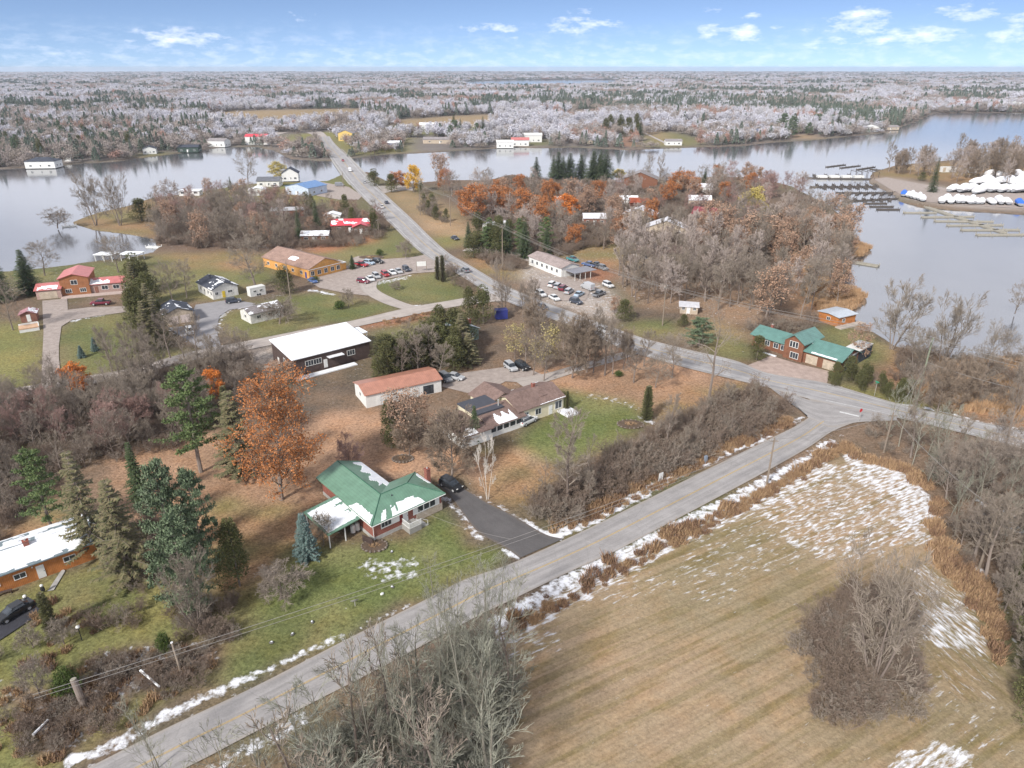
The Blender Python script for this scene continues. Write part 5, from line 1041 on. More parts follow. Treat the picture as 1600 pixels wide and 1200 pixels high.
# ---- shop with the row of cars
h = house('roadside_shop', 'white single-storey shop with grey hipped roof and porch facing the row of parked cars', 'shop', (877,433), (905,428), 20, 3.0, .30, 'w', P_WHITE, shingle('brown-grey shingles', srgb(156,142,138)))
window(h.root, h.W, h.D, 'f', .6, 1.7, 1.3, 1.1); door(h.root, h.W, h.D, 'f', .25)
for k in range(6): window(h.root, h.W, h.D, 'l', .12+.15*k, 1.6, 1.1, 1.2, frame=TRIM)
part(h, 'porch_roof', flat('grey porch roof', srgb(150,150,158,.85)), (h.W*.1,-6.5,2.5,h.W+2.5,-.5,2.65)); part(h, 'post', TRIM, *[(h.W*.12+k*2.2,-6.4,-.1,h.W*.12+k*2.2+.12,-6.28,2.5) for k in range(4)])
# ---- smaller houses in the wood, by the bridge and on the far shores
def cabin(name, label, px, py, w, d, h, rot, wall, roof, kind='u', pitch=.4, snow=None, cat='house', group=None, win=3, garage=False):
    g = G(px, py); H_ = house(name, label, cat, (0,600), (100,600), d, h, pitch, kind, wall, roof, group, width=w, rot=math.radians(rot), snow=snow)
    BLOCK.pop(); H_.root.location = (g.x, g.y, 0); BLOCK.append(np.array([tuple((H_.root.matrix_basis @ Vector((x, y, 0)))[:2]) for x, y in ((-1,-2),(w+1,-2),(w+1,d+1),(-1,d+1))]))
    for k in range(win): window(H_.root, w, d, 'f', (k+.6)/(win+.2), 1.6, min(1.6, w*.14), 1.1)
    door(H_.root, w, d, 'f', .47, mat=TRIM)
    for s in (.3, .7): window(H_.root, w, d, 'l', s, 1.6, 1.2, 1); window(H_.root, w, d, 'r', s, 1.6, 1.2, 1)
    return H_
W9 = {'f': kn(2, .38), 'b': kn(3, .4)}; WW = {'l': kn(2, .4), 'r': kn(3, .42)}
cabin('red_roofed_cabin', 'dark cabin with bright red cross-gabled roof under bare trees', 519, 364, 16, 9, 3, 8, boards('dark brown boards', srgb(100,76,64)), R_BRED, snow={'f': kn(9, .6)})
hh_ = cabin('red_roofed_porch', 'small brown porch with bright red gable at the right end of the red-roofed cabin', 552, 366, 7, 6, 2.8, 8, boards('dark brown boards', (0,0,0,1)), R_BRED, 'w')
cabin('flat_roofed_house', 'long low house with pale flat roof among trees below the blue-roofed workshop', 424, 340, 15, 8, 3, 12, REDW, flat('pale roofing', srgb(196,196,200,.85)), 'flat', .1)
h = cabin('workshop', 'pale metal workshop with blue gable roof by the bridge lot', 447, 303, 17, 15, 4.2, -28, boards('pale blue sheet wall', srgb(196,208,226,.85), .4, 0), R_BLUE, 'w', .22, cat='workshop')
cabin('shop_building', 'low building with dark grey roof beside the blue-roofed workshop', 402, 292, 13, 9, 3.2, 4, WSID, shingle('mid grey shingles', srgb(104,106,112)))
cabin('lakeside_garage', 'small white garage with snow-white roof left of the blue-roofed workshop', 389, 306, 9, 7, 2.8, 14, P_WHITE, SNOW, 'w', .3, cat='garage')
cabin('gabled_house', 'white gabled house with dark roof behind the yellow maple', 441, 283, 10, 9, 4.4, 10, P_WHITE, R_DARK, 'w', .6)
cabin('snowy_shed', 'low shed with snow-white flat roof on the point', 280, 306, 11, 6, 2.4, 6, P_WHITE, SNOW, 'flat', .1, cat='shed')
cabin('low_cabin', 'low brown cabin with grey snowy roof below the red-roofed cabin', 471, 379, 11, 6, 2.6, 5, LOG, R_GREY, snow=W9)
cabin('white_shed', 'small shed with snow-white roof just left of the bright red roof', 508, 346, 7, 5, 2.6, 8, P_WHITE, SNOW, 'w', .3, cat='shed')
R_SN = flat('snow dusted roofing', (.62,.62,.65,1), .9, .25, 1)
for (nm, lb, px, py, w, d, hh2, rt, wa, ro, kd) in [
  ('timber_house', 'brown timber house with grey gables and big windows in the wood near the right lake', 972, 296, 20, 12, 6, -12, LOG, R_GREY, 'w'),
  ('gabled_cottage', 'tan cottage with grey gable roof left of the round russet tree', 1040, 294, 14, 10, 4, 20, TSID, R_GREY, 'w'),
  ('white_veranda_house', 'white house with railed veranda right of the round russet tree', 1078, 301, 12, 8, 3, -8, P_WHITE, R_SN, 'u'),
  ('snowy_roofed_house', 'pale house with thick snow-white roof above the maroon roof', 1076, 322, 11, 9, 3, -10, TSID, SNOW, 'u'),
  ('maroon_roofed_house', 'house with plain maroon roof and white eaves deep in the bare wood', 1080, 345, 15, 12, 3.2, -25, TSID, R_MAR, 'u'),
  ('red_cabin', 'red-brown cabin with rusty roof in the middle of the wood', 984, 330, 13, 9, 4, -6, REDW, shingle('rusty shingles', srgb(150,80,58)), 'u'),
  ('snowy_cabin', 'small cabin with snow-white roof left of the rusty-roofed cabin', 968, 321, 9, 7, 3, -6, WSID, SNOW, 'u'),
  ('grey_roofed_bungalow', 'bungalow with pale grey gable roof below the rusty-roofed cabin', 972, 345, 15, 9, 3, -20, TSID, R_SN, 'w'),
  ('frosted_roof_house', 'house with broad frosted roof in front of the wood centre', 1008, 367, 17, 9, 3, -14, TSID, R_SN, 'w'),
  ('brown_gabled_house', 'brown house with pale barge boards right of the maroon roof', 1110, 358, 14, 10, 3.4, -20, TSID, R_BROWN, 'w'),
  ('little_house', 'little white house with snowy roof under the orange maples', 868, 322, 8, 6, 3, 5, P_WHITE, SNOW, 'u'),
  ('dark_cabin', 'dark cabin with dull snowy roof behind the dark hedge', 912, 352, 10, 8, 3, 0, REDW, R_SN, 'u'),
  ('forest_bungalow', 'low bungalow with frosted roof between the tall bare trunks', 995, 408, 16, 9, 3, -5, TSID, R_BROWN, 'u'),
  ('snowy_garage', 'low garage with snowy flat roof at the wood edge left of the lodge', 1062, 489, 5, 4, 2.0, -12, TSID, R_SN, 'flat'),
  ('roadside_house', 'small house with dark snowy roof behind evergreens right of the highway', 766, 366, 9, 7, 2.8, 30, P_WHITE, R_SN, 'u')]:
    cabin(nm, lb, px, py, w, d, hh2, rt, wa, ro, kd, .38)
for (nm, lb, px, py, w, d, hh2, rt, wa, ro, kd) in [
  ('boathouse', 'white boathouse with dark hip roof on the left shore', 40, 263, 20, 12, 4.5, 6, P_WHITE, R_DARK, 'hip'),
  ('shore_hut', 'tiny white hut on the left shore right of the boathouse', 100, 252, 5, 5, 3, 5, P_WHITE, P_WHITE, 'w'),
  ('shore_house', 'house with dark gable roof at the clearing on the left far shore', 224, 241, 10, 10, 4, 20, P_WHITE, R_DARK, 'w'),
  ('dark_boathouse', 'dark green boathouse at the water on the left far shore', 278, 238, 17, 9, 4, 4, boards('dark green boards', srgb(60,74,68), .4), R_DARK, 'u'),
  ('white_lake_house', 'white lake house among trees above the far left shore', 325, 229, 17, 10, 5, -12, P_WHITE, R_GREY, 'u'),
  ('red_topped_house', 'white two-storey house with red roof left of the bridge road', 384, 226, 20, 10, 7, 0, P_WHITE, R_BRED, 'u'),
  ('yellow_house', 'yellow house beyond the far end of the bridge', 529, 220, 15, 11, 7, -10, flat('yellow paint', srgb(222,190,112,.85)), R_GREY, 'w'),
  ('tan_house', 'low tan house on the slope right of the yellow house', 575, 213, 18, 10, 4, 0, TSID, R_GREY, 'u'),
  ('blue_hut', 'small blue and white hut near the water right of the bridge', 606, 231, 12, 8, 4, 5, flat('dull blue paint', srgb(86,96,150,.8)), SNOW, 'u'),
  ('long_grey_house', 'long low grey house above the far shore', 661, 224, 34, 10, 3.4, -4, TSID, R_GREY, 'u'),
  ('white_barn', 'snow-white roofed barn in the green clearing beyond the long grey house', 655, 201, 24, 12, 4, 0, P_WHITE, SNOW, 'u'),
  ('white_boathouse', 'white boathouse standing at the far shore left of the pale frosted tree', 776, 231, 15, 9, 4.5, 0, P_WHITE, P_WHITE, 'u'),
  ('brick_lake_house', 'white and red lake house at the far shore', 799, 228, 16, 10, 5, 0, P_WHITE, R_RED, 'u'),
  ('columned_house', 'white house with dark windows and veranda on the green far lawn', 819, 222, 17, 10, 6, 0, P_WHITE, P_WHITE, 'u'),
  ('shore_cottage', 'cottage at the water left of the dark spruce group', 918, 225, 14, 9, 3.5, 0, TSID, R_GREY, 'u'),
  ('dock_house', 'low white dock house at the water below the green hillside', 1040, 227, 15, 8, 3.6, 0, P_WHITE, R_GREY, 'u'),
  ('blue_grey_house', 'blue-grey house among trees at the far right shore', 1172, 214, 14, 10, 6, 0, flat('blue grey paint', srgb(130,140,166,.8)), R_GREY, 'w'),
  ('grey_lake_house', 'grey house between evergreens and the red-brown tree on the far shore', 1286, 207, 14, 10, 5, -8, flat('grey siding', srgb(140,140,150,.8)), R_GREY, 'w'),
  ('bright_cottage', 'small bright white cottage on the point of the far right shore', 1358, 206, 10, 9, 5, 0, P_WHITE, P_WHITE, 'w'),
  ('low_point_house', 'low pale house beside the bright white cottage on the far right shore', 1380, 203, 20, 9, 3, 10, TSID, R_GREY, 'u'),
  ('orange_lake_house', 'orange-tan house on the far side of the right bay', 1466, 171.5, 22, 12, 9, 0, flat('orange tan paint', srgb(200,150,120,.85)), R_GREY, 'u'),
  ('white_tower_house', 'tall white house on the far side of the right bay', 1586, 172.5, 18, 12, 13, 0, P_WHITE, R_GREY, 'u')]:
    cabin(nm, lb, px, py, w, d, hh2, rt, wa, ro, kd, .35)
# ---- highway bridge
def bridge():
    A = spline([G(*p) for p in HL], 8); B = spline([G(*p) for p in HR], 8); i0, i1 = 3*8-2, 5*8-2+6
    root = empty('highway_bridge', A[i0]); tag(root, 'long highway bridge with low railings crossing the narrows', 'bridge'); inv = -A[i0]
    dk = MB(); n = i1-i0; vs = []
    for k in range(i0, i1+1):
        a, b = A[k]+inv, B[k]+inv; e = (a-b).normalized()*.5; vs += [a+e+Vector((0,0,-.75)), a+e+Vector((0,0,.045)), b-e+Vector((0,0,.045)), b-e+Vector((0,0,-.75))]
    fs_ = []
    for k in range(n):
        q = 4*k; fs_ += [(q,q+1,q+5,q+4),(q+1,q+2,q+6,q+5),(q+2,q+3,q+7,q+6),(q+3,q,q+4,q+7)]
    dk.add(vs, fs_+[(0,3,2,1),(4*n,4*n+1,4*n+2,4*n+3)]); dk.build('deck', CONC, root)
    for S, sg in ((A, 1), (B, -1)):
        m = MB()
        for k in range(i0-5, i1+4):
            a, b = S[k]+inv, S[k+1]+inv; e = ((A[k]-B[k]).normalized()*sg)*.25; z = Vector((0,0,1))
            for zz in (.5, .95): m.tube(a+e+z*zz, b+e+z*zz, .09, .09, 4)
            m.tube(a+e, a+e+z*1.0, .09, .09, 4)
        m.build('railing', CONC, root)
    for k in range(i0+2, i1, 4):
        c = (A[k]+B[k])/2+inv; d = (A[k]-B[k]); m = MB()
        for t_ in (-.35, 0, .35): p = c+d*t_; m.cyl((p.x, p.y), .5, -3.2, -.7, 8)
        m.build('pier', CONC, root)
bridge()
# ================================================================ particular trees
for t_ in [
 ('oak',440,780,576,'big oak covered in rust-orange leaves left of the brick bungalow',150),
 ('pine',314,737,570,'tall green white pine left of the big orange oak',95),
 ('pine',85,836,698,'green pine at the far left above the cedar house',84), ('fir',150,868,700,'ragged brown-green fir right of the far left pine',88), ('fir',205,905,745,'drooping brown-green fir behind the end of the cedar house',100), ('spruce',223,790,688,'thin dark fir in front of the orange leaf lawn',44),
 ('bluepine',285,915,715,'blue-green pine at the left of the pine clump',95), ('bluepine',325,905,728,'blue-green pine at the right of the pine clump',80), ('bluepine',300,960,800,'low spreading blue-green pine with bare lower limbs',100), ('cedar',375,915,806,'round dark green cedar right of the pine clump',64),
 ('bluespruce',480,872,800,'small frosted blue spruce on the lawn left of the bungalow',44), ('purple',547,736,672,'purple-twigged ornamental tree behind the bungalow',56), ('apple',126*4+2,850,795,'small bare tree at the corner of the bungalow carport',44), ('apple',545,722,655,'',0),
 ('maple',706,749,632,'dense round bare maple behind the black SUV',100), ('birch',762,780,680,'white-stemmed birch beside the dark driveway',38), ('rusty',632,705,606,'maple with dull red leaves above the dark conifer',60), ('rusty',657,690,608,'red-leaved maple against the orange shed',60), ('maple',640,710,640,'bare maple in front of the dull red maple',66), ('cedar',612,700,622,'dark cedar left of the bare maples',52), ('spruce',742,688,632,'small dark pine against the brown-roofed house',26),
 ('tall',887,792,632,'pale tall bare tree between the lawn and the road hedge',66), ('poplar',676,935,862,'pale thin bare tree on the verge of the bungalow lawn',40),('poplar',744,935,868,'second pale thin bare tree on the bungalow verge',30),
 ('dead',1108,625,470,'big half-dead tree with long crooked limbs near the junction',110), ('cedarcol',1010,655,602,'dark vine-draped column tree at the end of the lawn',22), ('tall',1040,700,612,'bare tree wrapped in vines at the lawn corner',40),
 ('maple',894,590,478,'large bare maple beside the brown house drive',78), ('tall',927,582,468,'slim bare tree right of the large drive maple',26), ('tall',945,586,490,'short-crowned bare tree in the drive row',40), ('tall',957,584,500,'thin bare tree at the end of the drive row',22), ('broad',1024,605,548,'spreading bare tree in the middle of the pink leaf lawn',62), ('broad',1050,590,512,'bare tree nearest the highway on the pink leaf lawn',66), ('tall',990,597,540,'small bare tree at the left of the pink leaf lawn',36), ('tall',1006,572,510,'purple-brown bare tree beside the highway bend',36), ('thinwillow',853,577,500,'yellow-green tree left of the large drive maple',60), ('thinwillow',805,560,505,'small olive-yellow tree near the parked silver car',40),
 ('evergreen_shrub',967,587,578,'small round evergreen bush on the pink leaf lawn',22),
 ('cedar',733,507,446,'left of the two big olive cedars by the side road',34), ('cedar',755,506,442,'right of the two big olive cedars by the side road',38), ('broad',785,488,396,'large bare tree beside the two big olive cedars',56), ('tall',829,505,428,'bare tree left of the shop junction',30), ('tall',818,503,440,'thin bare tree left of the shop junction',22), ('apple',690,512,480,'bluish-grey bush-like tree at the side road corner',50),
 ('cedarcol',684,437,400,'left of two narrow brown cedars beside the highway',11), ('cedarcol',692,440,398,'right of two narrow brown cedars beside the highway',12), ('apple',634,402,372,'small bare tree on the lawn beside the highway',30),
 ('cedar',446,458,412,'olive cedar at the corner of the yellow restaurant',36), ('spruce',551,420,398,'small pointed spruce at the restaurant entrance',14), ('evergreen_shrub',532,482,468,'low green bush on the lawn left of the restaurant driveway',28), ('apple',545,480,448,'leafless bush-like tree behind the low green bush',30), ('apple',540,482,472,'',0), ('evergreen_shrub',494,440,430,'round green bush at the restaurant corner',14), ('evergreen_shrub',594,399,388,'round brown bush on the lawn beyond the restaurant',14), ('apple',619,452,438,'small round bush on the triangular lawn',22),
 ('spruce',48,458,388,'dark pointed spruce left of the red-roofed house',44), ('spruce',6,470,390,'dark spruce cut by the left edge beside the red-roofed house',40), ('broad',70,430,370,'wide bare tree on the lake shore behind the red-roofed house',60), ('broad',20,515,428,'bare tree with dull twigs left of the little shed',56), ('broad',185,425,362,'bare tree leaning over the snowy shore behind the red-roofed house',60),
 ('cedar',218,460,392,'dark cedar right of the red-roofed house',42), ('cedar',222,535,428,'tall dark cedar in the row left of the double garage',46), ('fir',252,540,452,'brown-green conifer right beside the tall dark cedar',36), ('broad',270,470,404,'bare tree left of the white bungalow',44), ('broad',292,465,402,'olive-twigged bare tree left of the white bungalow',40), ('broad',400,450,362,'large bare tree right of the white bungalow',76),
 ('apple',437,505,458,'spreading low bare tree in front of the white cottage',70), ('bluespruce',128,558,539,'left of two small blue spruces on the left lawn',14), ('bluespruce',149,548,526,'right of two small blue spruces on the left lawn',14), ('orange',126,618,563,'small orange maple at the side road on the left',46), ('orange',338,628,572,'thin orange maple left of the big orange oak',34), ('cedarcol',357,660,602,'narrow green cedar beside the big orange oak',20), ('fir',378,745,606,'broad brown-tinged fir left of the big orange oak',84), ('rusty',440,600,560,'dull red tree behind the big orange oak',60),
 ('orange',646,300,254,'bright yellow larch right of the bridge',0), ('willow',437,278,250,'yellow maple left of the blue-roofed workshop',34), ('oakish',620,296,264,'orange tree left of the yellow larch',36), ('rusty',690,282,238,'tall dull red tree behind the yellow larch',36), ('cedar',585,290,262,'dark green cedar right of the bridge end',34), ('cedar',612,300,270,'dark bushy tree between bridge and larch',24),
 ('spruce',838,283,244,'lone dark spruce left of the spruce group',22), ('spruce',822,270,250,'',0), ('spruce',872,285,236,'first of the tall dark spruces seen from the left',36), ('spruce',890,284,238,'second of the tall dark spruces seen from the left',34), ('spruce',926,286,234,'third of the tall dark spruces seen from the left',36), ('spruce',946,288,233,'fourth and rightmost of the tall dark spruces',36), ('spruce',908,282,240,'shorter dark spruce in the middle of the spruce group',32), ('willow',968,282,262,'low yellow-green tree right of the spruce group',34),
 ('oakish',1062,302,266,'round russet tree between the far houses',48), ('spruce',1100,292,262,'narrow dark spruce right of the round russet tree',14), ('willow',1172,340,288,'yellow willow near the right lake',48), ('broad',1012,290,236,'tall bare tree against the right lake',22), ('tall',1030,292,235,'slim bare tree against the right lake',14), ('rusty',1190,402,330,'large orange-brown tree on the right edge of the wood',80), ('rusty',1225,395,335,'orange-brown tree beside the larger one at the wood edge',50),
 ('oakish',742,345,285,'orange-leaved tree at the left of the orange row',50), ('orange',885,345,300,'bright orange tree at the right of the orange row',44), ('oakish',780,340,284,'orange-leaved tree second from the left of the orange row',46), ('oakish',820,350,292,'orange-leaved tree in the middle of the orange row',50), ('oakish',850,358,306,'lower orange-leaved tree right of the row centre',40), ('rusty',900,330,275,'pinkish brown tree behind the bright orange tree',60),
 ('spruce',787,400,355,'dark green spruce right of the highway house',34), ('cedar',740,402,362,'olive bushy tree in front of the highway house',34), ('pine',760,400,352,'dark pine between the olive bush and the spruce',34), ('spruce',468,372,322,'left of two dark spruces near the bright red roof',14), ('spruce',496,362,310,'right of two dark spruces near the bright red roof',20), ('cedar',585,365,324,'dark conifer right of the bright red roof',22), ('spruce',361,296,275,'tiny dark spruce on the point near the snowy shed',8), ('broad',388,288,228,'big bare tree standing on the point against the water',46), ('apple',80*1+10,356,322,'small bare tree leaning over the water from the point',46), ('spruce',540,322,302,'',0), ('cedar',540,335,302,'dark evergreen behind the workshop lot',20), ('tall',450,385,330,'bare tree below the flat-roofed house',30),
 ('multi',150,352,264,'big many-stemmed bare tree on the tip of the point',60), ('multi',188,352,268,'second many-stemmed bare tree on the point',50), ('cedar',222,345,308,'russet-green bushy tree on the point',40),
 ('cedar',1182,562,522,'round dark cedar in front of the left wing of the lodge',34), ('rusty',1337,560,500,'small red-brown tree behind the lodge',36), ('multi',1393,545,432,'wide bare tree on the shore right of the lodge',84), ('multi',1470,575,452,'bare tree leaning right over the water',80), ('broad',1530,620,500,'bare willow-like tree near the marshy shore',80), ('broad',1590,650,505,'bare willow-like tree at the right edge by the marsh',70), ('multi',1430,590,500,'brown bare tree in the middle of the right shore group',60), ('maple',1462,650,552,'bare tree beside the highway pole',56), ('broad',1428,655,560,'leafless tree at the foot of the highway pole',50), ('tall',1570,700,560,'bare tree right of the highway near the edge',40), ('maple',1500,640,550,'olive-brown tree behind the highway ditch',50),
 ('cedar',1068,510,490,'dark evergreen bush at the left of the lodge garden',30), ('bluepine',1092,540,495,'grey-green conifer behind the bare trees near the highway',50), ('rusty',960,490,462,'small rusty tree by the highway opposite the drive row',24), ('cedar',975,500,466,'olive tree by the highway opposite the drive row',34),
 ('spruce',1456,300,245,'dark spruce on the boat yard peninsula',18), ('cedar',1440,282,268,'low dark evergreen on the boat yard peninsula',24), ('maple',1403,272,232,'small bare tree at the tip of the boat yard peninsula',22),
 ('cedarcol',82,985,925,'small narrow cedar beside the black driveway',24), ('broad',205,960,905,'',0), ('evergreen_shrub',258,1020,984,'small yellow-green conifer in the garden brush',26), ('evergreen_shrub',110,1085,1040,'snow-dusted dark green juniper bush',44), ('apple',62,1085,1024,'small leafless fruit tree in the lower left garden',60), ('apple',100,1005,965,'low bare bush right of the narrow cedar',52), ('apple',52,1010,975,'bare round bush below the black driveway',50), ('maple',225,975,912,'',0), ('apple',440,935,880,'bare apple tree left of the bungalow lawn',95), ('evergreen_shrub',888,602*1+0,604,'',0),
 ('cedarcol',886,640,610,'narrow dark cedar at the corner of the cream wall',9), ('multi',1362,1075,832,'great many-stemmed bare tree on the field, right of centre',170), ('purple',1300,1080,900,'',0), ('multi',310,985,850,'grey bare tree before the pine clump',90), ('apple',200,900,840,'brown bare tree at the end of the cedar house',60)]:
    if not t_[4]: continue
    k_, bx_, by_, ty_, lb_, wd_ = t_; tree(k_, bx_, by_, ty_, lb_, wd_ or None)
# yellow larch gets its own colour
for e in [o for o in C.objects if o.get('label', '').startswith('bright yellow larch')]:
    for c in e.children:
        if c.name.startswith('crown'): c.data = c.data.copy(); c.data.materials[1] = YELL
    e.name = 'larch_tree'
# ================================================================ trees of the woods, each one its own
wood(['spruce'], [(862,274),(952,276),(950,288),(862,285)], 6, (14,19), 'dark spruce in the tight group above the big wood', '', 26, 5, (1.1,1.5))
wood(['cedar','cedar','fir','cedar','cedar','tall'], [(590,604),(600,575),(640,560),(690,535),(730,545),(735,575),(700,590),(640,598),(560,618)], 32, (7,11.5), 'olive evergreen in the belt between the white-roofed building and the orange shed', 'evergreens between the white-roofed building and the orange shed', 1, 2.6, (1.15,1.7))
wood(['cedar'], [(1292,590),(1320,582),(1400,612),(1430,625),(1410,630),(1350,612),(1290,602)], 15, (3.5,5.2), 'bushy olive cedar in the hedge between the lodge and the highway', 'cedars of the hedge beside the lodge', 2, 1.8, (1.1,1.4))
wood(['tall','broad','sapling','multi','broad'], [(-60,640),(0,625),(200,598),(310,570),(380,558),(430,600),(350,640),(290,690),(170,720),(60,760),(0,830),(-80,850)], 85, (6,10.5), 'bare brown tree in the tangled wood below the side road on the left', 'bare trees of the left-hand wood', 3, 2.8)
wood(['sapling','tall'], [(165,560),(270,540),(320,560),(300,590),(180,605)], 14, (9,14), 'thin bare tree rising in front of the side road on the left', 'thin bare trees in front of the left side road', 4, 2.5)
wood(['frosty','broad','multi','purple','rusty'], [(250,325),(330,312),(420,322),(470,330),(480,350),(440,392),(350,392),(260,385),(225,360)], 75, (9,15), 'brown bare tree in the wood on the point left of the restaurant', 'bare trees of the wood on the point', 5, 4)
wood(['rusty','purple','broad','cedar'], [(440,325),(500,318),(590,335),(600,365),(560,385),(480,372)], 14, (6,9), 'small tree around the bright red roof', 'small trees around the bright red roof', 6, 4)
wood(['frosty','broad','tall','purple','rusty','broad','frosty','oakish'], [(665,292),(860,296),(960,305),(1010,286),(1170,280),(1235,296),(1290,325),(1250,370),(1160,385),(1000,385),(860,392),(800,372),(720,340)], 150, (9,15), 'frosted pinkish tree in the big wood between the highway and the right lake', 'frosted trees of the big wood', 7, 4.0, (.9,1.2))
wood(['tall','tall','broad','frosty','tall','frosty','rusty'], [(940,385),(1240,375),(1320,345),(1322,440),(1330,490),(1180,505),(1060,480),(970,450)], 92, (13.5,19.5), 'tall grey-trunked bare tree in the grove right of the shop', 'tall bare trees of the grove right of the shop', 8, 3.4, (.85,1.2))
wood(['frosty','tall','maple'], [(1380,268),(1480,252),(1700,244),(1700,292),(1560,292),(1420,280)], 64, (14,22), 'bare pinkish tree on the boat yard peninsula', 'bare trees on the boat yard peninsula', 9, 5)
wood(['poplar','poplar','sapling'], [(470,1250),(540,1175),(620,1095),(710,1040),(780,1000),(795,1100),(790,1290),(500,1400),(250,1380)], 46, (11,18), 'slender grey-green bare tree in the thicket below the road', 'slender bare trees below the road', 10, 2.6, (.9,1.3))
for (x_, y_, t2, l_) in [(735,1190,878,'tallest slender bare tree at the right of the thicket below the road'), (770,1150,895,'tall bare tree at the right edge of the thicket below the road'), (690,1130,905,'tall bare tree whose top crosses the road'), (590,1230,985,'tall forked bare tree in the middle of the thicket below the road'), (650,1260,965,'pale straight bare tree in the thicket below the road'), (270,1330,1120,'thin bare tree whose bare top crosses the lower road'), (248,1200,1075,'pale twiggy bare tree on the left verge of the road')]: tree('poplar', x_, y_, t2, l_, 60)
wood(['tall','poplar','tall','broad'], [(1350,690),(1430,695),(1600,755),(1750,830),(1750,1000),(1620,960),(1540,930),(1490,850),(1460,770),(1420,725)], 60, (8,15), 'bare grey tree in the strip between the hay field and the highway', 'bare trees between the hay field and the highway', 11, 3)
wood(['multi','cedar','broad'], [(1560,930),(1650,950),(1750,1050),(1750,1250),(1640,1200),(1590,1080)], 14, (7,12), 'dark tree cut by the right edge beside the hay field', 'dark trees at the right edge of the hay field', 12, 3)
wood(['sapling','tall'], [(830,800),(880,812),(1060,738),(1220,665),(1225,640),(1130,640),(1000,700),(850,760)], 20, (5,8), 'thin bare tree standing up from the dark hedge along the road', 'thin trees in the roadside hedge', 13, 4)
wood(['fir','cedar','bluepine'], [(-20,200),(60,208),(240,225),(260,232),(160,246),(60,254),(-20,258)], 22, (12,18), 'dark evergreen on the far left shore above the boathouse', 'evergreens on the far left shore', 14, 9)
wood(['frosty','broad'], [(455,222),(505,226),(503,244),(465,244)], 14, (9,12), 'brown bare tree on the little island at the bridge', 'bare trees on the little island', 15, 7, (1,1.3))
wood(['spruce','bluepine'], [(690,205),(770,208),(768,224),(700,222)], 7, (14,20), 'dark conifer on the far lawn left of the pale frosted tree', 'dark conifers on the far lawn', 16, 12, (1,1.3))
wood(['spruce','cedar'], [(938,205),(1005,205),(1000,226),(945,228)], 12, (12,22), 'dark spruce of the group at the centre of the far shore', 'dark spruces at the centre of the far shore', 17, 8, (1,1.3))
wood(['bluepine','spruce'], [(1205,190),(1330,196),(1320,210),(1210,218)], 18, (12,22), 'dark pine on the far right shore', 'dark pines on the far right shore', 18, 12, (1.1,1.5))
wood(['cedar','broad'], [(655,300),(675,320),(700,345),(690,352),(660,325)], 12, (5,8), 'dark bushy tree beside the highway below the larch', 'bushy trees below the larch', 19, 4, (1.1,1.4))
wood(['maple','tall','broad','tall'], [(800,565),(870,520),(960,540),(1000,572),(940,592),(850,596)], 9, (9,13.5), 'bare tree between the gravel yard and the highway', 'bare trees between the gravel yard and the highway', 20, 4)
wood(['broad','tall','maple'], [(775,478),(830,492),(880,512),(850,530),(790,520)], 4, (9,13), 'bare tree on the near side of the highway opposite the shop', 'bare trees opposite the shop', 21, 4)
wood(['cedar','spruce','pine','cedar'], [(728,378),(790,372),(850,388),(860,402),(800,404),(740,402)], 18, (9,14), 'dark evergreen right of the highway between the pale house and the shop', 'evergreens between the pale house and the shop', 22, 4, (1,1.4))
wood(['cedar','fir'], [(205,450),(225,440),(262,545),(240,560),(215,520)], 10, (9,14), 'dark evergreen in the row left of the double garage', 'evergreens left of the double garage', 23, 2.6, (1,1.4))
wood(['frosty','frosty','broad'], [(1480,480),(1590,470),(1800,540),(1800,640),(1600,620),(1500,600)], 1, (9,12), 'pinkish bare tree far right behind the marsh', None, 24, 6)
wood(['tall','tall','frosty','broad'], [(955,440),(1060,450),(1190,462),(1200,496),(1110,486),(1060,476),(985,474)], 24, (13,18), 'tall bare tree at the front edge of the grove opposite the drive row', '', 27, 3.4, (.8,1.1))
wood(['broad','tall','purple'], [(0,640),(0,700),(60,700),(200,700),(330,690),(300,660)], 18, (8,12), 'taller bare tree along the lower edge of the left-hand wood', 'taller bare trees at the lower edge of the left-hand wood', 25, 4)
# ================================================================ countless brush, weeds, reeds
BR = BUSH+BUSHT
cover('hedge_brush', BR, [[(815,800),(850,790),(930,735),(1000,700),(1060,660),(1100,640),(1180,610),(1222,640),(1218,662),(1150,692),(1060,732),(980,770),(900,808),(862,826)]], .32, (.9,2.1), 'dense purple-brown leafless brush along the road', 'brush', 31)
cover('wood_brush', BR, [[(-60,630),(0,625),(200,598),(310,570),(380,558),(430,600),(350,650),(290,700),(150,730),(60,770),(0,850),(-80,860)], [(1400,545),(1500,565),(1600,560),(1700,600),(1700,660),(1480,632),(1400,600)]], .28, (.8,1.5), 'tangled leafless undergrowth of the woods', 'undergrowth', 32, avoid=BLOCK)
cover('field_edge_brush', BR+BUSHG[:1], [[(1340,660),(1420,668),(1520,700),(1620,735),(1700,760),(1750,1000),(1620,960),(1545,940),(1490,860),(1466,790),(1430,735),(1370,705)], [(1590,930),(1750,950),(1750,1300),(1640,1230),(1580,1060)]], .17, (.5,1.25), 'dark leafless brush between the hay field and the highway', 'brush', 33, .42)
cover('thicket_brush', BUSHG, [[(400,1260),(500,1165),(610,1095),(705,1030),(780,990),(798,1100),(795,1300),(500,1420),(300,1390)]], .42, (.6,1.45), 'grey-green leafless thicket below the road', 'brush', 34)
cover('field_clump_brush', BUSHT+BUSH, [[(1262,1030),(1290,960),(1350,920),(1410,950),(1430,1040),(1410,1120),(1340,1150),(1275,1110)]], .5, (.9,1.7), 'round leafless thicket standing in the hay field', 'brush', 35)
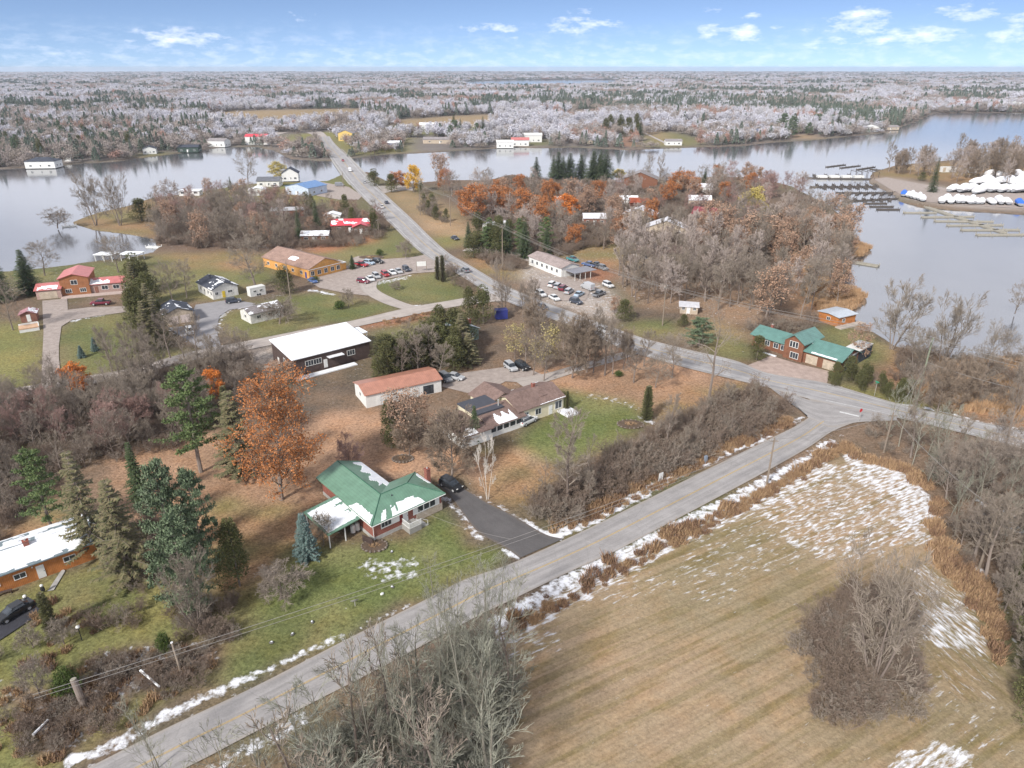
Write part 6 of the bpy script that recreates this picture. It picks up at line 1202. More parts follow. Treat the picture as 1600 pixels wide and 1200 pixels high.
cover('garden_brush', BR, [[(120,950),(200,930),(230,960),(200,990),(130,985)], [(150,1030),(330,1000),(350,1040),(300,1090),(180,1100),(150,1060)], [(20,1100),(120,1060),(190,1110),(150,1160),(60,1180),(10,1150)], [(260,940),(340,950),(385,985),(360,1005),(280,1000)], [(0,995),(30,1010),(20,1040),(-30,1040)], [(160,905),(240,900),(230,925),(170,930)], [(180,800),(240,790),(270,880),(200,900)], [(280,960),(370,940),(390,985),(340,1010)]], .38, (.5,1.1), 'low leafless brush in the lower left garden', 'brush', 36, .36)
cover('roadside_brush', BR, [[(655,330),(680,345),(700,352),(668,318)], [(690,400),(700,420),(725,440),(735,460),(720,450),(700,432)], [(1180,510),(1270,500),(1300,520),(1180,520)], [(745,395),(790,402),(830,418),(800,425),(750,412)], [(820,380),(900,372),(905,395),(840,405)], [(560,340),(600,345),(600,375),(570,372)], [(790,280),(1000,292),(1150,290),(1200,340),(1100,380),(900,390),(820,370),(730,330)], [(980,400),(1240,380),(1290,400),(1200,450),(1060,440)], [(250,325),(420,322),(600,340),(560,385),(350,392),(240,380)]], .11, (.9,1.9), 'leafless undergrowth around the houses and highway', 'undergrowth', 37, avoid=BLOCK)
cover('ditch_weeds', WEEDS, [[(775,990),(800,965),(880,930),(960,885),(1050,842),(1130,802),(1200,764),(1260,722),(1300,700),(1330,690),(1335,705),(1280,722),(1220,752),(1150,785),(1060,828),(960,880),(880,930),(790,985)], [(862,830),(940,800),(1060,738),(1200,676),(1235,660),(1225,652),(1150,684),(1000,755),(870,815)], [(1330,704),(1420,730),(1458,765),(1474,850),(1550,935),(1590,1060),(1580,1060),(1524,960),(1466,870),(1450,782),(1410,738),(1330,712)]], 1.1, (.7,1.3), 'tall dry tan weeds in the ditches beside the road and hay field', 'weeds', 38)
along('ditch_weed_strip', WEEDS, [([(782,992),(840,962),(880,940),(960,895),(1060,842),(1150,798),(1230,752),(1290,716),(1330,696)], 1.3), ([(868,833),(940,802),(1060,743),(1150,700),(1210,672)], 1.0)], 0, 1.8, (.35,.85), 'unbroken strip of dry weeds in the ditch between the two snow bands', 'weeds', 44)
cover('marsh_reeds', REEDS, [[(1240,385),(1318,372),(1356,386),(1350,398),(1326,402),(1325,421),(1310,431),(1309,446),(1347,456),(1349,470),(1326,486),(1290,488),(1260,470),(1245,430)], [(1400,548),(1500,568),(1600,562),(1800,550),(1800,660),(1600,660),(1500,636),(1420,600)]], .5, (.8,1.3), 'tan reeds in the marsh along the right lake shore', 'reeds', 39)
cover('garden_weeds', WEEDS, [[(150,1020),(350,990),(360,1050),(250,1110),(160,1150),(60,1190),(0,1180),(0,1080)], [(40,930),(110,950),(160,990),(60,1050),(0,1040)], [(556,512),(640,492),(690,488),(690,494),(630,506)], [(395,1068),(330,1095),(240,1135),(260,1110),(340,1070)]], .35, (.4,.9), 'dry weeds and dead stalks around the gardens', 'weeds', 40, .4)
def distant_trees():
    ms = []; key = {}
    for kd in sorted({d[0] for d in DISTANT}):
        for j, k in enumerate(PROTO[kd]):
            bm = bmesh.new(); bm.from_mesh(k.T); n = len(bm.faces); bm.from_mesh(k.K); bm.faces.ensure_lookup_table()
            for f in bm.faces[n:]: f.material_index = 1
            me_ = bpy.data.meshes.new('distant_'+kd); bm.to_mesh(me_); bm.free(); me_.materials.append(k.T.materials[0]); me_.materials.append(k.K.materials[0]); key[(kd, j)] = (len(ms), k.h); ms.append(me_)
    r = random.Random(3); pts = []; sc = []; ix = []; hs = []
    for kd, x, y, h, w in DISTANT:
        i, kh = key[(kd, r.randrange(len(PROTO[kd])))]; pts.append((x, y, -.08)); sc.append(h/kh*w); hs.append(h/kh); ix.append(i)
    scatter('distant_bare_trees', ms, pts, sc, 'farther leafless trees filling the woods on the point, the peninsula and the big wood', 'woodland', ix, np.array(hs, np.float32)); print('distant', len(pts), 'bare', sum(1 for o in C.objects if o.name.startswith('bare_tree')))
distant_trees()
# ================================================================ far woodland to the horizon
def far_wood():
    r = np.random.RandomState(5); P = []
    hazy = []; rad = 300.0; segs = []
    EXC = [W2(p) for p in ([(325,176),(400,172),(565,169),(565,186),(480,192),(400,198),(325,194)], [(360,189),(470,186),(470,191),(400,197),(350,196)], [(612,188),(700,181),(775,178),(790,192),(720,204),(640,208)], [(605,197),(660,197),(740,197),(745,205),(660,210),(610,207)], [(900,171),(932,171),(932,184),(895,184)], [(1092,160),(1130,160),(1128,163)], [(995,214),(1040,206),(1060,208),(1105,222),(1080,229),(1000,231)], [(962,215),(975,213),(992,228),(970,231)],
       [(815,221),(860,217),(860,230),(812,230)], [(410,212),(500,206),(530,222),(560,240),(520,252),(495,222),(430,220)], [(212,240),(262,236),(262,243),(215,247)], [(1232,212),(1270,208),(1275,219),(1232,220)], [(630,215),(700,215),(700,237),(630,238)], [(765,222),(800,222),(800,232),(765,232)])]+BLOCK
    out = []
    def ring(r0, r1, s, jit=1.0):
        n = int((1.75*(r1**2-r0**2)/2)/s**2); q = np.sqrt(r.uniform(r0**2, r1**2, n)); a = r.uniform(-.875, .875, n); return q*np.sin(a), q*np.cos(a), np.full(n, s)
    edges = np.exp(np.linspace(math.log(480), math.log(13500), 40)); X_ = []; Y_ = []; S_ = []
    for e0, e1 in zip(edges[:-1], edges[1:]):
        s = max(6.6, e0*.0062); x, y, q = ring(e0, e1, s); X_.append(x); Y_.append(y); S_.append(q)
    x = np.concatenate(X_); y = np.concatenate(Y_); s = np.concatenate(S_)
    FS = W2(FARSH+[(2400,150),(3000,107.5),(-1500,107.5),(-900,268)])
    k = inside(x, y, FS)
    k &= ~(np.hypot(x, y) < 0); k &= ~inside(x, y, WFAR)
    for e in EXC: k &= ~inside(x, y, e)
    # open scrubby country right behind the far shore road, thicker further back
    z1 = inside(x, y, W2([(330,205),(560,182),(640,196),(790,195),(790,236),(545,246),(330,232)])); k &= ~(z1 & (fbm(x/40, y/40, 60) < .44))
    dsh = np.full(x.shape, 99.0); nr = np.hypot(x, y) < 1500; dsh[nr] = edist(x[nr], y[nr], WMAIN); k &= dsh > 2.5
    x, y, s, dsh = x[k], y[k], s[k], dsh[k]; n = len(x); print('far trees', n)
    dist = np.hypot(x, y); u = r.rand(n); con = fbm(x/160, y/160, 61, 3); red = fbm(x/90, y/90, 62, 3)
    cz = inside(x, y, W2([(840,150),(1000,148),(1240,160),(1380,165),(1330,180),(1000,176),(850,176)]))
    typ = np.zeros(n, int)           # 0 frost 1 brown 2 rust 3 conifer
    brn = fbm(x/130, y/130, 66, 3); typ[(brn > .50) & (u < .75)] = 1; typ[u < .10] = 1; typ[(u > .95) | ((red > .66) & (u > .55))] = 2; typ[((con > .60) & (u > .25)) | (u > .985)] = 3; typ[cz & (u > .5)] = 3
    near = (dist < 900); typ[near & (u < .30)] = 1; left = inside(x, y, W2([(-300,190),(330,200),(330,240),(-300,275)])); typ[left & (u < .55)] = 1; typ[left & (u > .75)] = 3; typ[(dsh < 22) & (u > .78)] = 3; typ[(dsh < 22) & (u < .36)] = 1
    wid = s/6.6; hgt = (.6+.6*r.rand(n))*(.55+1.0*fbm(x/70, y/70, 63)); sc = wid*(.6+.85*r.rand(n)**1.5); hs = np.minimum(hgt, 1.5)*np.where(dist < 900, .85, 1.05); sc = np.where(typ == 3, sc*.85, sc); hs = np.where(typ == 3, hs*1.12, hs)
    low = fbm(x/50, y/50, 64) < .33; hs = np.where(low, hs*.6, hs)
    idx = np.where(typ == 0, r.randint(0, 4, n), np.where(typ == 1, 4+r.randint(0, 3, n), np.where(typ == 2, 7, 8+r.randint(0, 2, n))))
    scatter('far_woodland', FT_F+FT_B+FT_R+FT_C, np.stack([x, y, np.full(n, -.1)], 1), sc, 'frosted grey-lilac woodland stretching from the far shore to the horizon', 'woodland', idx, hs)
far_wood()
# ================================================================ vehicles
TYRE = flat('tyre rubber', (.03,.03,.03,1), .9, .1); RIM = flat('alloy rim', (.45,.45,.46,1), .35, .1, spec=.6); LAMPW = flat('lamp glass', (.75,.75,.72,1), .2, .05); LAMPR = flat('red lamp glass', (.45,.03,.03,1), .25, .05)
PAINT = {k: flat(k+' car paint', c, .28, .05, spec=.6) for k, c in dict(black=(.018,.019,.022,1), dark=(.05,.06,.085,1), white=(.66,.67,.68,1), silver=(.42,.43,.45,1), burgundy=(.17,.025,.045,1), red=(.36,.03,.04,1), blue=(.07,.13,.30,1), teal=(.06,.25,.27,1), grey=(.20,.21,.23,1), lightblue=(.35,.45,.55,1)).items()}
CARM = {}
def loft(m, secs):
    """secs: (x, halfwidth bottom, halfwidth top, z0, z1)"""
    n = len(secs); vs = []
    for x, w0, w1, z0, z1 in secs: zm = z0+(z1-z0)*.45; vs += [(x,-w0*.93,z0),(x,-w0,zm),(x,-w1,z1-.04),(x,-w1*.9,z1),(x,w1*.9,z1),(x,w1,z1-.04),(x,w0,zm),(x,w0*.93,z0)]
    fs_ = [(8*i+j, 8*i+(j+1)%8, 8*(i+1)+(j+1)%8, 8*(i+1)+j) for i in range(n-1) for j in range(8)]
    m.add(vs, fs_+[tuple(range(7,-1,-1)), tuple(8*(n-1)+j for j in range(8))])
def carmesh(ty, colr):
    if (ty, colr) in CARM: return CARM[(ty, colr)]
    R = []; b = MB()
    if ty == 'sedan':
        loft(b, [(-2.3,.78,.76,.35,.72),(-2.2,.86,.82,.26,.92),(-1.6,.9,.84,.24,.97),(-.2,.91,.86,.24,.96),(1.0,.9,.84,.24,.93),(1.9,.88,.8,.26,.80),(2.25,.8,.72,.32,.66)])
        cab = [(-1.75,.80,.72,.93,.97),(-1.05,.82,.66,.93,1.38),(-.2,.83,.66,.93,1.45),(.35,.83,.64,.93,1.40),(1.1,.80,.72,.90,.95)]; rf = (-1.05,.35,.62,1.40,1.47)
    elif ty == 'suv':
        loft(b, [(-2.25,.8,.8,.42,.95),(-2.15,.9,.86,.32,1.08),(-.2,.93,.88,.3,1.06),(1.0,.92,.86,.3,1.04),(1.9,.9,.8,.32,.95),(2.25,.82,.74,.4,.78)])
        cab = [(-2.12,.84,.78,1.05,1.2),(-1.8,.85,.70,1.05,1.62),(-.2,.86,.72,1.05,1.70),(.4,.85,.70,1.05,1.62),(1.15,.82,.76,1.02,1.07)]; rf = (-1.85,.42,.67,1.64,1.73)
    elif ty == 'pickup':
        loft(b, [(-2.8,.88,.86,.5,1.0),(-2.7,.95,.92,.42,1.08),(-.9,.96,.92,.4,1.08),(1.4,.95,.9,.4,1.12),(2.3,.93,.84,.42,1.08),(2.75,.86,.8,.5,.9)])
        cab = [(-1.05,.86,.8,1.06,1.12),(-.85,.88,.72,1.06,1.78),(.5,.88,.74,1.06,1.84),(1.35,.86,.8,1.08,1.14)]; rf = (-.9,.5,.7,1.78,1.87)
    else:
        loft(b, [(-2.7,.9,.86,.4,2.2),(-2.6,.98,.92,.35,2.35),(.9,.98,.92,.35,2.35),(1.7,.96,.86,.35,1.6),(2.5,.93,.84,.38,1.1),(2.7,.86,.78,.45,.9)])
        cab = [(.75,.985,.925,1.45,2.1),(1.05,.97,.86,1.45,2.15),(1.8,.9,.82,1.35,1.55)]; rf = None
    R.append(('body', b.mesh(ty+'_body', PAINT[colr], True if False else False)))
    g = MB(); loft(g, cab); R.append(('windows', g.mesh(ty+'_windows', GL)))
    if rf:
        r = MB(); r.box(rf[0], -rf[2], rf[3], rf[1], rf[2], rf[4])
        for x in (rf[0]+.02, (rf[0]+rf[1])/2, rf[1]-.02):
            for s in (-1, 1): r.tube((x+(.0 if x < 0 else .25), s*.86, .95), (x, s*rf[2], rf[4]-.05), .04, .04, 4)
        R.append(('roof', r.mesh(ty+'_roof', PAINT[colr])))
    if ty == 'pickup': r = MB(); r.box(-2.65,-.78,1.09,-1.1,.78,1.10); R.append(('cargo_bed', r.mesh('bed', TYRE)))
    wb = 1.4 if ty in ('sedan','suv') else 1.75; rr_ = .33 if ty == 'sedan' else .38
    for x in (-wb, wb):
        for s in (-1, 1):
            w = MB(); w.tube((x, s*.72, rr_), (x, s*.95, rr_), rr_, rr_, 14, True); q = MB(); q.tube((x, s*.955, rr_), (x, s*.97, rr_), rr_*.62, rr_*.55, 10, True); R.append(('wheel', w.mesh('wheel', TYRE), q.mesh('rim', RIM)))
    L = 2.22 if ty in ('sedan','suv') else 2.68; zh = .68 if ty == 'sedan' else .88
    for s in (-1, 1): h_ = MB(); h_.box(L-.08, s*.62-.14, zh-.06, L+.03, s*.62+.14, zh+.07); R.append(('headlight', h_.mesh('headlight', LAMPW))); t_ = MB(); t_.box(-L-.05, s*.68-.12, zh, -L+.05, s*.68+.12, zh+.18); R.append(('tail_light', t_.mesh('tail_light', LAMPR)))
    CARM[(ty, colr)] = R; return R
def car(ty, colr, c, to, label, group=None, z=.03):
    a, b = G(*c), G(*to); e = empty({'sedan':'parked_car','suv':'parked_car','pickup':'pickup_truck','van':'delivery_van'}[ty], (a.x, a.y, z), math.atan2(b.y-a.y, b.x-a.x)); tag(e, label, {'sedan':'car','suv':'car','pickup':'pickup truck','van':'van'}[ty], group)
    for q in carmesh(ty, colr):
        o = ob(q[0], q[1], e)
        if len(q) > 2: ob('rim', q[2], o)
    return e
car('suv','black',(705,762),(722,771),'black car parked at the top of the dark driveway beside the brick bungalow')
car('sedan','black',(24,960),(-10,980),'black sedan on the black driveway at the left edge')
PK = 'cars parked at the yellow restaurant'
for ty, cl, c, lb in [('suv','burgundy',(568,442),'burgundy car nearest the restaurant end of the front row'),('sedan','white',(579,438),'white car second from the left in the front row'),('suv','silver',(588,434),'silver car third from the left in the front row'),('suv','red',(602,431),'dark red car in the middle of the front row'),('sedan','white',(613,428),'white car right beside the dark red one'),('sedan','silver',(623,426),'pale silver car left of the dark blue one'),('suv','dark',(635,423),'dark blue car at the right end of the front row')]:
    car(ty, cl, c, (c[0]+14, c[1]+(9 if cl != 'burgundy' else 2)), lb, PK)
for ty, cl, c, lb in [('pickup','red',(565,416),'red car beside the restaurant wall in the back row'),('suv','lightblue',(577,413),'light blue car in the middle of the back row'),('suv','black',(591,411),'black car at the right end of the back row')]: car(ty, cl, c, (c[0]+12, c[1]+2), lb, PK)
car('sedan','blue',(489,441),(500,446),'blue car at the front corner of the restaurant', PK)
HW = 'cars driving on the highway'
for ty, cl, c, to, lb in [('suv','grey',(727,425),(718,420),'dark silver car on the highway beside the narrow cedars'),('sedan','dark',(604,318),(598,311),'dark car on the far lane of the highway'),('sedan','white',(597,325),(604,333),'white car on the near lane of the highway'),('sedan','silver',(570,286),(565,280),'pale car just past the near end of the bridge'),('van','white',(547,268),(552,275),'white van at the near end of the bridge'),('sedan','red',(536,252),(541,259),'small car in the middle of the bridge')]: car(ty, cl, c, to, lb, HW, .1)
car('suv','silver',(945,520),(960,526),'silver car on the highway near the drive entrance', HW, .1)
car('sedan','dark',(711,374),(722,378),'dark blue car on the tan lot beside the highway')
for k, (cl, c, lb) in enumerate([('white',(863,447),'white car at the left of the row in front of the shop'),('silver',(872,450),'silver car second in the row in front of the shop'),('burgundy',(880,453),'dark red car third in the row in front of the shop'),('silver',(889,458),'silver car nearest the highway in front of the shop')]): car('suv', cl, c, (c[0]+12, c[1]-8), lb, 'cars in front of the shop')
for cl, ty, c, to, lb in [('white','suv',(845,462),(857,468),'white car nearest the junction on the snowy shop lot'),('lightblue','sedan',(905,462),(917,456),'light blue car at the right end of the shop lot'),('silver','van',(918,452),(908,448),'silver van beside the shop porch'),('white','sedan',(866,468),(878,474),'white car below the front row on the snowy shop lot'),('dark','suv',(900,474),(912,478),'dark car on the lower right of the snowy shop lot'),('grey','pickup',(936,462),(946,458),'grey pickup truck under the bare trees right of the shop'),('white','suv',(950,448),(960,452),'white car between the trees right of the shop')]: car(ty, cl, c, to, lb, 'cars on the snowy shop lot')
car('pickup','teal',(895,408),(905,411),'teal pickup truck behind the shop'); car('pickup','blue',(920,416),(910,414),'bright blue pickup truck behind the shop'); car('pickup','dark',(932,417),(925,413),'dark pickup truck right of the blue one'); car('suv','grey',(942,421),(950,424),'grey car right of the dark pickup truck')
car('sedan','dark',(848,482),(856,488),'dark blue car at the corner of the shop junction'); car('suv','silver',(798,577),(806,583),'silver car on the gravel yard of the brown-roofed house'); car('suv','black',(816,576),(824,580),'black car right of the silver one on the gravel yard')
car('suv','grey',(696,594),(704,600),'grey car between the orange shed and the cedars'); car('sedan','silver',(711,592),(721,594),'pale silver car right of the grey car by the orange shed'); car('suv','white',(824,661),(834,656),'white car at the cream wall of the brown-roofed house')
car('pickup','burgundy',(158,476),(140,477),'burgundy pickup truck before the red-roofed house'); car('suv','dark',(365,473),(380,471),'dark blue car beside the white bungalow'); car('suv','white',(297,521),(302,529),'white car on the yard below the double garage')
car('van','grey',(531,291),(540,291),'grey camper van on the lot by the bridge'); car('suv','white',(430,293),(440,292),'white car by the dark-roofed shop building'); car('sedan','white',(852,353),(862,353),'white car under the orange maples'); car('sedan','silver',(872,356),(882,357),'pale car under the orange maples'); car('pickup','blue',(926,349),(930,352),'blue pickup truck behind the dark hedge')
# ================================================================ boat yard and docks
WRAP = flat('white shrink wrap', (.80,.80,.82,1), .5, .08, 1.2); WRAPB = flat('blue tarpaulin', (.04,.16,.62,1), .55, .12); HULL = flat('boat hull', (.30,.31,.33,1), .4, .2)
def boatmesh(sd, mt):
    r = random.Random(sd); L, Wd, Hh = r.uniform(7.5, 9.5), 1.35, r.uniform(2.4, 3.1); n = 9; h = MB(); c = MB(); hs = []; cs = []
    for i in range(n+1):
        t = i/n; x = -L/2+L*t; w = Wd*(1-max(0, t-.45)**2*3.0)*(.9 if t < .05 else 1); w = max(w, .06); hs += [(x,-w,1.15+.25*t*t),(x,-w*.75,.55),(x,0,.35+.5*max(0,t-.6)),(x,w*.75,.55),(x,w,1.15+.25*t*t)]
        z0 = 1.0+.25*t*t; rg = z0+(Hh-1.1)*(math.sin(math.pi*min(1, .16+t*.86))**.6)*(1-.25*t)+r.uniform(-.06,.06); wv = w*1.05; cs += [(x,-wv,z0),(x,-wv*.97,z0+(rg-z0)*.45),(x,-wv*.35,rg-.12),(x,0,rg),(x,wv*.35,rg-.12),(x,wv*.97,z0+(rg-z0)*.45),(x,wv,z0)]
    h.add(hs, [(5*i+j,5*i+j+1,5*i+j+6,5*i+j+5) for i in range(n) for j in range(4)]+[(0,1,2,3,4)]); c.add(cs, [(7*i+j,7*i+j+1,7*i+j+8,7*i+j+7) for i in range(n) for j in range(6)]+[tuple(range(7))])
    s = MB(); [s.box(x-.15,-.9,-.1,x+.15,.9,.5) for x in (-L*.25, L*.2)]; return h.mesh('boat_hull', HULL), c.mesh('boat_cover', mt), s.mesh('cradle', TYRE)
BM = [boatmesh(k, WRAP) for k in range(4)]; BMB = boatmesh(9, WRAPB)
def boat(px, py, ang, label, group='shrink-wrapped boats in the boat yard', blue=False, s=1.0):
    g = G(px, py); e = empty('wrapped_boat', (g.x, g.y, 0), math.radians(ang), (s*1.2, s*1.15, s*rnd.uniform(1.2, 1.75))); tag(e, label, 'boat', group); q = BMB if blue else BM[rnd.randrange(4)]
    ob('hull', q[0], e); ob('cover', q[1], e); ob('cradle', q[2], e)
boat(1412,306,60,'blue-tarped boat at the left tip of the boat yard',None,True); boat(1590,321,70,'blue-tarped boat at the waterline near the right edge',None,True)
for k in range(5): boat(1419+k*5.5, 307+k*1.6, 62, 'white-wrapped boat in the small group beside the blue-tarped boat', 'white boats beside the left blue-tarped boat')
for k in range(9): boat(1470+k*7.9, 315.5+k*.3+rnd.uniform(-1,1), 66+rnd.uniform(-14,14), 'white-wrapped boat in the row along the waterline', 'white boats in the waterline row')
for k in range(3): boat(1546+k*12, 318, 75, 'white-wrapped boat in the row left of the blue-tarped boat at the right', 'white boats left of the right blue-tarped boat')
for k in range(9): boat(1493+k*12.5+rnd.uniform(-2,2), 301+rnd.uniform(-1.5,1.5), 25+rnd.uniform(-12,12), 'large white-wrapped boat in the middle row of the boat yard', 'large white boats in the middle row', s=1.25)
for k in range(7): boat(1530+k*12, 288+rnd.uniform(-2,2), 20+rnd.uniform(-10,10), 'large white-wrapped boat in the rear row of the boat yard', 'large white boats in the rear row', s=1.3)
DOCKW = flat('weathered dock planks', srgb(172,166,152,.8), .9, .25, 2); DOCKD = flat('dark dock timber', srgb(92,84,78,.85), .9, .25, 2)
def dock(label, a, b, w, fingers=(), mt=DOCKW, z=-.25, name='floating_dock', group=None):
    A, B = G(*a), G(*b); e = empty(name, (A.x, A.y, 0)); tag(e, label, 'dock', group)
    def plank(nm, p, q, w):
        d = (q-p); n = Vector((-d.y, d.x, 0)).normalized()*w/2; m = MB(); m.prism([(p-n-A)[:2], (q-n-A)[:2], (q+n-A)[:2], (p+n-A)[:2]], z-.5, z+.12)
        k = max(2, int(d.length/6))
        for i in range(k+1):
            c = p.lerp(q, i/k)-A
            for s in (-1, 1): m.cyl(((c+n*s).x, (c+n*s).y), .14, -1.5, z+.7, 6)
        m.build(nm, mt, e)
    plank('walkway', A, B, w)
    for p, q, fw in fingers: plank('finger', G(*p), G(*q), fw)
    return e
dock('long pale dock with finger piers reaching right from the boat yard', (1438,319), (1569,362), 2.6, [((1413,331),(1462,331),1.6),((1441,338),(1521,337),1.6),((1461,344),(1551,345),1.6),((1481,351),(1566,350),1.6),((1503,358),(1592,357.5),1.6),((1527,365.5),(1640,365),1.8)])
dock('dock with many thin fingers left of the boat yard, second from the top', (1371,290), (1267,291), 1.8, [((1280+k*13,291),(1276+k*13,287),1.2) for k in range(8)]+[((1284+k*13,291),(1290+k*13,294),1.2) for k in range(7)], DOCKD)
dock('dock with thin fingers left of the boat yard, third from the top', (1400,300), (1307,300), 1.8, [((1318+k*13,300),(1312+k*13,303.5),1.2) for k in range(7)], DOCKD)
dock('dock with thin fingers left of the boat yard, fourth from the top', (1402,309), (1320,313.5), 1.8, [((1326+k*13,313),(1323+k*13,309),1.2) for k in range(6)], DOCKD)
for a, b, lb in [((1385,316.5),(1350,316.5),'first short dock below the finger docks'),((1395,321.5),(1360,321.5),'second short dock below the finger docks'),((1405,326),(1371,326),'third short dock below the finger docks'),((1320,256.5),(1292,260),'far dock piece at the left end of the outer line'),((1343,258),(1314,261.5),'second far dock piece of the outer line'),((1366,260),(1340,264),'third far dock piece of the outer line'),((1379,265),(1360,263.5),'far dock piece nearest the yard tip')]: dock(lb, a, b, 1.8, (), DOCKD)
dock('pale dock pointing into the right lake from the reeds', (1318,405), (1373,414), 2.2); dock('small dark dock at the reed point on the right lake', (1300,364), (1312,364), 1.6, (), DOCKD)
dock('small white dock at the tip of the left point', (119,351), (97,353), 1.6, (), P_WHITE); dock('snowy dock in the left cove', (250,385), (230,384), 2.0, (), P_WHITE); dock('thin dark dock beyond the snowy shed on the point', (303,303), (327,297), 1.6, (), DOCKD)
e = dock('dark roofed dock with white boat slips at the top of the marina', (1365,279), (1262,277), 4, [((1275+k*18,277),(1272+k*18,272),1.6) for k in range(5)], DOCKD)
m = MB()
for k in range(4): p = G(1284+k*19, 277)-Vector(e.location); m.box(p.x-3, p.y-1.8, -.2, p.x+3, p.y+1.8, 1.2)
m.build('slip_panel', P_WHITE, e)
g = G(1338,277); m = MB(); e = empty('dock_gantry', (g.x, g.y, 0)); tag(e, 'dark timber frame standing on the top dock', 'frame')
for i in range(5):
    for s in (0, 9): m.box(i*3.6-.12, s-.12, -1.4, i*3.6+.12, s+.12, 3.4)
for i in range(5): m.box(i*3.6-.12, 0, 3.15, i*3.6+.12, 9, 3.35)
m.box(0,-.1,3.36,14.4,.1,3.5); m.box(0,8.9,3.36,14.4,9.1,3.5); m.build('frame', DOCKD, e)
for px, py, lb in [(1472,263,'white box container among the peninsula trees'),(1515,264,'pale box container right of the other one on the peninsula')]:
    g = G(px, py+6); e = empty('storage_container', (g.x, g.y, 0), .1); tag(e, lb, 'container'); m = MB(); m.box(0,0,-.1,10 if px < 1500 else 5,3,3.4); m.build('body', P_WHITE, e); d = MB(); d.box(.3,-.06,.2,2.2,-.01,3.0); d.build('door', TSID, e)
for px, py, lb in [(190,407,'snowy white pavilion frame on the lake shore'),(150,408,'white covered boat lift on the lake shore')]:
    g = G(px, py); e = empty('shore_shelter', (g.x, g.y, 0), -.1); tag(e, lb, 'shelter'); m = MB(); [m.box(x-.1,y-.1,-.2,x+.1,y+.1,2.3) for x in (0,3.3,6.5) for y in (0,4)]; m.build('post', P_WHITE, e); r_ = MB(); r_.box(-.4,-.4,2.3,6.9,4.4,2.5); r_.build('roof', SNOW, e)
for k in range(5): boat(1550+k*13, 279+rnd.uniform(-1.5,1.5), 20+rnd.uniform(-10,10), 'white-wrapped boat in the farthest row before the peninsula trees', 'farthest row of white boats', s=1.2)
# ================================================================ poles and wires
POLE = flat('weathered grey pole', srgb(150,136,122,.8), .9, .2, 2); POLEG = flat('green-grey treated pole', srgb(140,146,124,.8), .9, .2, 2); WIRE = flat('grey wire', srgb(150,146,142,.8), .6, .1)
PT = {}
def pole(key, bx, by, ty, label, arm=1.2, mt=POLE, rot=0.0, r=.19):
    g = G(bx, by); h = tall(bx, by, ty); e = empty('utility_pole', (g.x, g.y, 0), rot); tag(e, label, 'utility pole', 'utility poles'); m = MB(); m.tube((0,0,-.2), (0,0,h), r, r*.65, 8, True); m.build('pole', mt, e)
    if arm:
        c = MB(); c.box(-arm,-.06,h-.7,arm,.06,h-.55); c.build('crossarm', mt, e)
        for x in (-arm*.9, -arm*.35, arm*.9): i = MB(); i.cyl((x,0), .06, h-.55, h-.3, 6); i.build('insulator', CONC, e)
    PT[key] = (Vector((g.x, g.y, h)), rot, arm); return e
pole('r1', 1529, 890, 796, 'leaning grey pole in the brush right of the hay field', 0); pole('r2', 1381, 706, 645, 'pale wooden pole at the corner of the hay field', .8); pole('r3', 1198, 756, 684, 'dark wooden pole beside the near road and hay field', .7)
pole('h1', 1428, 642, 528, 'tall green-grey pole with crossarms beside the highway right of the lodge', 1.6, POLEG, .9, .2); m = MB(); hq = PT['h1'][0].z; m.box(-1.3,-.06,hq*.62,1.3,.06,hq*.62+.15); m.box(-1.1,-.06,hq*.5,1.1,.06,hq*.5+.15); m.build('crossarm', POLEG, [o for o in C.objects if o.get('label','').startswith('tall green-grey pole')][0])
pole('g1', 454, 466, 409, 'wooden pole on the lawn left of the restaurant', 0); pole('w1', 657, 336, 284, 'tall wooden pole beside the yellow larch', 1.2, rot=.8); pole('w2', 704, 353, 305, 'wooden pole on the tan lot right of the highway', 1.2, rot=.8); pole('w3', 785, 416, 352, 'wooden pole in the bare trees right of the highway', 1.4, rot=.9)
pole('w4', 1035, 508, 446, 'wooden pole in the grove opposite the drive row', 1.4, rot=1.0); pole('l1', 592, 366, 342, 'wooden pole beside the highway near the bright red roof', .8, rot=.8); pole('b1', 537, 293, 268, 'pole at the lot by the bridge', 0); pole('s1', 1071, 503, 480, 'short pale post before the grove', 0, TRIM, r=.1); pole('x1', 1122, 484, 437, 'tall thin pole in the grove near the lodge', .8, rot=1.0)
def wire(label, p, q, sag, n=14, r=.04, cat='wire', group='overhead wires'):
    m = MB(); o = p; pts = [(p.lerp(q, i/n)+Vector((0,0,-4*sag*(i/n)*(1-i/n))))-o for i in range(n+1)]; m.path(pts, r, 4); w = m.build('overhead_wire', WIRE, None, loc=o); tag(w, label, cat, group)
end = G(1760, 705); end.z = 14; off = {'w0': G(560,250)}
seq = [('w1','w2','between the larch pole and the tan lot pole'),('w2','w3','between the tan lot pole and the pole in the bare trees'),('w3','w4','crossing the grove from the highway to the pole opposite the drive row'),('w4','h1','above the lodge garden up to the tall highway pole')]
for a, b, lb in seq:
    (p, r1, a1), (q, r2, a2) = PT[a], PT[b]
    for k, t in enumerate((-.9, -.3, .9)):
        P1 = p+Vector((math.cos(r1)*a1*t, math.sin(r1)*a1*t, -.3)); Q1 = q+Vector((math.cos(r2)*a2*t, math.sin(r2)*a2*t, -.3)); wire('grey wire %s' % lb, P1, Q1, 1.6 if (q-p).length > 70 else .8, group='wires '+lb)
p = PT['h1'][0]
for t, dz, lb in ((-.9,-.3,'top'),(.9,-.3,'second'),(0,-5.2,'lower')):
    wire('%s wire from the tall highway pole to the right edge' % lb, p+Vector((math.cos(.9)*1.6*t, math.sin(.9)*1.6*t, dz)), end+Vector((0, t*1.5, dz)), 1.5)
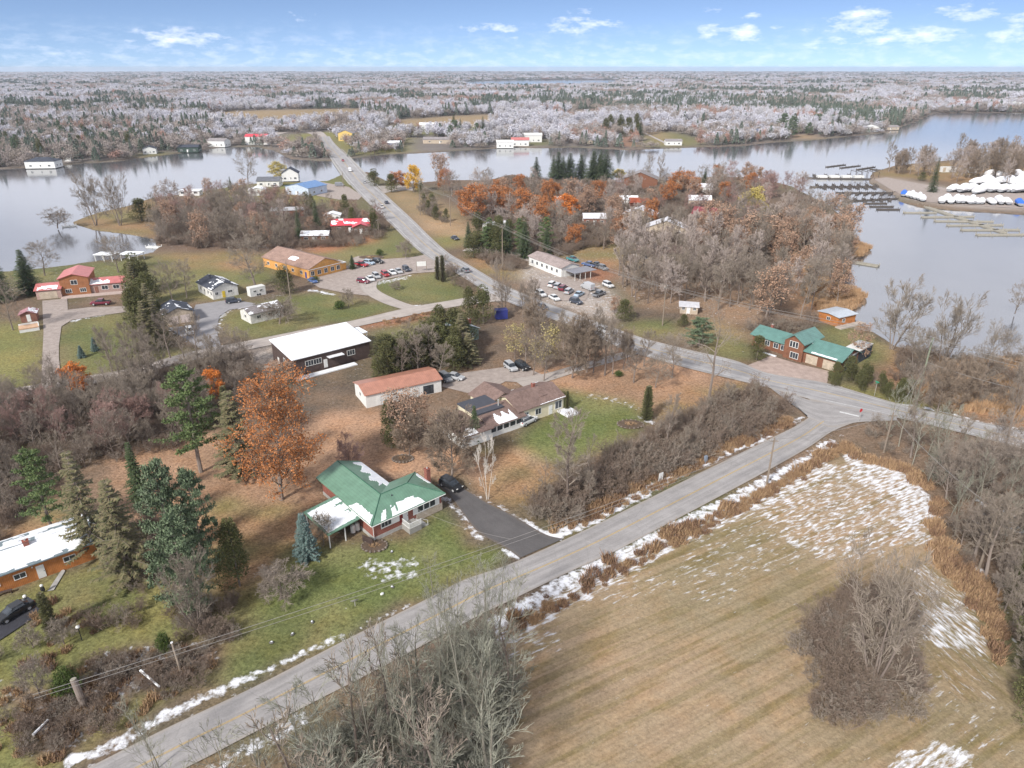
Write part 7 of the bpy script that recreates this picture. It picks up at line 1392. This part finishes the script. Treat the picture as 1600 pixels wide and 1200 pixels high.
lp = G(60, 1262)+Vector((-2,6,8.2)); r3 = PT['r3'][0]
wire('long single wire along the bungalow verge of the near road', r3+Vector((0,0,-.4)), lp, 1.4, 24, .035); wire('lower wire along the bungalow verge of the near road', r3+Vector((.1,0,-.9)), lp+Vector((0,0,-.5)), 1.6, 24, .03)
wire('wire from the dark roadside pole to the pale corner pole', r3+Vector((0,0,-.3)), PT['r2'][0]+Vector((0,0,-.3)), .8); wire('wire from the pale corner pole up to the tall highway pole', PT['r2'][0]+Vector((0,0,-.3)), p+Vector((0,0,-6)), .8); wire('wire from the pale corner pole to the leaning pole', PT['r2'][0]+Vector((0,0,-.5)), PT['r1'][0]+Vector((0,0,-.3)), .9)
wire('service wire sloping to the brick bungalow', lp.lerp(r3, .52)+Vector((0,0,-1.6)), G(640,790,4.2), .7, 10, .02)
# ================================================================ signs and small things
def post(m, x, y, h, r=.04): m.tube((x,y,-.1), (x,y,h), r, r, 6, True)
def thing(name, px, py, rot, label, cat): g = G(px, py); e = empty(name, (g.x, g.y, 0), rot); tag(e, label, cat); return e
def text(parent, s, size, loc, rot, mt, name='lettering'):
    cu = bpy.data.curves.new(name, 'FONT'); cu.body = s; cu.size = size; cu.align_x = 'CENTER'; cu.align_y = 'CENTER'; cu.extrude = .004
    to = bpy.data.objects.new(name, cu); C.objects.link(to); dg = bpy.context.evaluated_depsgraph_get(); me_ = bpy.data.meshes.new_from_object(to.evaluated_get(dg)); bpy.data.objects.remove(to)
    o = bpy.data.objects.new(name, me_); C.objects.link(o); me_.materials.clear(); me_.materials.append(mt); o.parent = parent; o.location = loc; o.rotation_euler = rot
e = thing('stop_sign', 1342, 659, 3.6, 'red stop sign at the mouth of the near road', 'sign'); m = MB(); post(m, 0, 0, 2.3); m.build('post', CONC, e); m = MB(); m.tube((0,-.05,2.5), (0,-.08,2.5), .42, .42, 8, True); pl_ = m.build('panel', flat('red sign face', (.55,.03,.04,1), .5, .08), e); text(pl_, 'STOP', .26, (0,-.095,2.5), (math.pi/2,0,0), TRIM)
e = thing('street_name_sign', 1366, 618, .5, 'green street name sign on a grey post across from the junction', 'sign'); m = MB(); post(m, 0, 0, 2.9); m.build('post', CONC, e); GS = flat('green sign face', (.03,.28,.17,1), .5, .08); m = MB(); m.box(-.5,-.02,2.9,.5,.02,3.12); m.build('panel', GS, e); m = MB(); m.box(-.02,-.45,3.14,.02,.45,3.36); m.build('panel', GS, e)
e = thing('yard_sign', 1032, 752, .62, 'white yard sign on a post in the weeds along the near road', 'sign'); m = MB(); post(m, -.45, 0, 1.7, .05); post(m, .45, 0, 1.7, .05); m.build('post', TRIM, e); m = MB(); m.box(-.5,-.03,.7,.5,.03,1.7); m.build('panel', TRIM, e)
e = thing('road_sign', 1227, 628, 2.6, 'grey backed road sign on the grass corner of the junction', 'sign'); m = MB(); post(m, 0, 0, 2.4); m.build('post', CONC, e); m = MB(); m.box(-.32,-.02,1.7,.32,.02,2.4); m.build('panel', CONC, e)
e = thing('utility_box', 1102, 722, .6, 'grey-blue utility cabinet in the dry weeds beside the near road', 'utility box'); m = MB(); m.box(-.3,-.2,-.1,.3,.2,1.3); m.build('cabinet', flat('grey blue enamel', (.22,.26,.32,1), .5), e); m = MB(); m.box(-.25,-.225,.1,.25,-.203,1.2); m.build('door', flat('grey blue enamel door', (.26,.30,.36,1), .5), e)
e = thing('restaurant_sign', 659, 424, .2, 'white sign panel on two posts at the restaurant entrance', 'sign'); m = MB(); m.box(-1.8,-.08,0,-1.65,.08,3.6); m.box(1.65,-.08,0,1.8,.08,3.6); m.build('post', POLE, e); m = MB(); m.box(-1.64,-.06,1.9,1.64,.06,3.5); m.build('panel', P_WHITE, e)
for k, (px, py) in enumerate([(552,832),(559,828)]):
    e = thing('propane_tank', px, py, .3, 'white upright propane tank at the bungalow corner, %s' % ('left of the two' if k == 0 else 'right of the two'), 'gas tank'); m = MB(); m.cyl((0,0), .38, .1, 1.2, 12); m.ball((0,0,1.2), .38, .38, .2, 12, 6); m.build('tank', TRIM, e); m = MB(); m.cyl((0,0), .12, 1.35, 1.6, 8); m.build('collar', CONC, e)
e = thing('yard_lamp', 128, 1000, 0, 'black lamp post with pale globe in the lower left garden', 'lamp post'); m = MB(); post(m, 0, 0, 1.9, .05); m.build('post', TYRE, e); m = MB(); m.ball((0,0,2.1), .26, .26, .22, 10, 6); m.build('globe', TRIM, e); m = MB(); m.cyl((0,0), .2, 1.85, 1.95, 10); m.build('collar', TYRE, e)
e = thing('satellite_dish', 555, 946, .4, 'grey round dish standing on the lawn near the road', 'dish'); m = MB(); post(m, 0, 0, .7, .06); m.build('post', CONC, e); m = MB(); m.tube((0,0,.7), (0,.12,.82), .3, .62, 14); m.tube((0,.12,.82), (0,.13,.83), .62, .55, 14, True); m.build('bowl', CONC, e)
def stones(name, px, py, rx, ry, label, sd, soil=True, n=18, shrub=True):
    e = thing(name, px, py, 0, label, 'garden bed'); r = random.Random(sd)
    if soil: m = MB(); m.prism([(rx*math.cos(a*.3142), ry*math.sin(a*.3142)) for a in range(20)], -.1, .12); m.build('soil', flat('dark leafy soil', (.12,.085,.06,1), .95, .4, 3), e)
    m = MB()
    for k in range(n): a = 6.283*k/n; m.ball((rx*math.cos(a), ry*math.sin(a), .1), r.uniform(.12,.3), r.uniform(.12,.26), r.uniform(.1,.2), 6, 4)
    m.build('stone_border', flat('pale field stones', srgb(150,138,128,.7), .9, .4, 3), e)
    if shrub: o = ob('weeds', WEEDS[0], e); o.scale = (rx*.45, ry*.45, .35); o.location = (0, 0, .1)
stones('garden_bed', 585, 853, 1.9, 1.5, 'round stone-edged garden bed before the bungalow corner', 1); stones('garden_bed', 629, 717, 1.9, 1.4, 'stone-edged bed under the bare maple on the orange leaf lawn', 2); stones('fire_ring', 985, 663, 2.6, 1.9, 'dark earth ring on the bright green lawn of the brown-roofed house', 3); stones('garden_bed', 580, 402, 4.5, 2.6, 'snow-dusted stone bed on the lawn beyond the restaurant', 4, n=26)
e = thing('lattice_fence', 575, 849, -.5, 'short grey timber screen in the round stone bed', 'fence'); m = MB(); [m.box(-1.0+.22*k,-.04,0,-1.0+.22*k+.15,.04,1.25) for k in range(9)]; m.box(-1.0,-.07,.9,1.0,-.041,1.0); m.build('boards', DRKW, e)
e = thing('broken_trunk', 124, 1103, 0, 'thick grey broken-off tree trunk standing in the lower left brush', 'tree stump'); m = MB(); m.tube((.6,0,-.2), (0,.4,3.6), .42, .34, 12); m.build('trunk', BARK, e); m = MB(); m.tube((0,.4,3.6), (-.01,.41,3.66), .34, .30, 12, True); m.build('cut_top', DOCKW, e)
for a, b, lb in [((220,1049),(250,1075),'snow-covered plank lying in the lower left brush'),((52,1150),(76,1126),'snow-covered board near the left edge of the lower brush')]:
    A, B = G(*a, .6), G(*b, .5); e = empty('plank', A); tag(e, lb, 'plank'); d = B-A; m = MB(); m.tube((0,0,0), d, .16, .16, 4, True); m.build('board', DRKW, e); m = MB(); m.tube((0,0,.16), d+Vector((0,0,.16)), .15, .12, 6, True); m.build('snow', SNOW, e)
e = thing('leaning_post', 275, 1050, 0, 'weathered grey post leaning in the garden brush', 'post'); m = MB(); m.tube((.9,-.5,-.1), (-.5,1.4,3.2), .14, .1, 8, True); m.build('post', POLE, e); m = MB(); m.cyl((-.5,1.4), .15, 3.15, 3.22, 8); m.build('cap', SNOW, e)
e = thing('dumpster', 775, 500, .2, 'dark blue metal container beside the big olive cedars', 'container'); m = MB(); m.box(0,0,.1,3.4,2.4,2.6); m.build('body', flat('dark blue enamel', (.03,.04,.20,1), .5), e); m = MB(); m.box(-.05,-.05,2.6,3.45,2.45,2.7); m.build('lid', flat('dark blue enamel', (0,0,0,1)), e)
for k, (px, py) in enumerate([(543,826),(541,832)]): pass
e = thing('garden_statue', 68, 925, .3, 'small white and black ornament on the walk of the cedar house', 'ornament'); m = MB(); m.ball((0,0,.5), .3, .25, .5, 8, 6); m.build('base', TYRE, e); m = MB(); m.ball((0,0,1.1), .22, .22, .2, 8, 6); m.build('top', TRIM, e)
e = thing('garden_statue', 42, 942, .3, 'white round ornament behind the black sedan', 'ornament'); m = MB(); m.cyl((0,0), .16, -.1, .9, 8); m.build('base', TYRE, e); m = MB(); m.ball((0,0,1.1), .26, .26, .24, 8, 6); m.build('top', TRIM, e)
e = thing('walkway', 85, 915, 0, 'x', 'path')
bpy.data.objects.remove(e); patch('garden_path', [(74,924),(84,922),(102,892),(98,888)], CONC, .02)
e = thing('picnic_bench', 8, 928, .5, 'low grey bench against the orange cedar wall', 'bench'); m = MB(); m.box(-.9,-.2,.4,.9,.2,.46); m.build('seat', DRKW, e)
for x in (-.75, .7): m = MB(); m.box(x,-.18,-.1,x+.06,.18,.4); m.build('leg', DRKW, e)
# stones and junk with a cap of snow that dot the lawns
for k, (px, py, lb) in enumerate([(424,1004,'dark stone on the lawn near the road, lowest of the lawn stones'),(457,991,'pale grey stone on the lawn near the road'),(488,972,'small dark stone on the lawn near the road'),(613,917,'dark stone topped with snow on the bungalow lawn'),(597,928,'small white marker on the bungalow lawn'),(612,862,'snow-dusted rock before the bungalow')]):
    e = thing('lawn_stone', px, py, k, lb, 'stone'); m = MB(); m.ball((0,0,.02), .30, .22, .16, 8, 5); m.build('rock', flat('grey rock', (.16,.155,.15,1), .9, .3, 3) if k != 4 else TRIM, e); m = MB(); m.ball((.03,.03,.14), .16, .12, .06, 8, 4); m.build('snow', SNOW, e)
# ================================================================ the air
def haze():
    m = bpy.data.materials.new('haze air'); m.use_nodes = True; t = m.node_tree; t.nodes.clear(); v = t.nodes.new('ShaderNodeVolumePrincipled'); o = t.nodes.new('ShaderNodeOutputMaterial'); t.links.new(v.outputs[0], o.inputs['Volume'])
    v.inputs['Color'].default_value = (.78,.87,1,1); v.inputs['Density'].default_value = .00008; v.inputs['Anisotropy'].default_value = .2
    b = MB(); b.box(-14800,-14800,-5,14800,14800,75); h = b.build('haze', m); tag(h, kind='stuff')
haze()
